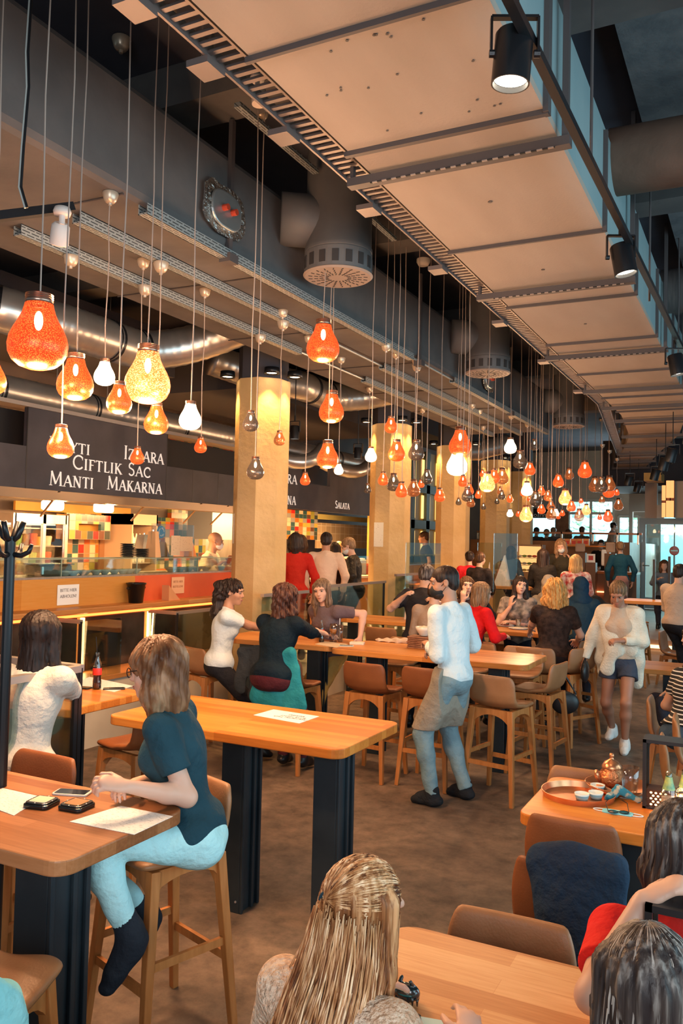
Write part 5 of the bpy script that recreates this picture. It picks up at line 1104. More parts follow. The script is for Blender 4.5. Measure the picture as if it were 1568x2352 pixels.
def make_stool(m, high=True):
    zs, back = (.735, .985) if high else (.45, .78)
    t = thing('bar_stool' if high else 'dining_chair', 'proto', 'stool' if high else 'chair', (0, 0, 0))
    s = link('seat_shell', shell_mesh('seat_shell', m, zs, back, .42 if high else .44), t)
    sb = s.modifiers.new('sub', 'SUBSURF'); sb.levels = 1; sb.render_levels = 1
    zt = zs-.02; a, b = .165, .215
    for sx in (-1, 1):
        for yf, yt in ((-.225, -.165), (.20, .145)):
            mb = MB(); mb.bar((sx*b, yf, 0), (sx*a, yt, zt-.0), .032, .030, (0, 1, 0), 0, .048, .042); part('leg', mb, oak, t, bevel=.004)
    for y in (-.165, .145):
        mb = MB(); W2 = .165; n = 10; h0 = .085
        lo = [(-W2+2*W2*k/n, zt-.105+.062*math.sin(math.pi*min(1, max(0, (k/n-.08)/.84)))**.6) for k in range(n+1)]
        poly = [(-W2, zt)]+[(-W2, zt-.125)]+lo[1:-1]+[(W2, zt-.125), (W2, zt)]
        mb.prism(poly, -.014, .014, f=lambda x, z, k, y=y: (x, y+k, z)); part('apron', mb, oak, t)
    for sx in (-1, 1):
        mb = MB(); n = 10; poly = [(-.165, zt), (-.165, zt-.10)]+[(-.165+.31*k/n, zt-.09+.05*math.sin(math.pi*k/n)**.6) for k in range(1, n)]+[(.145, zt-.10), (.145, zt)]
        mb.prism(poly, -.012, .012, f=lambda y, z, k, sx=sx: (sx*.165+k, y, z)); part('apron', mb, oak, t)
    fr = lambda z, yf, yt, sx: (sx*(b+(a-b)*z/zt), yf+(yt-yf)*z/zt)
    if high:
        for z, (yf, yt) in ((.29, (-.225, -.165)), (.27, (.20, .145))):
            mb = MB(); mb.bar((fr(z, yf, yt, -1)[0], fr(z, yf, yt, -1)[1], z), (fr(z, yf, yt, 1)[0], fr(z, yf, yt, 1)[1], z), .018, .034); part('stretcher', mb, oak, t)
        for sx in (-1, 1):
            mb = MB(); z = .36; A = fr(z, -.225, -.165, sx); B = fr(z, .20, .145, sx); mb.bar((A[0], A[1], z), (B[0], B[1], z), .018, .032); part('stretcher', mb, oak, t)
    return t
_pst = {}
def stool(label, x, y, heading, m=leather, high=True, z=0, group=None):
    """heading: direction the sitter faces, degrees anticlockwise from +X"""
    key = (m.name, high); rz = R(heading-90); g = group or ('bar stools' if high else 'dining chairs')
    if key not in _pst:
        t = make_stool(m, high); _pst[key] = t; t.location = (x, y, z); t.rotation_euler = (0, 0, rz); t['label'] = label; t['group'] = g; return t
    return dup(_pst[key], (x, y, z), rz, label, g)
stool('brown bar stool left of the waiter, backed to the camera, nearer the striped jacket', -2.99, 6.58, 84, leather_d)
stool('brown bar stool partly hidden by the waiter\'s apron', -2.47, 6.62, 88, leather_d)
stool('tan bar stool just right of the waiter, seen from behind', -1.86, 6.56, 78)
stool('tan bar stool tucked under the right end of the long table', -1.78, 7.42, 172)
stool('tan bar stool of the long-haired woman in white', -4.70, 6.52, 72)
stool('bar stool under the jackets at the long-table seat', -3.72, 6.42, 88, leather_d)
stool('tan bar stool of the woman in pale turquoise trousers', -2.20, 2.76, 252)
stool('brown stool beyond the lower-left table, only its top showing', -2.98, 2.66, 268, leather_d)
stool('dark stool at the lower left under the table', -2.75, 1.72, 95, leather_d)
stool('tan stool with a pale blue jacket at the bottom left corner', -1.95, 1.62, 20)
stool('brown stool tucked beside the cola table', -3.42, 4.05, 170, leather_d)
stool('tan stool of the dark-haired guest at far left', -3.75, 3.0, 110)
stool('bar stool backed to the table across from the flatbread', -3.45, 8.15, 265)
stool('stool across the long table, right behind the waiter', -2.65, 8.12, 262)
stool('stool across the long table between waiter and right stool', -2.15, 8.15, 270)
stool('tan bar stool with an ochre strap, under the woman in red', -2.66, 8.75, 80)
stool('split-backed bar stool of the woman with curly blond hair', -2.05, 8.55, 92)
stool('bar stool with a black bag hanging beside it', -1.78, 8.75, 150)
stool('bar stool beside the walking woman\'s left hand', -1.9, 9.45, 165)
stool('bar stool behind the table with dividers', -4.1, 9.35, 90)
stool('stool of the woman resting her hand at her ear', -2.9, 10.6, 265)
for k, (x, y, hd, lab) in enumerate(((-1.95, 12.3, 90, 'first beige booth chair behind the walking woman'), (-2.4, 13.5, 268, 'far beige booth chair facing the camera'), (-1.72, 12.9, 180, 'beige chair at the right of the low back table'))):
    stool(lab, x, y, hd, high=False, z=.0 if y < 14 else FZ)
stool('leather chair with a navy jacket over its back', -.65, 3.48, 82, leather_d, False)
stool('tan chair pushed behind the large bottom table', -.73, 2.55, 272, leather, False)
stool('tan chair across the copper-tray table', -.86, 4.53, 270, leather, False)
stool('tan chair pulled to the near side of the copper-tray table', -.76, 4.05, 90, leather_d, False)
stool('pale edge-on chair shell at the right, under the striped guest', -.62, 7.31, 2, leather, False, group='shell chairs at the right')
stool('pale edge-on chair shell next to the striped guest, nearer', -.36, 6.60, 5, leather, False)
stool('nearest edge-on chair shell behind the lantern', -.37, 5.84, 8, leather, False)
stool('chair shell seen side-on at the right behind the walking woman', -1.14, 13.3, -8, leather, False)
stool('wooden stool behind the glass door', -1.75, 13.0, 60, leather, True, .17)
stool('dining chair of the ponytail girl', -.95, 1.30, 78, leather, False)
stool('dining chair at the bottom right corner', -.05, 1.25, 90, leather, False)

# ================================================================ table-top things
printm = mat('menu_print', (.80, .80, .78), .55, noise=(60, (.45, .46, .47), (.56, .66), (1, 3, 1)))
def sheet(label, pts, z, m=printm, name='menu_sheet', cat='menu'):
    p = [at_z(x, y, z) for x, y in pts]; c = sum(p, Vector())/len(p); mb = MB(); mb.prism([(q.x-c.x, q.y-c.y) for q in p], 0, .0015)
    t = thing(name, label, cat, (c.x, c.y, z+.0006)); part('sheet', mb, m, t); return t, c
t, c = sheet('laminated menu sheet at the rounded corner of the lower-left table', ((160, 1888), (277, 1852), (397, 1876), (308, 1918)), 1.0)
sheet('printed menu sheet at the left edge of the lower-left table', ((-60, 1840), (6, 1811), (98, 1832), (32, 1874)), 1.0)
t, c = sheet('white printed notice lying on the empty orange-brown table', ((582, 1643), (628, 1630), (733, 1646), (687, 1662)), 1.0, white_p, 'table_notice', 'notice')
ang = math.atan2(-.03, 1)
for k, (s, sz) in enumerate((('reservierter Tisch', .03), ('BITTE NICHT', .028), ('besetzen', .03))):
    text_mesh(s, sz, mat('ink_dark', (.12, .10, .12), .7), t, Matrix.Translation((.05, -.01+.035*k-.03, .002)) @ Matrix.Rotation(math.pi, 4, 'Z'), depth=.0004)
# pagers and phones
def pager(label, px, py, rz, face):
    p = at_z(px, py, 1.0); t = thing('restaurant_pager', label, 'pager', (p.x, p.y, 1.0), rz, 'pagers on the lower-left table')
    mb = MB(); mb.prism(rrect(-.052, .052, -.052, .052, .02), 0, .016); part('base', mb, mat('gloss_black', (.01, .01, .01), .15), t, bevel=.005)
    mb = MB(); mb.prism(rrect(-.046, .046, -.046, .046, .018), .016, .022); part('rim', mb, mat('dark_chrome', (.10, .09, .09), .2, .8), t, bevel=.003)
    mb = MB(); mb.prism(rrect(-.034, .034, -.034, .034, .008), .022, .0235); part('label_plate', mb, face, t)
    mb = MB()
    for a in range(8): mb.ell((.041*math.cos(a*math.pi/4)*1.05, .041*math.sin(a*math.pi/4)*1.05, .0225), (.003, .003, .002), 6, 4)
    part('led', mb, mat('led_pale', (.8, .75, .6), .2), t); return t
pager('black restaurant pager with a cream top plate, left one', 96, 1850, R(12), mat('pager_cream', (.66, .58, .42), .5))
pager('black restaurant pager with a brown top plate, right one', 176, 1856, R(5), mat('pager_brown', (.36, .16, .05), .4))
def phone(label, p, rz, w=.068, l=.14, body=mat('phone_white', (.75, .72, .68), .25), scr=mat('screen_black', (.012, .012, .016), .08), grp=None):
    t = thing('phone', label, 'phone', p, rz, grp)
    mb = MB(); mb.prism(rrect(-w/2, w/2, -l/2, l/2, .011), 0, .008); part('case', mb, body, t, bevel=.002)
    mb = MB(); mb.prism(rrect(-w/2+.005, w/2-.005, -l/2+.008, l/2-.008, .006), .008, .0088); part('screen', mb, scr, t); return t
p = at_z(166, 1823, 1.0); phone('white phone with a black screen lying on the lower-left table', (p.x, p.y, 1.0), R(-78+8))
p = at_z(262, 1583, 1.0); phone('black phone beside the cola bottle', (p.x, p.y, 1.0), R(-50), body=black)
p = at_z(210, 1582, 1.0); phone('black phone under the cola bottle\'s shadow at the menu', (p.x-.07, p.y-.02, 1.0), R(-80), body=black)
sheet('white menu sheet under the cola bottle', ((168, 1572), (205, 1555), (305, 1576), (262, 1590)), 1.0)
colag = glass_mat('cola_glass', (.85, .92, .9), .25)
def cola(label, px, py, z, level=.55, straw=True, s=1.0, red=True):
    p = at_z(px, py, z); t = thing('cola_bottle', label, 'bottle', (p.x, p.y, z)); t.scale = (s, s, s)
    pr_ = [(0, 0), (.026, 0), (.029, .01), (.029, .05), (.025, .075), (.028, .11), (.029, .135), (.022, .17), (.012, .205), (.011, .225), (.013, .23), (.013, .24)]
    mb = MB(); mb.lathe(pr_, seg=24); part('glass', mb, colag, t, True)
    top = .24*level; liq = [(r*.9 if r else 0, z_+.003) for r, z_ in pr_ if z_ < top]; liq += [(liq[-1][0], top), (0, top)]
    mb = MB(); mb.lathe(liq, seg=22); part('cola', mb, mat('cola_liquid', (.035, .008, .006), .1), t, True)
    if red: mb = MB(); mb.lathe([(.0292, .095), (.0297, .105), (.0300, .13), (.0285, .14)], seg=22); part('label', mb, mat('label_red', (.60, .03, .02), .4), t, True)
    if straw: mb = MB(); mb.tube([(.005, 0, .02), (-.002, 0, .2), (-.02, 0, .34)], .0028, 6); part('straw', mb, black, t)
cola('cola bottle with a black straw on the table at left', 222, 1583, 1.0, .62)
cola('small cola bottle with a red label before the grey-shirted woman', 738, 1475, 1.0, .35, False, .9)
glx = glass_mat('drink_glass', (.93, .96, .96), .3)
def glass(label, p, r=.033, h=.13, stem=0, fill=None, grp=None, taper=.8):
    t = thing('wine_glass' if stem else 'drinking_glass', label, 'glass', p, group=grp)
    if stem: pr_ = [(0, 0), (r, 0), (r*.9, .004), (.005, .01), (.005, stem), (r*.6, stem+.01), (r*1.05, stem+h*.45), (r*.85, stem+h), (r*.8, stem+h), (r*1.0, stem+h*.45), (r*.5, stem+.015), (0, stem+.012)]
    else: pr_ = [(0, 0), (r*taper, 0), (r, h), (r*.94, h), (r*taper*.9, .012), (0, .012)]
    mb = MB(); mb.lathe(pr_, seg=24); part('bowl' if stem else 'tumbler', mb, glx, t, True)
    if fill: mb = MB(); z0 = stem+.02 if stem else .014; mb.lathe([(0, z0), (r*.6, z0+.002), (r*.85, z0+h*.4), (0, z0+h*.4)], seg=20); part('drink', mb, fill, t, True)
    return t
aper = mat('orange_drink', (.8, .25, .04), .15)
def tz(px, py, z): p = at_z(px, py, z); return (p.x, p.y, z)
glass('stemmed glass with an orange drink among the three women', tz(765, 1474, 1.0), .042, .12, .06, aper)
glass('tall clear glass beside the orange drink', tz(781, 1474, 1.0), .03, .17)
mb = MB(); p = at_z(783, 1474, 1.0); mb.tube([(p.x-.03, p.y+.02, 1.02), (p.x-.045, p.y+.05, 1.25)], .004, 6); solo('straw', mb, white_p, 'white straw in the tall clear glass', 'straw')
sheet('beige menu sheet on the women\'s table', ((722, 1480), (745, 1473), (800, 1480), (772, 1488)), 1.0, mat('menu_beige', (.66, .52, .38), .6))
p = at_z(820, 1480, 1.0); mb = MB(); mb.box((0, 0, .012), (.14, .09, .024), .3); o = solo('cigarette_box', mb, mat('box_cream', (.72, .66, .55), .5), 'small pale box on the table left of the flatbread', 'box', (0, 0, 0), bevel=.003); o.location = p
p = at_z(795, 1484, 1.0); phone('small phone on pale papers beside the pale box', (p.x, p.y, 1.0), R(-60), body=mat('pale_blue', (.5, .65, .68), .5))
# folded beige cloth and flatbread boards
t = thing('napkin', 'crumpled pale napkins beside the flatbread stack', 'napkin', tz(915, 1476, 1.0))
pr_ = [elp((-.1, 0, .01), (.16, .07, .012)), elp((.03, .03, .025), (.13, .06, .014)), cone((-.2, -.02, .01), (.1, .05, .03), .02, .016), cone((0, -.04, .01), (.15, .02, .03), .018)]
me = sdf_mesh(pr_, .007, 'cloth', disp=lambda X, Y, Z: .006*np.sin(X*60+Y*40)); me.materials.append(mat('napkin_cloth', (.62, .47, .36), .8)); link('cloth', me, t)
bx = at_z(968, 1488, 1.0)
for k in range(7):
    mb = MB(); w = .12+random.uniform(-.004, .004); mb.prism(rrect(-w, w, -w*.8, w*.8, .02), 0, .013); o = solo('slate_board', mb, mat('bread_brown', (.20, .075, .035), .6, noise=(12, (.32, .14, .07))), f'brown square board in the stack by the waiter\'s hand, {ORD[k]} from the bottom', 'board', (0, 0, 0), 'stack of brown boards', bevel=.004)
    o.location = (bx.x+random.uniform(-.006, .006), bx.y, 1.0005+k*.0165); o.rotation_euler = (0, 0, random.uniform(-.06, .06))
bowl('white glass bowl on top of the brown boards', (bx.x+.02, bx.y, 1.118), .085, .085, mat('bowl_pearl', (.70, .66, .58), .2), mat('foam_cream', (.72, .58, .42), .7))
# right table things
tray = thing('copper_tray', 'round copper serving tray on the right-hand table', 'tray', (-.82, 4.30, .75))
mb = MB(); mb.lathe([(0, .002), (.168, .002), (.178, .03), (.182, .03), (.172, -.0), (0, 0)], seg=48); part('dish', mb, copper, tray, R(60))
for k, (px, py) in enumerate(((1336, 1835), (1368, 1832), (1372, 1815))):
    p = at_z(px, py, .757); cup = thing('small_cup', f'small white cup on the copper tray, {["left", "front right", "rear right"][k]} one', 'cup', (p.x, p.y, .754), group='cups on the copper tray')
    mb = MB(); mb.lathe([(0, 0), (.028, 0), (.037, .032), (.034, .032), (.026, .006), (0, .006)], seg=22); part('cup', mb, mat('enamel', (.74, .74, .68), .3), cup, True)
    mb = MB(); mb.lathe([(.0315, .012), (.0355, .024)], seg=22); part('blue_band', mb, mat('band_blue', (.35, .55, .62), .4), cup, True)
t2 = thing('copper_plate', 'copper plate under the teapot and the empty glass', 'plate', (-.66, 4.52, .75))
mb = MB(); mb.lathe([(0, .004), (.13, .004), (.165, .035), (.169, .034), (.134, 0), (0, 0)], seg=40); part('dish', mb, copper, t2, True)
tp = thing('copper_teapot', 'hammered copper teapot with a lid and short spout', 'teapot', (-.70, 4.55, .756))
mb = MB(); mb.lathe([(0, 0), (.045, 0), (.062, .02), (.068, .045), (.058, .075), (.042, .095), (.046, .10), (0, .10)], seg=32); part('pot', mb, mat('copper_beaten', (.62, .22, .09), .3, .85, bump=(60, .5)), tp, True)
mb = MB(); mb.lathe([(.05, .098), (.05, .106), (.035, .128), (.014, .14), (.008, .15), (.013, .158), (.010, .17), (0, .172)], seg=28); part('lid', mb, copper, tp, True)
mb = MB(); mb.tube([(-.045, -.03, .03), (-.065, -.045, .055), (-.068, -.05, .085)], [.018, .014, .011], 12); part('spout', mb, copper, tp, True)
glass('large empty faceted glass on the copper plate', (-.60, 4.50, .757), .047, .125, taper=.75)
sheet('white paper under the copper plate', ((1420, 1832), (1440, 1805), (1486, 1812), (1485, 1842)), .75, white_p, 'paper_sheet', 'paper')
t = thing('cloth_mask', 'blue floral cloth face mask lying folded on the table', 'face mask', tz(1430, 1843, .75))
pr_ = [cone((-.06, 0, .015), (-.02, 0, .06), .02, .02, ((0, 1, 0), .4), .02), cone((-.02, 0, .06), (.075, .01, .018), .022, .014, ((0, 1, 0), .4), .02), cone((-.07, .01, .01), (-.05, .03, .02), .018, .018, None, .02)]
me = sdf_mesh(pr_, .004, 'cloth', disp=lambda X, Y, Z: .002*np.sin(X*160+Z*120)); me.materials.append(mat('mask_floral', (.03, .24, .34), .8, noise=(28, (.55, .50, .36), (.52, .60)))); link('cloth', me, t)
t = thing('surgical_mask', 'light blue surgical mask lying flat on the table', 'face mask', tz(1420, 1868, .75))
mb = MB(); mb.prism(rrect(-.075, .065, -.028, .03, .015), 0, .006); part('cloth', mb, mat('mask_blue', (.20, .62, .72), .8, noise=(8, (.28, .70, .78), (.3, .7), (1, 8, 1))), t, bevel=.002)
for s, x in ((-1, -.07), (1, .065)):
    mb = MB(); mb.tube([(x, .02, .004)]+[(x+s*(.045*math.sin(a)), .02-.02*(1-math.cos(a)), .004) for a in [math.pi*k/8 for k in range(1, 8)]]+[(x, -.02, .004)], .0025, 6); part('ear_loop', mb, white_p, t)
t = thing('sunglasses', 'dark sunglasses resting on the blue surgical mask', 'sunglasses', tz(1420, 1866, .758), R(20))
mb = MB()
for s in (-1, 1): mb.lathe([(.021, 0), (.023, .002), (.021, .004)], (s*.026, 0, 0), 18)
mb.tube([(-.006, 0, .003), (.006, 0, .003)], .0025, 6); 
for s in (-1, 1): mb.tube([(s*.047, 0, .003), (s*.05, .05, .03), (s*.03, .08, .035)], .002, 6)
part('frame', mb, black, t)
mb = MB()
for s in (-1, 1): mb.lathe([(0, .002), (.021, .002)], (s*.026, 0, 0), 18)
part('lens', mb, mat('lens_teal', (.02, .10, .13), .08), t)
# lanterns
def lantern(label, loc, w, d, h, lit=True, rz=0):
    t = thing('lantern', label, 'lantern', loc, rz); f = .016; mb = MB()
    for x in (-w/2, w/2):
        for y in (-d/2, d/2): mb.bb((x-f/2, y-f/2, 0), (x+f/2, y+f/2, h))
    mb.bb((-w/2-f/2, -d/2-f/2, h-f), (w/2+f/2, d/2+f/2, h)); mb.bb((-w/2-f/2, -d/2-f/2, 0), (w/2+f/2, d/2+f/2, .01)); 
    part('frame', mb, mat('lantern_black', (.018, .016, .018), .4), t)
    mb = MB()
    for x in (-w/2, w/2): mb.bb((x-.001, -d/2, .01), (x+.001, d/2, h-f))
    mb.bb((-w/2, -d/2-.001, .01), (w/2, -d/2+.001, h-f)); part('pane', mb, glassm, t)
    if lit:
        mb = MB(); mb.bb((-w/2+.01, -d/2+.01, .01), (w/2-.05, d/2-.01, .09)); part('perforated_box', mb, mat('perforated', (.05, .012, .01), .5), t)
        mb = MB()
        for i in range(4):
            for k in range(5): mb.ell((-w/2+.03+i*.022+.01*(k % 2), -d/2+.008, .02+k*.014), (.006, .003, .005), 8, 5)
        part('lit_hole', mb, emit_mat('candle_dots', (1, .45, .2), 6), t)
    return t
p = at_z(1530, 1862, .75); lantern('black-framed glass lantern on the right-hand table', (p.x+.03, p.y+.05, .75), .26, .12, .33)
light('candle_glow', 'POINT', (p.x+.06, p.y-.06, .84), 1.2, (1, .5, .2), .02)
p = at_d(1600, 2075, 1.95); lantern('black-framed lantern at the bottom right, before the red-shirted guest', (p.x+.03, p.y, .75), .26, .12, p.z-.75, False)
def wbottle(label, px, py, s=1.0):
    p = at_z(px, py, .75); t = thing('lemonade_bottle', label, 'bottle', (p.x, p.y, .75)); t.scale = (s,)*3
    mb = MB(); mb.lathe([(0, 0), (.032, 0), (.034, .01), (.034, .1), (.02, .15), (.013, .18), (.014, .2), (.011, .2)], seg=22); part('glass', mb, colag, t, True)
    mb = MB(); mb.lathe([(0, .005), (.031, .005), (.031, .09), (0, .095)], seg=20); part('drink', mb, mat('pink_lemon', (.75, .42, .30), .2), t, True)
    mb = MB(); mb.lathe([(.028, .125), (.0195, .153), (.0145, .18)], seg=20); part('label', mb, mat('label_green', (.10, .30, .18), .4, noise=(30, (.5, .55, .15))), t, True)
wbottle('pink lemonade bottle with a green neck label', 1535, 1878, 1.05); wbottle('second lemonade bottle cut by the right edge', 1572, 1872, 1.05)
# bottom table things
p = at_z(932, 2305, .75); t = thing('hair_clip', 'glossy black hair claw clip on the bottom table', 'hair clip', (p.x, p.y, .75), R(15))
pr_ = [elp((0, 0, .03), (.038, .022, .026), k=.01), elp((0, 0, .005), (.028, .012, .02), k=.004, neg=True)]
for k in range(6):
    for s in (-1, 1): pr_.append(cone((-.032+k*.0128, s*.018, .02), (-.032+k*.0128, s*.012, .003), .004, .002, None, .003))
pr_ += [cone((-.02, 0, .05), (-.014, .012, .064), .006, .005, None, .004), cone((.018, 0, .05), (.012, -.01, .064), .006, .005, None, .004)]
me = sdf_mesh(pr_, .0022, 'claw'); me.materials.append(mat('gloss_teal_black', (.008, .02, .025), .08, coat=1)); link('claw', me, t)
p = at_z(915, 2350, .75); phone('teal-screened phone at the bottom edge under the long hair', (p.x-.01, p.y-.01, .75), R(-62), .075, .15, black, mat('screen_teal', (.05, .62, .60), .1, emit=((.1, .8, .78), .5)))
p = at_z(965, 2352, .75); mb = MB(); mb.box((0, 0, .004), (.16, .10, .008), .2); o = solo('napkin', mb, mat('napkin_blue', (.45, .66, .70), .8), 'pale blue napkin at the bottom edge beside the phone', 'napkin', (0, 0, 0)); o.location = (p.x+.05, p.y-.02, .75)
# wine table
for k, (px, py, st) in enumerate(((1178, 1438, 0), (1200, 1436, 0), (1212, 1440, .07), (1222, 1440, .07), (1190, 1443, 0))):
    glass(f'{"wine glass" if st else "water tumbler"} on the table of the woman in red, {ORD[k]} of five', tz(px, py, 1.0), .036, .11, st, None, 'glasses on the wine table')
for k, (px, py) in enumerate(((1160, 1438), (1190, 1445))):
    t = thing('dinner_plate', f'white plate with {"red food" if k == 0 else "leftovers"} on the table of the woman in red', 'plate', tz(px, py, 1.0)); mb = MB(); mb.lathe([(0, .004), (.08, .004), (.12, .018), (.122, .016), (.085, 0), (0, 0)], seg=28); part('plate', mb, china, t, True)
    mb = MB(); mb.lathe([(.07, .006), (.05, .02), (0, .026)], seg=16); part('food', mb, foodc[0 if k == 0 else 2], t, True)
# dividers
def divider(label, x0, x1, y, z0, z1, spikes=()):
    t = pane(label, ((x0, y), (x1, y), z0, z1), glass_mat('acrylic_blue', (.80, .90, .92), .5), .01)
    for s in spikes:
        mb = MB(); mb.add([(s-.03, -.05, 0), (s+.03, -.05, 0), (s+.03, .05, 0), (s-.03, .05, 0), (s-.006, 0, .42), (s+.006, 0, .42), (s+.006, .012, .42), (s-.006, .012, .42)], [(0, 1, 2, 3), (4, 5, 6, 7), (0, 1, 5, 4), (1, 2, 6, 5), (2, 3, 7, 6), (3, 0, 4, 7)]); part('foot', mb, mat('acrylic_foot', (.62, .56, .50), .2), t)
    return t
a, b = at_y(932, 1246, 10.2), at_y(1012, 1246, 10.2); divider('large clear acrylic divider on the table behind the grey-shirted woman', a.x, b.x, 10.2, 1.0, a.z, (-.2, .25))
a, b = at_y(1097, 1246, 14.95), at_y(1152, 1246, 14.95); divider('bluish acrylic divider near the fourth pillar', a.x, b.x, 14.95, 1.27, a.z, (0,))
a, b = at_y(1152, 1225, 10.2), at_y(1168, 1378, 10.2); divider('narrow clear acrylic divider on the table of the woman in red', a.x-.1, a.x+.2, 10.2, 1.0, a.z, (.1,))
mb = MB(); a, b = at_y(1146, 1275, 14.8), at_y(1172, 1325, 14.8); mb.prism([(a.x-.09, 1.271), (b.x, 1.271), ((a.x+b.x)/2, a.z)], 14.75, 14.85, f=lambda x, z, y: (x, y, z)); solo('table_card', mb, white_p, 'white folded menu card standing on the far table', 'menu')
for k, px in enumerate((1502, 1537)):
    p0, p1 = at_y(px, 1285 if k == 0 else 1278, 14), at_y(px, 1318, 14); mb = MB(); mb.bb((p0.x-.02, 13.98, 1.2), (p0.x+.02, 14.02, p0.z)); solo('divider_post', mb, black, f'black divider post at the right by the glass door, {["left", "right"][k]} one', 'post', group='black divider posts')
# coat rack
p = at_d(12, 1560, 3.3); t = thing('coat_rack', 'black metal coat stand with curved hooks at the left edge', 'coat stand', (p.x, p.y, 0)); zt = at_d(12, 1232, 3.3).z
mb = MB(); mb.tube([(0, 0, 0), (0, 0, zt)], .021, 16); part('pole', mb, black, t)
for a_ in (20, 110, 200, 290):
    mb = MB(); c, s = math.cos(R(a_)), math.sin(R(a_)); P = [(0, 0, zt-.07), (c*.05, s*.05, zt-.075), (c*.08, s*.08, zt-.06), (c*.092, s*.092, zt-.03)]; mb.tube(P, [.012, .011, .010, .008], 10); P = [(0, 0, zt-.02), (c*.03, s*.03, zt), (c*.055, s*.055, zt+.06)]; mb.tube(P, [.014, .013, .011], 10); part('hook', mb, black, t, True)
mb = MB(); mb.lathe([(0, 0), (.2, 0), (.2, .012), (.03, .03), (0, .03)], seg=32); part('foot', mb, black, t)

# ================================================================ people
def V3(*a): return np.array(a, float)
def nrm(v): return v/(np.linalg.norm(v)+1e-9)
def rotx(a): c, s = math.cos(R(a)), math.sin(R(a)); return np.array([[1, 0, 0], [0, c, -s], [0, s, c]])
def roty(a): c, s = math.cos(R(a)), math.sin(R(a)); return np.array([[c, 0, s], [0, 1, 0], [-s, 0, c]])
def rotz(a): c, s = math.cos(R(a)), math.sin(R(a)); return np.array([[c, -s, 0], [s, c, 0], [0, 0, 1]])
def ik(a, c, l1, l2, pole):
    d = c-a; L = np.linalg.norm(d); L2 = min(L, (l1+l2)*.995); n = nrm(d); x = (l1*l1-l2*l2+L2*L2)/(2*L2)
    h = math.sqrt(max(l1*l1-x*x, 0)); p = pole-n*(pole@n); return a+n*x+nrm(p)*h, a+n*L2
def head_prims(c, q, s, female=True):
    f = lambda x, y, z: c+q@V3(x*s, y*s, z*s)
    e = lambda x, y, z, rx, ry, rz, k=.02, neg=False: elp(f(x, y, z), V3(rx, ry, rz)*s, q, k*s, neg)
    j = .92 if female else 1.0
    pr = [e(0, -.012, .028, .074, .094, .083), e(0, .028, -.035, .058*j, .062, .072), e(0, .055, -.075, .036*j, .036, .035, .03),
          cone(f(0, .086, .012), f(0, .104, -.026), .008*s, .0125*s, None, .012*s), e(0, .098, -.030, .016, .010, .008, .008),
          e(0, .088, -.064, .022, .012, .011, .01), e(0, .078, -.098, .018, .014, .013, .02),
          e(.031, .092, .006, .017, .010, .011, .010, True), e(-.031, .092, .006, .017, .010, .011, .010, True),
          cone(f(-.045, .078, .026), f(.045, .078, .026), .011*s, .011*s, None, .02*s), e(.04, .06, -.03, .02, .02, .02, .03), e(-.04, .06, -.03, .02, .02, .02, .03)]
    for sx in (-1, 1):
        pr += [e(sx*.077, -.006, -.004, .009, .020, .030, .006), e(sx*.084, .0, .0, .006, .010, .016, .006, True)]
    return pr
def hand_prims(w, f, nrm_, s, curl=25, spread=1., side=1, k=.006):
    """w wrist, f direction, nrm_ palm-facing direction (fingers curl towards it), side: thumb along +/- cross"""
    f = nrm(f); nn = nrm(nrm_-f*(nrm_@f)); sd = np.cross(f, nn)*side; pr = []
    pc = w+f*.045*s
    pr.append(cone(w-f*.01*s, w+f*.03*s, .024*s, .03*s, (nn, .62), .012))
    pr.append(cone(w+f*.03*s, w+f*.078*s, .034*s, .036*s, (nn, .42), .01))
    for i, (o, L) in enumerate(((.027, .068), (.0095, .077), (-.009, .072), (-.026, .056))):
        b = w+f*.085*s+sd*o*s; d0 = nrm(f*math.cos(R(curl*.6))+nn*math.sin(R(curl*.6))+sd*o*3*spread); m = b+d0*L*.5*s
        d1 = nrm(f*math.cos(R(curl*1.7))+nn*math.sin(R(curl*1.7))+sd*o*2*spread); pr.append(cone(b-f*.01*s, m, .0092*s, .0085*s, None, k)); m2 = m+d1*L*.32*s; pr.append(cone(m, m2, .0085*s, .0078*s, None, .003))
        d2 = nrm(f*math.cos(R(curl*2.5))+nn*math.sin(R(curl*2.5))); pr.append(cone(m2, m2+d2*L*.26*s, .0078*s, .0066*s, None, .003))
    tb = w+f*.03*s+sd*.024*s; t1 = tb+nrm(sd*.8+f*.7+nn*.35)*.042*s; t2 = t1+nrm(sd*.25+f*.9+nn*.45)*.036*s
    pr += [cone(tb, t1, .014*s, .011*s, None, k), cone(t1, t2, .0105*s, .0085*s, None, .003)]
    return pr
HAIRM = {}
def hairmat(name, c1, c2, c3=None, st=(70, 70, 5), rough=.42):
    if name in MAT: return MAT[name]
    m = mat(name, c1, rough, noise=(1.0, c2, (.36, .64), st)); nt, b = nodes(m)
    if c3:
        r = [n for n in nt.nodes if n.type == 'VALTORGB'][0]; k = r.color_ramp.elements.new(.5); k.color = (*c3, 1)
    b.inputs['Specular IOR Level'].default_value = .22; n = [n for n in nt.nodes if n.type == 'TEX_NOISE'][0]; bp = nt.nodes.new('ShaderNodeBump'); bp.inputs['Strength'].default_value = .5; bp.inputs['Distance'].default_value = .01
    nt.links.new(n.outputs[0], bp.inputs['Height']); nt.links.new(bp.outputs[0], b.inputs['Normal']); return m
H_DK = hairmat('hair_dark', (.014, .009, .008), (.045, .028, .022)); H_BR = hairmat('hair_brown', (.05, .024, .014), (.14, .07, .035)); H_BL = hairmat('hair_blond', (.32, .16, .06), (.62, .38, .16))
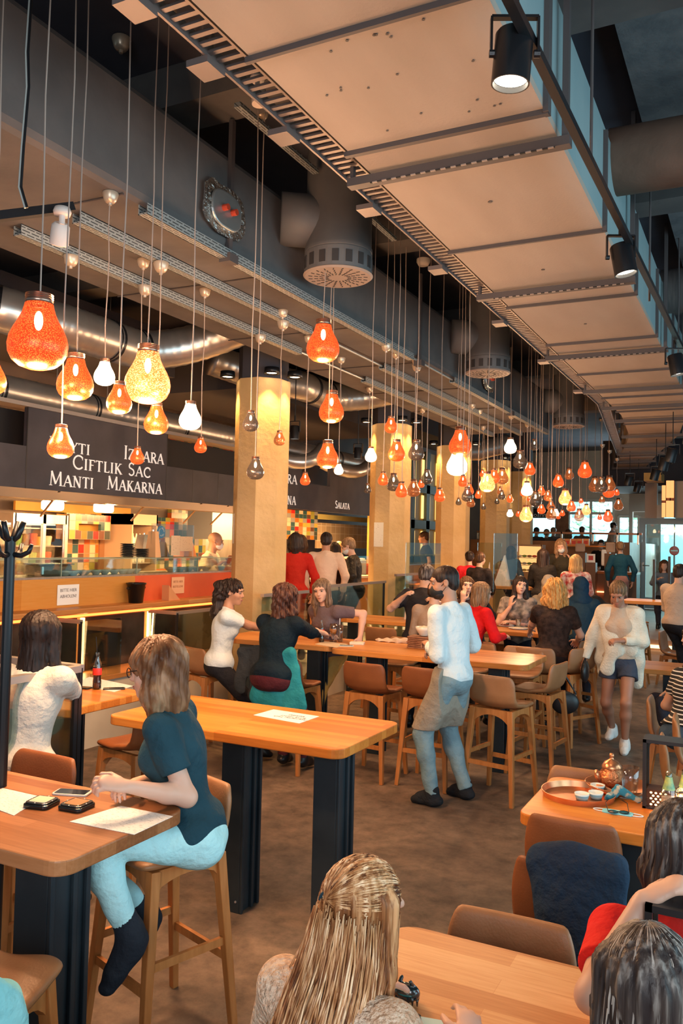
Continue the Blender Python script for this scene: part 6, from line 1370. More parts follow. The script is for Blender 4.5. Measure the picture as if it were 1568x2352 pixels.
H_GR = hairmat('hair_greyblond', (.075, .026, .010), (.36, .20, .11), (.18, .078, .034), (16, 16, 5)); H_HI = hairmat('hair_highlighted', (.10, .030, .009), (.66, .36, .17), (.30, .115, .04), (55, 55, 3)); H_CO = hairmat('hair_copperblond', (.42, .17, .04), (.75, .42, .14))
H_MI = hairmat('hair_darkgrey', (.025, .018, .018), (.22, .19, .17), (.06, .045, .04), (60, 60, 4)); H_LB = hairmat('hair_lightbrown', (.16, .085, .045), (.36, .22, .12))
def hair_mesh(c, q, s, style, L=.25, vol=1., tail=1., wave=.0, vox=.008, down=None, groove=.003, seedv=0):
    f = lambda x, y, z: c+q@V3(x*s, y*s, z*s)
    e = lambda x, y, z, rx, ry, rz, k=.02, neg=False: elp(f(x, y, z), V3(rx, ry, rz)*s, q, k*s, neg)
    dn = V3(0, 0, -1) if down is None else nrm(V3(*down)); pr = []
    v = vol
    pr.append(e(0, -.018, .034, .083*v, .102*v, .088*v))
    if style == 'short': pr.append(e(0, -.055, -.02, .072*v, .055, .06))
    if style in ('bob', 'long', 'curly', 'half'):
        for sx in (-1, 1):
            a = f(sx*.070, .0, .035); pr.append(cone(a, f(sx*.074*v, -.012, 0)+dn*L*.5*s, .032*s*v, .036*s*v, None, .03)); pr.append(cone(f(sx*.074*v, -.012, 0)+dn*L*.5*s, f(sx*.06*v, -.03, 0)+dn*L*s, .036*s*v, .026*s*v, None, .03))
        b = f(0, -.065, .02); pr.append(cone(b, f(0, -.08, 0)+dn*L*.55*s, .07*s*v, .068*s*v, (q[:, 1], .75), .03)); pr.append(cone(f(0, -.08, 0)+dn*L*.55*s, f(0, -.085, 0)+dn*L*s, .068*s*v, .052*s*v, (q[:, 1], .65), .03))
    if style == 'pony':
        pr.append(e(0, -.05, -.01, .070, .055, .065)); a = f(0, -.10, .03); pr += [cone(a, a+q@V3(0, -.03, .0)*s, .022*s, .03*s, None, .015), cone(a+q@V3(0, -.03, 0)*s, a+q@V3(0, -.045, 0)*s+dn*L*.5*s, .032*s*tail, .036*s*tail, None, .03), cone(a+q@V3(0, -.045, 0)*s+dn*L*.5*s, a+q@V3(0, -.03, 0)*s+dn*L*s, .036*s*tail, .014*s*tail, None, .03)]
    if style == 'bun':
        pr.append(e(0, -.05, -.01, .072, .055, .068)); pr.append(e(0, -.095, -.035, .032, .028, .03, .02))
    # face opening
    pr.append(e(0, .115, -.045, .062, .072, .088, .012, True))
    if style in ('short', 'bun', 'pony'):
        for sx in (-1, 1): pr.append(e(sx*.085, .012, -.03, .035, .045, .040, .012, True))
        pr.append(e(0, .118, .012, .052, .045, .05, .012, True))
    qi = q
    def disp(X, Y, Z):
        dx = X-c[0]; dy = Y-c[1]; th = np.arctan2(dx, -dy); g = groove*np.sin(th*34+np.sin(Z*25+seedv)*2.2)*1.0+groove*.7*np.sin(th*17+Z*14+seedv)
        if wave: g = g+wave*np.sin(Z*62+th*4+seedv)*np.sin(th*6+Z*20)
        return g
    return sdf_mesh(pr, vox, 'hair', disp=disp)
cloth_cache = {}
def clothm(name, c, c2=None, rough=.85, sc=3):
    return mat('cloth_'+name, c, rough, noise=(sc, c2 or tuple(min(1, x*1.35+.004) for x in c)), bump=(17, .9), sheen=0, spec=.2)
def person(label, loc, heading, H=1.7, seat=None, lean=6, head=(0, 0, 0), Lh=None, Rh=None, Lf=None, Rf=None, top=None, sleeve=2, bottom=None, bkind='trousers', hair=('short', H_DK), skin=None, vox=.012, female=True,
           hands=(25, 25), handdir=(None, None), palm=(None, None), mask=None, shoes=None, extra=None, elbow=((-.6, -.5, -.6), (.6, -.5, -.6)), bulk=1., skirt=None, low=None, ankle_bare=False, legs=True, twist=0, fold=.005, face=True, hem=None, toe=None):
    s = H/1.7; skin = skin or skinF; t = thing('person', label, 'person', loc, R(heading-90)); L0 = V3(*loc); ti = rotz(-(heading-90))
    W2L = lambda p: ti@(V3(*p)-L0)
    hz = .90*s if seat is None else (seat-loc[2])+.105
    P = V3(0, 0, hz); Rl = rotz(twist)@rotx(-lean); d = Rl@V3(0, 0, 1); fr = Rl@V3(0, 1, 0); rt = Rl@V3(1, 0, 0)
    N = P+d*.50*s; sw = (.165 if female else .185)*s
    S = {-1: N-rt*sw-d*.045*s, 1: N+rt*sw-d*.045*s}
    hq = rotz(twist)@rotz(head[0])@rotx(-lean*.4-head[1])@roty(head[2]); hc = N+(rotx(-lean*.6)@V3(0, .012, .085))*s+hq@V3(0, .018, .098)*s
    # arms
    Wp = {}; El = {}
    for k, (sx, tgt) in enumerate(((-1, Lh), (1, Rh))):
        if tgt is None or isinstance(tgt, str):
            w = {'lap': V3(sx*.10*s, .30*s, hz+.06), 'hip': V3(sx*.22*s, .02, hz+.05)}.get(tgt, (P+V3(sx*.245*s, .06, -.03*s)) if seat is None else V3(sx*.12*s, .30*s, hz+.08))
        else: w = W2L(tgt)
        e_, w_ = ik(S[sx], w, .275*s, .25*s, V3(*elbow[k])); El[sx] = e_; Wp[sx] = w_
    # legs
    Hp = {-1: P+V3(-.088*s, 0, -.02), 1: P+V3(.088*s, 0, -.02)}; Kn = {}; An = {}
    for sx, tg in ((-1, Lf), (1, Rf)):
        if tg is None: a = V3(sx*.11*s, .0, .085*s) if seat is None else V3(sx*.10*s, .36*s, max(.085, (hz-.88*s)*1+.12) if hz > .7 else .085)
        else: a = W2L(tg)+V3(0, 0, .085*s)
        Kn[sx], An[sx] = ik(Hp[sx], a, .43*s, .42*s, V3(sx*.12, 1, .25))
    b = bulk
    def torso(i=0., f_=female, cut=False):
        T = [elp(P+d*.0, V3(.158*b+i, .115*b+i, .12+i)*1.0, Rl, .04), cone(P+d*.05, P+d*.34*s, (.112 if f_ else .125)*s*b+i, (.122 if f_ else .142)*s*b+i, (fr, .78), .05),
             elp(P+d*.35*s, V3((.135 if f_ else .155)*s*b+i, .100*s*b+i, .14*s+i), Rl, .05), cone(S[-1]+rt*.01, S[1]-rt*.01, .05*s+i, .05*s+i, (fr, .9), .05), cone(P+d*.40*s, N+d*.015*s, .08*s+i*.8, .052*s+i*.5, None, .05)]
        if f_: T += [elp(P+d*.335*s+fr*.075*s+rt*q_*.062*s, V3(.058, .05, .055)*s+i, Rl, .04) for q_ in (-1, 1)]
        return T
    body = torso(-.008)+[cone(N-d*.02, hc+hq@V3(0, -.022, -.05)*s, (.05 if female else .057)*s, (.046 if female else .055)*s, None, .03)]+(head_prims(hc, hq, s, female) if face else [elp(hc, V3(.075, .095, .11)*s, hq)])
    for k, sx in enumerate((-1, 1)):
        body += [cone(S[sx], El[sx], .045*s*b, .036*s, None, .025), cone(El[sx], El[sx]+(Wp[sx]-El[sx])*.35, .038*s, .036*s, None, .02), cone(El[sx]+(Wp[sx]-El[sx])*.35, Wp[sx], .036*s, .024*s, None, .02)]
        fd = (Wp[sx]-El[sx]) if handdir[k] is None else ti@V3(*handdir[k]); pn = V3(-sx*.5, .2, -.7) if palm[k] is None else ti@V3(*palm[k])
        sd = 1 if np.cross(nrm(fd), nrm(pn-nrm(fd)*(pn@nrm(fd))))@V3(-sx, .3, .6) > 0 else -1
        body += hand_prims(Wp[sx], fd, pn, s, hands[k], 1., sd, .005)
    if legs:
        for sx in (-1, 1):
            kd = nrm(Kn[sx]-Hp[sx]); body += [cone(Hp[sx], Kn[sx], .078*s*b, .05*s, None, .03), cone(Kn[sx], Kn[sx]+(An[sx]-Kn[sx])*.3, .05*s, .054*s, None, .03), cone(Kn[sx]+(An[sx]-Kn[sx])*.3, An[sx], .051*s, .030*s, None, .03), cone(An[sx], An[sx]+nrm(V3(0, 1, -.35 if toe is None else toe))*.10*s, .030*s, .024*s, None, .02)]
    me = sdf_mesh(body, vox, 'body'); me.materials.append(skin); link('body', me, t)
    folds = lambda X, Y, Z: fold*1.35*(.45*np.sin(X*17+Z*12+2.2*np.sin(Y*13+Z*8))+.45*np.sin(Z*31+X*10+2.5*np.sin(X*14+1))*np.sin(Y*21+1.3))
    cv = max(vox, .007)
    if top is not None:
        i = .014; T = torso(i)
        T.append(elp(P+d*.02, V3(.165*b+i, .125*b+i, .10), Rl, .03))
        for sx in (-1, 1):
            ev = El[sx]
            if sleeve >= 1:
                fe = .62 if sleeve == 1 else 1.; T.append(cone(S[sx], S[sx]+(ev-S[sx])*fe, .052*s*b+i, .042*s+i*1.2, None, .03, capb=sleeve == 1))
            if sleeve >= 2: T.append(cone(ev, ev+(Wp[sx]-ev)*(.93 if sleeve == 2 else .25), .040*s+i, .028*s+i, None, .03, capb=True))
        cuts = [(N+d*.028*s+fr*.02, (d+fr*.25).tolist())]
        hb = P-d*((hem if hem is not None else .06)); cuts.append((hb, (-d).tolist()))
        me = sdf_mesh(T, cv, 'top', cuts=[(tuple(c_), n_) for c_, n_ in cuts], disp=folds); me.materials.append(top); link('top', me, t)
    if bottom is not None and legs:
        i = .013; T = [elp(P+V3(0, -.005, -.01), V3(.165*b+i*.5, .128*b+i*.5, .125), None, .03)]
        for sx in (-1, 1):
            if bkind == 'shorts': T.append(cone(Hp[sx], Hp[sx]+(Kn[sx]-Hp[sx])*.42, .09*s*b, .095*s, None, .02, capb=True))
            elif bkind == 'skirt':
                pass
            else:
                T.append(cone(Hp[sx], Kn[sx], .088*s*b, .058*s+.004, None, .03)); T.append(cone(Kn[sx], Kn[sx]+(An[sx]-Kn[sx])*(1.0 if not ankle_bare else .84), .064*s, .046*s+.004, None, .02, capb=True)); T.append(cone(Kn[sx], Kn[sx]+(An[sx]-Kn[sx])*.35, .062*s, .066*s, None, .03))
        if bkind == 'skirt':
            k_ = (Kn[-1]+Kn[1])/2; T += [cone(P, k_, .15*s, .15*s, None, .04), cone(k_, (An[-1]+An[1])/2*.7+k_*.3, .15*s, .19*s, None, .04, capb=True)]
        me = sdf_mesh(T, cv, 'bottom', disp=folds, cuts=[((0, 0, hz+.10), (0, 0, 1))]); me.materials.append(bottom); link({'shorts': 'shorts', 'skirt': 'skirt'}.get(bkind, 'trousers'), me, t)
    if shoes is not None and legs:
        for sx in (-1, 1):
            a = An[sx]; fd = V3(sx*.12, 1, (-.05 if seat is None else -.15) if toe is None else toe); fd = nrm(fd)
            T = [cone(a-fd*.04*s+V3(0, 0, -.045*s), a+fd*.14*s+V3(0, 0, -.055*s), .04*s, .034*s, ((0, 0, 1), .8), .03), cone(a+V3(0, 0, .025), a+V3(0, 0, -.04*s), .046*s, .050*s, None, .03), cone(a+fd*.02-V3(0, 0, .01), a+fd*.10*s-V3(0, 0, .035*s), .046*s, .040*s, None, .03)]
            if low: T.append(cone(a, a-V3(0, 0, 1)*0+(Kn[sx]-a)*low, .045*s, .05*s, None, .03))
            me = sdf_mesh(T, cv*.8, 'shoe', cuts=[] ); me.materials.append(shoes); link('shoe', me, t)
    if hair is not None:
        st, hm = hair[0], hair[1]; kw = hair[2] if len(hair) > 2 else {}
        me = hair_mesh(hc, hq, s, st, vox=max(vox*.8, .005), seedv=len(label), **kw); me.materials.append(hm); link('hair', me, t)
    f = lambda x, y, z: hc+hq@V3(x*s, y*s, z*s)
    if face and vox < .013:
        for sx in (-1, 1):
            mb = MB(); mb.ell(f(sx*.031, .077, .006), (.0118*s,)*3, 14, 10); o = part('eye', mb, eyew, t, True)
            mb = MB(); mb.ell(f(sx*.031, .0865, .006), (.0068*s, .0035*s, .0068*s), 10, 6, Matrix(hq.tolist())); part('iris', mb, iris, o, True)
            mb = MB(); mb.tube([f(sx*.014, .094, .022), f(sx*.03, .0965, .027), f(sx*.05, .083, .022)], [.0025*s, .0032*s, .0015*s], 6); part('eyebrow', mb, (hair[1] if hair else H_DK), t, True)
        if mask is None:
            mb = MB(); mb.tube([f(-.022, .093, -.063), f(-.008, .101, -.060), f(.008, .101, -.060), f(.022, .093, -.063)], [.001, .0042*s, .0042*s, .001], 6); mb.tube([f(-.019, .092, -.066), f(0, .101, -.069), f(.019, .092, -.066)], [.001, .0048*s, .001], 6); part('lips', mb, lipm, t, True)
    if mask is not None:
        T = [elp(f(0, .062, -.055), V3(.052, .052, .052)*s, hq, .02), elp(f(0, .04, -.055), V3(.058, .055, .045)*s, hq, .02)]
        me = sdf_mesh(T, .006, 'mask', cuts=[(tuple(f(0, .02, 0)), (hq@V3(0, -1, .25)).tolist()), (tuple(f(0, 0, -.015)), (hq@V3(0, -.2, 1)).tolist())]); me.materials.append(mask); m_ = link('face_mask', me, t)
        mb = MB()
        for sx in (-1, 1): mb.tube([f(sx*.052, .045, -.035), f(sx*.076, .0, .005)], .0022*s, 6); mb.tube([f(sx*.05, .04, -.075), f(sx*.076, -.004, -.03)], .0022*s, 6)
        part('ear_loop', mb, mask, m_)
    J = dict(P=P, N=N, S=S, El=El, Wp=Wp, Hp=Hp, Kn=Kn, An=An, hc=hc, hq=hq, d=d, fr=fr, rt=rt, f=f, s=s, t=t, W2L=W2L, cv=cv, b=b, hz=hz)
    if extra: extra(J)
    return t, J
def garment(J, name, prims, m, cuts=(), vox=None, disp=None):
    me = sdf_mesh(prims, vox or J['cv'], name, cuts=cuts, disp=disp); me.materials.append(m); return link(name, me, J['t'])
def top_at(px, py, d): return at_d(px, py, d)
def place(px, py, d, H, seat=None, lean=6, heading=90, floor=None):
    """root location so that the top of the head lands at the given ray point"""
    p = at_d(px, py, d); s = H/1.7; l = R(lean); y = math.sin(l)*.5*s+.04*s; fx, fy = math.cos(R(heading)), math.sin(R(heading))
    if floor is None: floor = 0
    return (p.x-fx*y, p.y-fy*y, floor)
def seat_for(px, py, d, H, lean=6): p = at_d(px, py, d); s = H/1.7; return p.z-.105-math.cos(R(lean))*.50*s-.295*s

tee_navy = clothm('navy', (.012, .045, .065)); jeans_aqua = clothm('aqua_jeans', (.42, .74, .78), (.50, .82, .85)); suede = clothm('black_suede', (.012, .016, .024))
# 1 woman in navy, lower left
def specs(J):
    f = J['f']; mb = MB(); 
    for sx in (-1, 1):
        P = [f(sx*.034+.026*math.cos(a), .104, .002+.019*math.sin(a)) for a in [2*math.pi*k/16 for k in range(17)]]; mb.tube(P, .0022, 6); mb.tube([f(sx*.06, .1, .008), f(sx*.077, .0, .012)], .002, 6)
    mb.tube([f(-.008, .106, .004), f(.008, .106, .004)], .0022, 6); g = part('glasses', mb, black, J['t'])
def navy_x(J):
    specs(J)
loc1 = (-2.00, 2.69, 0)
person('seated woman in navy T-shirt, turquoise trousers, black boots and glasses, in profile', loc1, 232, 1.63, .74, 13, (0, 4, 0), Lh=at_d(292, 1806, 2.98), Rh=at_d(310, 1800, 3.2), Lf=at_d(300, 2205, 3.02), Rf=at_d(335, 2150, 3.35),
       top=tee_navy, sleeve=1, bottom=jeans_aqua, hair=('bob', H_GR, dict(L=.21, vol=1.17, groove=.003, wave=.005)), vox=.0058, shoes=suede, low=.22, ankle_bare=True, extra=navy_x, hands=(55, 40), elbow=((-.36, -.03, -1), (.5, -.4, -.8)), fold=.006, twist=-28, toe=-1.3)
# 2 girl with the half-tied highlighted hair, bottom centre
knit = mat('cream_knit', (.72, .46, .30), .9, noise=(60, (.90, .68, .50), (.4, .6), (1, 1, 1.4)), bump=(90, 1.0))
def pony_x(J):
    hc, hq, s, t = J['hc'], J['hq'], J['s'], J['t']; rg = np.random.RandomState(3); mbs = [MB() for _ in range(2)]
    f = J['f']; tie = f(-.012, -.118, .015)
    # strands from the crown and sides drawn back to the tie
    for i in range(420):
        th = rg.uniform(-2.0, 2.0); z0 = rg.uniform(-.02, 1.0)
        u = V3(math.sin(th)*math.sqrt(max(0, 1-z0*z0)), math.cos(th)*math.sqrt(max(0, 1-z0*z0)), z0)
        pts = []
        for k in range(7):
            a = k/6; dv = nrm(u*(1-a)+V3(-.12, -1.05, -.12)*a); r_ = V3(.086, .106, .092)+.0015*math.sin(i); pts.append(f(*(dv*r_+V3(0, -.018, .034)+V3(rg.normal()*.001, 0, 0))))
        pts.append(tie+rg.normal(size=3)*.004); w = rg.uniform(.0010, .0022)*s; mbs[i % 2].tube(pts, [w*.5]+[w]*6+[w*.8], 5)
    # loose lengths hanging down the back and shoulders
    for i in range(720):
        th = rg.uniform(-2.35, 2.35); bx = .080*math.sin(th); by = -.018-.100*math.cos(th)*.98; z0 = rg.uniform(-.03, .02)
        if i < 240: a0 = tie+rg.normal(size=3)*.008+V3(0, -.012, -.01); bx = rg.normal()*.02; by = -.118
        else: a0 = f(bx*1.14, -.018+(by+.018)*1.13, z0)
        Ln = rg.uniform(.46, .74); sp = 1.0+rg.normal()*.12; pts = [a0]; ph = rg.uniform(0, 6)
        for k in range(1, 9):
            a = k/8; off = V3(bx*.95*a*sp-.035*a+.006*math.sin(ph+a*7), -.03*a-.40*Ln*max(0, a-.22)+.005*math.cos(ph+a*6), -Ln*a); base = a0+rotz(0)@V3(off[0], off[1]-.035*math.sin(math.pi*min(a*1.3, 1))*.7, off[2])
            pts.append(base)
        w = rg.uniform(.0014, .0032)*s; mbs[i % 2].tube(pts, [w*.7]+[w]*6+[w*.7, w*.2], 5)
    o = [c for c in t.children if c.name.startswith('hair')][0]
    for k, mm in enumerate((H_HI, hairmat('hair_honey', (.38, .15, .05), (.92, .64, .40), (.62, .33, .15), (50, 50, 3)))): part('hair_strands', mbs[k], mm, o, True)
    mb = MB(); mb.tube([tie+V3(.02*math.cos(a), .006, .02*math.sin(a)) for a in [2*math.pi*k/14 for k in range(15)]], .006, 8); part('hair_tie', mb, mat('tie_teal', (.01, .04, .06), .5), t, True)
person('girl with long highlighted half-tied hair and cream knit sweater, seen from behind', place(812, 1966, 1.93, 1.62, .44, 24, 80), 80, 1.62, .44, 24, (-12, 2, 4), Lh=(-.95, 2.0, .80), Rh=(-.62, 1.95, .80), top=knit, sleeve=2, bottom=clothm('girl_jeans', (.12, .2, .3)), hair=('half', H_HI, dict(L=.26, vol=.96, groove=.003)),
       vox=.007, extra=pony_x, fold=.002)
# 3 dark head bottom right
def strands_x(L, n, mats, spread=1.0, seed=1, rad=(.0012, .0028)):
    def fx(J):
        rg = np.random.RandomState(seed); f = J['f']; mbs = [MB() for _ in mats]
        part_ = f(-.0, 0, .128)
        for i in range(n):
            th = rg.uniform(-2.7, 2.7)+math.pi; pts = []
            for k in range(5):
                a = k/4; ph = a*1.45; r_ = V3(.087, .106, .094); dv = V3(math.sin(th)*math.sin(ph), math.cos(th)*math.sin(ph), math.cos(ph)); pts.append(f(*(dv*r_+V3(0, -.018, .034))))
            e = pts[-1]; Ln = L*rg.uniform(.75, 1.05); p2 = rg.uniform(0, 6)
            for k in range(1, 6): a = k/5; pts.append(e+V3((e-J['hc'])[0]*.15*a*spread+.005*math.sin(p2+5*a), (e-J['hc'])[1]*.12*a+.004*math.cos(p2+5*a), -Ln*a))
            w = rg.uniform(*rad); mbs[i % len(mats)].tube(pts, [w*.6]+[w]*7+[w*.7, w*.25], 5)
        o = [c for c in J['t'].children if c.name.startswith('hair')][0]
        for mb, mm in zip(mbs, mats): part('hair_strands', mb, mm, o, True)
    return fx
person('dark-haired guest whose crown of greying hair fills the bottom right corner', place(1500, 2172, 1.5, 1.62, .44, 6, 110), 110, 1.62, .44, 8, (0, 8, 0), Lh='lap', Rh='lap', top=clothm('dark_top', (.03, .03, .035)), sleeve=2, bottom=clothm('dark_tr', (.02, .02, .03)), hair=('long', H_MI, dict(L=.34, vol=1.05, groove=.003)), vox=.008,
       extra=strands_x(.30, 520, (H_MI, hairmat('hair_silver', (.16, .13, .12), (.5, .45, .4)), H_DK), seed=4))
# 4 red shirt
red_t = clothm('red_tee', (.66, .012, .015), (.75, .03, .02))
def red_text(J):
    p = J['P']+J['d']*.33*J['s']+J['fr']*.0; 
rloc = place(1615, 1815, 2.15, 1.70, .44, 10, 75)
person('guest in red T-shirt with dark hair, chin resting on a raised fist, at right edge', rloc, 100, 1.70, .44, 12, (-25, 10, 0), Lh=at_d(1478, 2068, 1.98), Rh='lap', top=red_t, sleeve=1, bottom=clothm('red_jeans', (.05, .07, .1)), hair=('bob', H_MI, dict(L=.16, vol=1.05, groove=.004)), vox=.0065, hands=(60, 30),
       handdir=((.75, .2, .5), None), palm=((.3, .2, -1), None), elbow=((-.5, .1, -1), (.6, -.5, -.6)), extra=strands_x(.14, 320, (H_MI, H_DK), seed=8), skin=skinF)
# 5 waiter
shirtw = clothm('white_shirt', (.66, .76, .78), (.74, .82, .84)); jeans = clothm('washed_jeans', (.16, .25, .29), (.25, .36, .40)); apronm = clothm('apron', (.27, .23, .18), (.34, .29, .23))
def waiter_x(J):
    P, hz, s = J['P'], J['hz'], J['s']
    Hp, Kn = J['Hp'], J['Kn']; garment(J, 'apron', [elp(P, V3(.190, .150, .15), None, .05)]+[cone(Hp[q_], Hp[q_]+(Kn[q_]-Hp[q_])*1.1, .118, .095, None, .07) for q_ in (-1, 1)]+[cone((Hp[-1]+Hp[1])/2+V3(0, .03, 0), (Kn[-1]+Kn[1])/2+V3(0, .04, 0), .10, .09, None, .07)], apronm, cuts=[((0, .0, 0), (0, -1, .0)), ((0, 0, hz+.08), (0, 0, 1)), ((0, 0, hz-.40), (0, 0, -1))], vox=.008, disp=lambda X, Y, Z: .004*np.sin(X*45+Z*9))
    garment(J, 'beard', [elp(J['f'](0, .045, -.085), V3(.056, .052, .035)*s, J['hq'])], H_DK, vox=.006, cuts=[(tuple(J['f'](0, .02, 0)), (J['hq']@V3(0, -1, .3)).tolist())])
person('standing waiter in white shirt, grey-green apron, washed jeans and black mask', (-2.12, 6.16, 0), 166, 1.84, None, 6, (42, 8, 0), Lh=at_d(985, 1482, 6.55), Rh=at_d(1012, 1490, 6.75), Lf=(-2.24, 6.04, 0), Rf=(-2.08, 6.34, 0), top=shirtw, sleeve=2, bottom=jeans, hair=('short', H_DK, dict(vol=.98, groove=.0012)),
       vox=.0075, female=False, mask=mat('mask_black', (.01, .01, .012), .7), shoes=clothm('black_shoe', (.012, .014, .018)), extra=waiter_x, skin=skinT, bulk=.9, hem=.13, hands=(45, 45), palm=((0, 0, -1), (0, 0, -1)), elbow=((-.7, -.8, -.5), (.7, -.8, -.5)), fold=.007)
# 6 long curly hair, white tee
person('woman in a white T-shirt with long curly dark ponytail, facing right at the long table', place(527, 1340, 7.7, 1.66, .75, 5, 40), 35, 1.66, .75, 8, (-18, 4, 0), Lh=(-4.30, 7.12, 1.06), Rh=(-4.05, 7.1, 1.06), top=clothm('white_tee', (.70, .78, .80), (.78, .84, .86)), sleeve=1, bottom=clothm('black_trousers', (.012, .012, .016)),
       hair=('pony', H_DK, dict(L=.50, vol=1.05, tail=1.9, groove=.005, wave=.010)), vox=.0085, skin=skinT, shoes=black)
# 7 dark teal blouse
person('woman with curly dark hair and dark teal blouse, back turned, at the long table', place(652, 1343, 7.15, 1.66, .75, 12, 88), 88, 1.66, .75, 13, (-10, 6, 0), Lh=(-3.95, 7.05, 1.08), Rh=(-3.55, 7.05, 1.08), top=clothm('teal_blouse', (.004, .010, .018), (.006, .018, .028)), sleeve=2, bottom=clothm('maroon', (.07, .012, .018), (.10, .02, .025)),
       hair=('curly', hairmat('hair_chestnut', (.03, .012, .01), (.11, .045, .03)), dict(L=.30, vol=1.15, groove=.006, wave=.012)), vox=.009, bulk=1.18, shoes=black)
# 8 grey-mauve tee facing
person('woman in grey-mauve T-shirt with straight brown hair, leaning on the long table, facing us', place(750, 1330, 8.5, 1.68, .75, 10, 262), 255, 1.68, .75, 14, (22, 6, 6), Lh=(-3.62, 7.58, 1.05), Rh=(-3.95, 7.55, 1.05), top=clothm('mauve', (.12, .085, .10), (.16, .12, .13)), sleeve=1, bottom=clothm('mustard_skirt', (.5, .3, .08)),
       hair=('long', hairmat('hair_ashbrown', (.07, .04, .025), (.26, .17, .11)), dict(L=.27, vol=.98, groove=.003)), vox=.0085, shoes=black)
# 9 dark-haired guest behind the glass
person('guest with long black hair and pale blouse, seen through the glass corner at left', place(92, 1420, 4.2, 1.64, .74, 8, 100), 105, 1.64, .74, 10, (-6, 6, 0), Lh=(-3.95, 3.70, 1.06), Rh=(-3.62, 3.72, 1.06), top=clothm('cream_blouse', (.52, .50, .44), (.62, .60, .54)), sleeve=2, bottom=clothm('black_skirt', (.015, .02, .028)), hair=('long', hairmat('hair_black', (.006, .004, .004), (.02, .012, .01)), dict(L=.36, vol=1.12, groove=.003)), vox=.010, bulk=1.05, shoes=black)
# 10 cook
def cook_x(J): garment(J, 'apron', [cone(J['P']+V3(0, .03, .35), J['P']+V3(0, .04, -.3), .135, .16, ((0, 1, 0), .85), .03)], clothm('cook_apron', (.22, .15, .08)), cuts=[((0, .09, 0), (0, -1, 0)), ((0, 0, J['hz']+.36), (0, 0, 1))], vox=.012)
person('bald cook in white jacket and brown apron, mask under his chin, behind the counter', place(489, 1222, 11.3, 1.76, None, 5, 40, FZ), 20, 1.76, None, 8, (10, 8, 0), Lh=at_d(525, 1290, 11.2), Rh=at_d(500, 1300, 11.1), top=clothm('cook_white', (.62, .52, .38), (.72, .62, .46)), sleeve=2, bottom=clothm('cook_tr', (.1, .1, .1)), hair=None, vox=.012, female=False, mask=white_p, extra=cook_x, skin=skinT, shoes=black, fold=.006)
# queue
person('person in red dress with dark hair, queueing right behind the first pillar', place(680, 1216, 11.3, 1.72, None, 3, 120, .4), 125, 1.72, None, 4, (0, 8, 0), top=clothm('red_dress', (.42, .012, .008), (.55, .03, .015)), sleeve=2, bottom=clothm('red_dress', (.42, .012, .008)), bkind='skirt', hair=('bob', H_DK, dict(L=.16)), vox=.013, shoes=black, hem=.12)
person('brown-haired person in dark red behind the red dress in the queue', place(692, 1220, 12.3, 1.7, None, 3, 130, .4), 135, 1.7, None, 4, (0, 4, 0), top=clothm('dark_red', (.12, .01, .01)), sleeve=2, bottom=clothm('dkr', (.05, .02, .02)), hair=('bob', H_BR, dict(L=.12)), vox=.014, shoes=black)
person('man in a cream shirt and jeans, back to the camera in the queue', place(749, 1221, 11.9, 1.76, None, 4, 115, .38), 112, 1.76, None, 5, (0, 6, 0), top=clothm('cream_shirt', (.72, .52, .38), (.80, .60, .45)), sleeve=2, bottom=clothm('queue_jeans', (.05, .07, .09)), hair=('short', H_DK), vox=.012, female=False, skin=skinT, shoes=black, hem=.16, bulk=1.05)
person('dark-clothed person half hidden behind the man in the cream shirt', place(769, 1237, 12.7, 1.62, None, 3, 130, .38), 130, 1.62, None, 4, (0, 6, 0), top=clothm('darkq', (.03, .012, .01)), sleeve=2, bottom=clothm('darkq', (.03, .012, .01)), hair=('long', H_DK, dict(L=.2)), vox=.015, shoes=black)
person('woman with short blond hair, pale mask and black jacket, looking down at the salad counter', place(808, 1230, 12.3, 1.70, None, 4, 190, .38), 195, 1.70, None, 6, (0, 22, 0), Lh=at_d(782, 1308, 12.1), Rh=at_d(785, 1305, 12.3), top=clothm('black_leather', (.012, .011, .010), (.03, .026, .022), .4), sleeve=2, bottom=clothm('grey_tr', (.06, .06, .06)), hair=('short', H_LB, dict(vol=1.06)), vox=.0115, mask=mat('mask_pale', (.62, .66, .66), .8), shoes=black, hem=.12)
person('server in white bending behind the salad counter', place(778, 1238, 14.3, 1.70, None, 14, 300, FZ), 300, 1.70, None, 18, (0, 20, 0), top=clothm('server_white', (.78, .66, .5)), sleeve=2, bottom=clothm('cook_tr', (.1, .1, .1)), hair=('short', H_BL), vox=.014, mask=mat('mask_pale', (.62, .66, .66), .8), shoes=black)
person('bearded man in a dark shirt in front of the glowing lattice screen', place(975, 1219, 17.0, 1.76, None, 3, 210, FZ+.15), 205, 1.76, None, 4, (0, 8, 0), top=clothm('dark_shirt', (.02, .02, .022)), sleeve=1, bottom=clothm('cook_tr', (.1, .1, .1)), hair=('short', H_BR), vox=.013, female=False, skin=skinT, shoes=black)
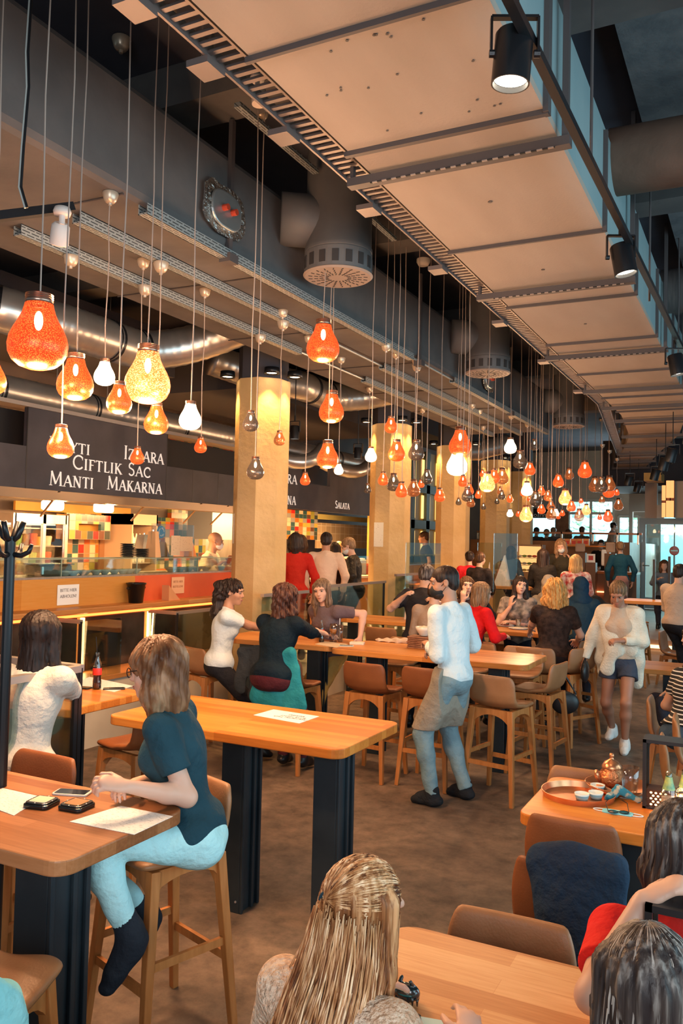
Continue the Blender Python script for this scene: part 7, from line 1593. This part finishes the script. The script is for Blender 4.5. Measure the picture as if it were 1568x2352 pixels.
# around the divider table
person('man in a black T-shirt standing with his back to the camera beside the acrylic divider', place(975, 1282, 9.2, 1.80, None, 8, 95, 0), 95, 1.80, None, 14, (0, 14, 0), Lh=at_d(925, 1372, 8.9), Rh=at_d(1010, 1385, 9.0), top=clothm('black_tee', (.018, .018, .024)), sleeve=1, bottom=clothm('dk_tr', (.02, .02, .03)), hair=('short', H_MI), vox=.011, female=False, bulk=1.15, skin=skinF, shoes=black)
person('guest in a beige shirt with their back to us, hidden by the waiter\'s head', place(998, 1350, 8.9, 1.60, .75, 6, 95), 95, 1.60, .75, 8, (0, 5, 0), top=clothm('beige_shirt', (.38, .27, .20), (.46, .34, .26)), sleeve=2, bottom=clothm('dk_tr', (.02, .02, .03)), hair=('short', H_DK), vox=.012, female=False, shoes=black)
w20 = at_d(1063, 1382, 9.75)
person('laughing woman holding her hand to her mouth, behind the waiter', place(1070, 1315, 9.9, 1.66, .75, 8, 300), 300, 1.66, .75, 10, (0, -6, -4), Lh='lap', Rh=w20, top=clothm('dk_brown', (.06, .03, .025)), sleeve=2, bottom=clothm('dk_tr', (.02, .02, .03)), hair=('long', H_BR, dict(L=.2)), vox=.0095, handdir=(None, (0, 0, 1)), palm=(None, (0, .6, .2)), shoes=black)
person('woman in a bright red cardigan with a light brown bob, back to the camera', place(1100, 1347, 8.85, 1.62, .75, 10, 60), 55, 1.62, .75, 12, (-10, 4, 0), Lh=(-3.0, 9.55, 1.06), Rh=at_d(1158, 1462, 8.8), top=clothm('red_cardigan', (.72, .008, .012), (.80, .02, .02)), sleeve=2, bottom=clothm('blue_jeans', (.05, .10, .14)), hair=('bob', H_LB, dict(L=.17, vol=1.05, groove=.005)), vox=.009, shoes=black)
person('dark-haired woman in a floral top holding her hand at her ear, facing the camera', place(1190, 1330, 10.3, 1.66, .75, 6, 285), 290, 1.66, .75, 8, (10, -4, -8), Lh=(-2.75, 10.1, 1.06), Rh=at_d(1171, 1394, 10.2), top=clothm('floral_top', (.42, .34, .28), (.10, .09, .08), sc=14), sleeve=1, bottom=clothm('dk_tr', (.02, .02, .03)), hair=('long', H_DK, dict(L=.30)), vox=.0085, handdir=(None, (.1, 0, 1)), palm=(None, (.4, .5, .1)), shoes=black)
person('woman with curly copper-blond hair in a black lace top, back to the camera', place(1274, 1327, 8.85, 1.68, .75, 6, 98), 98, 1.68, .75, 7, (0, 2, 0), Lh=(-2.35, 9.35, 1.02), Rh=(-1.80, 9.25, .98), top=clothm('black_lace', (.022, .014, .012), (.05, .03, .025), sc=25), sleeve=1, bottom=clothm('black_trousers', (.012, .012, .016)), hair=('curly', H_CO, dict(L=.20, vol=1.28, groove=.006, wave=.010)), vox=.0085, bulk=1.22, shoes=black)
def scarf(m):
    def fx(J):
        f = J['f']; s = J['s']; garment(J, 'headscarf', [elp(f(0, -.015, .02), V3(.10, .118, .118)*s, J['hq'], .03), cone(f(0, -.02, -.04), J['N']+V3(0, -.01, .0), .09*s, .11*s, None, .04), cone(J['S'][-1]*.6+J['N']*.4, J['S'][1]*.6+J['N']*.4, .07*s, .07*s, None, .05), elp(f(0, .12, -.02), V3(.052, .06, .072)*s, J['hq'], .01, True)], m, disp=lambda X, Y, Z: .004*np.sin(Z*70+X*30))
    return fx
person('person in a beige headscarf behind the curly blond woman', place(1262, 1306, 10.9, 1.64, .75, 8, 80), 80, 1.64, .75, 8, (20, 4, 0), top=clothm('beige_wrap', (.48, .38, .27), (.60, .50, .38)), sleeve=2, bottom=clothm('dk_tr', (.02, .02, .03)), hair=None, vox=.012, extra=scarf(clothm('scarf_beige', (.50, .40, .30), (.60, .50, .40))), shoes=black)
person('person in a dark blue coat and navy headscarf, back to the camera', place(1334, 1319, 10.4, 1.66, .75, 10, 105), 105, 1.66, .75, 10, (0, 6, 0), top=clothm('navy_coat', (.012, .035, .06), (.02, .05, .08)), sleeve=2, bottom=clothm('dk_tr', (.02, .02, .03)), hair=None, vox=.012, bulk=1.15, extra=scarf(clothm('scarf_navy', (.008, .03, .06))), shoes=black)
# 26 walking woman
cardi = mat('cream_cardigan', (.66, .58, .46), .95, noise=(9, (.78, .72, .60)), bump=(60, .5))
def walk_x(J):
    P, N, S, El, Wp, s = J['P'], J['N'], J['S'], J['El'], J['Wp'], J['s']
    T = []
    for sx in (-1, 1):
        T += [cone(S[sx], El[sx], .064, .062, None, .03), cone(El[sx], El[sx]+(Wp[sx]-El[sx])*.9, .058, .045, None, .03, capb=True), cone(S[sx]*.7+N*.3, P+V3(sx*.15, .0, -.02), .08, .09, ((0, 1, 0), .75), .04), cone(P+V3(sx*.15, 0, -.02), P+V3(sx*.17, -.02, -.14-.10*(sx < 0)), .085, .055, ((0, 1, 0), .6), .04)]
    T += [cone(S[-1], S[1], .065, .065, None, .04)]
    T += [cone(S[1]*.75+N*.25+V3(0, .06, -.05), P+V3(.03, .13, .08), .07, .085, ((0, 1, 0), .45), .03), cone(P+V3(.03, .13, .08), P+V3(.10, .12, -.10), .085, .07, ((0, 1, 0), .45), .03), cone(S[-1]*.8+N*.2+V3(0, .05, -.04), P+V3(-.12, .10, .1), .05, .07, ((0, 1, 0), .5), .03)]
    T += [elp(N+V3(-.03, .14, -.06), V3(.05, .10, .11), None, .02, True), elp(P+V3(-.05, .16, -.06), V3(.08, .12, .10), None, .02, True)]
    garment(J, 'cardigan', T, cardi, vox=.009, cuts=[(tuple(N+V3(0, 0, .03)), (0, .3, 1))], disp=lambda X, Y, Z: .005*np.sin(X*30+Z*18)*np.sin(Y*40+Z*9))
wl = at_z(1400, 1703, 0); wr = at_z(1436, 1735, 0)
person('walking woman looking down, in a cream cardigan, dark blue shorts and white sneakers', (-1.27, 8.70, 0), 268, 1.70, None, 5, (0, 30, 0), Lh=(-1.22, 8.48, 1.10), Rh=(-1.60, 8.62, .86), Rf=(-1.37, 8.95, .05), Lf=(-1.20, 8.60, 0), top=clothm('beige_tank', (.46, .34, .25)), sleeve=0, bottom=clothm('navy_shorts', (.045, .055, .085), (.07, .08, .11)), bkind='shorts',
       hair=('bun', hairmat('hair_sandy', (.09, .045, .022), (.30, .17, .085))), vox=.0075, skin=mat('skin_legs', (.40, .18, .11), .5), shoes=clothm('white_sneaker', (.75, .70, .66)), extra=walk_x, hands=(45, 30), hem=-.02)
for k, a in enumerate(((-1.56, 8.60, .80),)):
    t = thing('hand_bag', 'black bag held at the walking woman\'s side', 'bag', (a[0]-.03, a[1], .66)); me = sdf_mesh([elp((0, 0, .09), (.04, .10, .11)), cone((0, -.05, .18), (0, .03, .24), .012), cone((0, .03, .24), (0, .06, .17), .012)], .008, 'bag'); me.materials.append(mat('bag_black', (.012, .012, .014), .4)); link('body', me, t)
# background people
BG = [('blond guest in a red and white floral dress, back to the camera, behind the headscarves', 1322, 1274, 13.0, 1.66, 1.02, 100, clothm('red_floral', (.35, .03, .03), (.65, .55, .5), sc=16), ('half', H_BL, dict(L=.24)), None, 0.17, {}),
      ('standing woman in a dark olive shirt and mask, head bowed, hand at her ear', 1290, 1236, 15.0, 1.80, None, 280, clothm('olive_dark', (.035, .03, .018), (.05, .042, .025)), ('half', H_LB, dict(L=.22)), mat('mask_pale', (.62, .66, .66), .8), FZ, dict(head=(0, 22, 8), Lh=at_d(1312, 1286, 14.9))),
      ('guest with long black hair, back to the camera, left of the woman in olive', 1247, 1262, 14.2, 1.64, 1.02, 95, clothm('black_bg', (.015, .013, .012)), ('long', H_DK, dict(L=.42, vol=1.1)), None, .17, {}),
      ('person in a bright red top beside the fourth pillar', 1078, 1266, 14.3, 1.62, .95, 110, clothm('red_top', (.70, .02, .03)), ('short', H_DK), None, FZ, {}),
      ('person in a dark patterned top, back to the camera, next to the red top', 1103, 1268, 13.6, 1.64, .92, 80, clothm('dk_pattern', (.02, .015, .015), (.05, .035, .03), sc=12), ('short', H_BR), None, FZ, {}),
      ('dark-haired guest in a denim jacket in front of the pastry case', 1174, 1254, 16.5, 1.62, 1.0, 75, clothm('denim_bg', (.05, .09, .14)), ('long', H_DK, dict(L=.2)), None, FZ, {}),
      ('bar attendant in black with a white mask behind the bar', 1380, 1240, 20.6, 1.76, None, 275, clothm('black_bg', (.015, .013, .012)), ('short', H_DK), mat('mask_pale', (.62, .66, .66), .8), .5, {}),
      ('waitress in a dark blue shirt and long pink skirt standing at the bar', 1424, 1244, 18.0, 1.66, None, 110, clothm('dk_denim', (.015, .07, .12), (.02, .10, .15)), ('bun', H_LB), None, FZ, dict(bkind='skirt', bottom=clothm('pink_skirt', (.42, .20, .17), (.50, .26, .22)))),
      ('man in a pale shirt and mask standing on the gallery by the window', 1410, 1200, 23.0, 1.75, None, 20, clothm('pale_shirt', (.40, .34, .30)), ('short', H_DK), white_p, 1.25, {}),
      ('guest behind the glass door facing the camera', 1525, 1286, 17.5, 1.66, .95, 275, clothm('blue_grey', (.10, .13, .17)), ('long', H_BR, dict(L=.2)), None, FZ, dict(Rh=at_d(1512, 1330, 17.2))),
      ('man in a beige shirt and dark trousers on a high stool at the right edge', 1562, 1296, 11.6, 1.78, .95, 60, clothm('beige_r', (.48, .36, .28), (.56, .43, .34)), ('short', H_DK), None, 0, dict(bottom=clothm('black_trousers', (.012, .012, .016)), bulk=1.15, female=False)),
      ('dark curly-haired guest cut by the right edge near the striped shirt', 1590, 1440, 8.3, 1.60, .47, 200, clothm('dk_r', (.03, .03, .03)), ('short', H_DK, dict(vol=1.2)), None, 0, {})]
for lab, px, py, d, H, st, hd, tm, hr, mk, fl, kw in BG:
    kw = dict(kw); hdr = kw.pop('head', (0, 4, 0)); bt = kw.pop('bottom', clothm('dk_tr', (.02, .02, .03)))
    loc = place(px, py, d, H, st, 5, hd, fl); s_ = None if st is None else seat_for(px, py, d, H, 5)
    if st is None: top = at_d(px, py, d).z; H = min(1.95, max(1.5, top-fl)) if abs(top-fl-H) < .35 else H; loc = (loc[0], loc[1], at_d(px, py, d).z-H*.995)
    else: H = H
    person(lab, loc, hd, H, s_, 5, hdr, top=tm, sleeve=2, bottom=bt, hair=hr, mask=mk, vox=.015 if d > 12 else .012, shoes=black, fold=.004, **kw)
for k, (px, py, hr, lab) in enumerate(((1166, 1210, ('long', H_DK, dict(L=.12)), 'dark-haired guest on the gallery, leftmost of the row of heads'), (1181, 1209, ('long', H_DK, dict(L=.2)), 'dark-haired guest facing us on the gallery, second head from the left'), (1210, 1212, ('long', H_DK, dict(L=.12)), 'guest in dark clothes on the gallery under the big round orange bulb'),
      (1229, 1209, ('short', H_DK), 'guest silhouetted on the gallery against the left bright window'), (1252, 1213, ('short', H_LB), 'light-haired guest on the gallery right of the silhouetted one'), (1268, 1209, ('short', H_LB), 'brown-haired guest on the gallery at the right edge of the left window'), (1302, 1213, ('long', H_BR, dict(L=.2)), 'long-haired guest on the gallery before the brown brick column'), (1334, 1207, ('short', H_BR), 'red-brown-haired guest on the gallery against the bright right window'))):
    d = 23.0; p = at_d(px, py, d)
    person(lab, place(px, py, d, 1.66, None, 4, 270, p.z-1.35), 270 if k in (1,) else 85, 1.66, p.z-.905, 4, (0, 3, 0), top=clothm('gal%d' % (k % 3), [(.03, .025, .03), (.10, .07, .06), (.06, .06, .07)][k % 3]), sleeve=2, hair=hr, vox=.02, legs=False)
# 36 striped guest at right edge
strp = stripe_mat('cloth_stripes', (.008, .008, .01), (.72, .66, .58), .030, .28)
def strip_x(J): pass
person('guest in black and white striped shirt and denim shorts, at the right edge', place(1606, 1462, 6.55, 1.66, .46, 14, 60), 62, 1.66, .46, 22, (0, 6, 0), top=strp, sleeve=1, bottom=clothm('denim_shorts', (.03, .06, .10), (.06, .10, .16)), bkind='shorts', hair=('bob', H_BR, dict(L=.15)), vox=.0085, bulk=1.25, shoes=black, hem=-.03, skin=skinT)
# ---- jackets hung over chairs
JL = at_z(30, 2290, .85); JL = (JL.x-.09, JL.y-.03, .42)
def jacket(label, loc, rz, prims, m, vox=.008, d=.009, part_name='cloth'):
    t = thing('jacket', label, 'jacket', loc, rz); me = sdf_mesh(prims, vox, part_name, disp=lambda X, Y, Z: d*(.6*np.sin(X*30+Z*14+2*np.sin(Z*9))+.5*np.sin(X*17-Z*26+Y*20))); me.materials.append(m); link(part_name, me, t)
FL = ((0, 1, 0), .35)
jacket('turquoise denim jacket hanging over the stool of the teal-bloused woman', (-3.64, 6.03, .52), R(4), [cone((-.08, 0, .53), (.12, 0, .54), .045, .045, None, .03), cone((-.06, -.01, .48), (-.17, -.03, .16), .08, .08, FL, .05), cone((.02, -.01, .46), (-.03, -.04, .14), .09, .11, FL, .06), cone((.10, -.01, .46), (.12, -.03, .08), .08, .10, FL, .06), cone((.14, -.01, .4), (.23, -.02, .12), .06, .06, FL, .04)], clothm('turq_denim', (.015, .19, .23), (.03, .30, .34)))
jacket('dark denim jacket over the stool edge beside the turquoise one', (-3.92, 6.10, .62), R(4), [cone((-.12, 0, .40), (.14, 0, .44), .045, .045, FL, .03), cone((-.10, 0, .38), (-.13, -.01, .10), .06, .06, FL, .04), cone((.05, 0, .38), (.03, -.01, .06), .08, .08, FL, .04)], clothm('dark_denim', (.025, .03, .035), (.05, .055, .06)))
jacket('navy sweatshirt draped over the back of the leather chair', (-.63, 3.245, .40), R(-8), [cone((-.12, .03, .40), (.14, .02, .42), .045, .05, None, .05), cone((-.08, -.015, .36), (-.02, -.04, .10), .10, .10, FL, .07), cone((.03, -.015, .36), (.05, -.04, .08), .12, .12, FL, .07), cone((.11, -.015, .38), (.12, -.04, .12), .08, .09, FL, .07)], clothm('navy_sweat', (.016, .028, .055), (.022, .045, .08)), .007, .005)
jacket('pale turquoise jacket over a chair back in the bottom left corner', JL, R(60), [cone((-.15, 0, .44), (.06, 0, .40), .05, .05, None, .04), cone((-.12, -.02, .42), (-.15, -.05, -.05), .08, .09, FL, .04), cone((.0, -.02, .40), (.02, -.05, -.1), .08, .09, FL, .04), cone((.07, -.02, .34), (.12, -.05, .0), .05, .07, FL, .04)], clothm('pale_turq', (.20, .55, .60), (.30, .65, .68)))
jacket('black shoulder bag hanging from the stool right of the long table', (-1.66, 8.0, .42), R(20), [elp((0, 0, .11), (.13, .045, .11)), cone((-.1, 0, .2), (-.02, 0, .36), .01), cone((.1, 0, .2), (.0, 0, .36), .01)], mat('bag_black', (.012, .012, .014), .4), .008, .002, 'bag_body')
jacket('black coat over a chair at the back near the blue-coated person', (-2.2, 12.7, .75), R(10), [cone((-.18, 0, .42), (.18, 0, .36), .07, .07, None, .03), cone((0, 0, .4), (0, -.03, .02), .14, .15, FL, .05)], clothm('black_coat', (.012, .012, .014)), .012)
print('objects', len(D.objects))
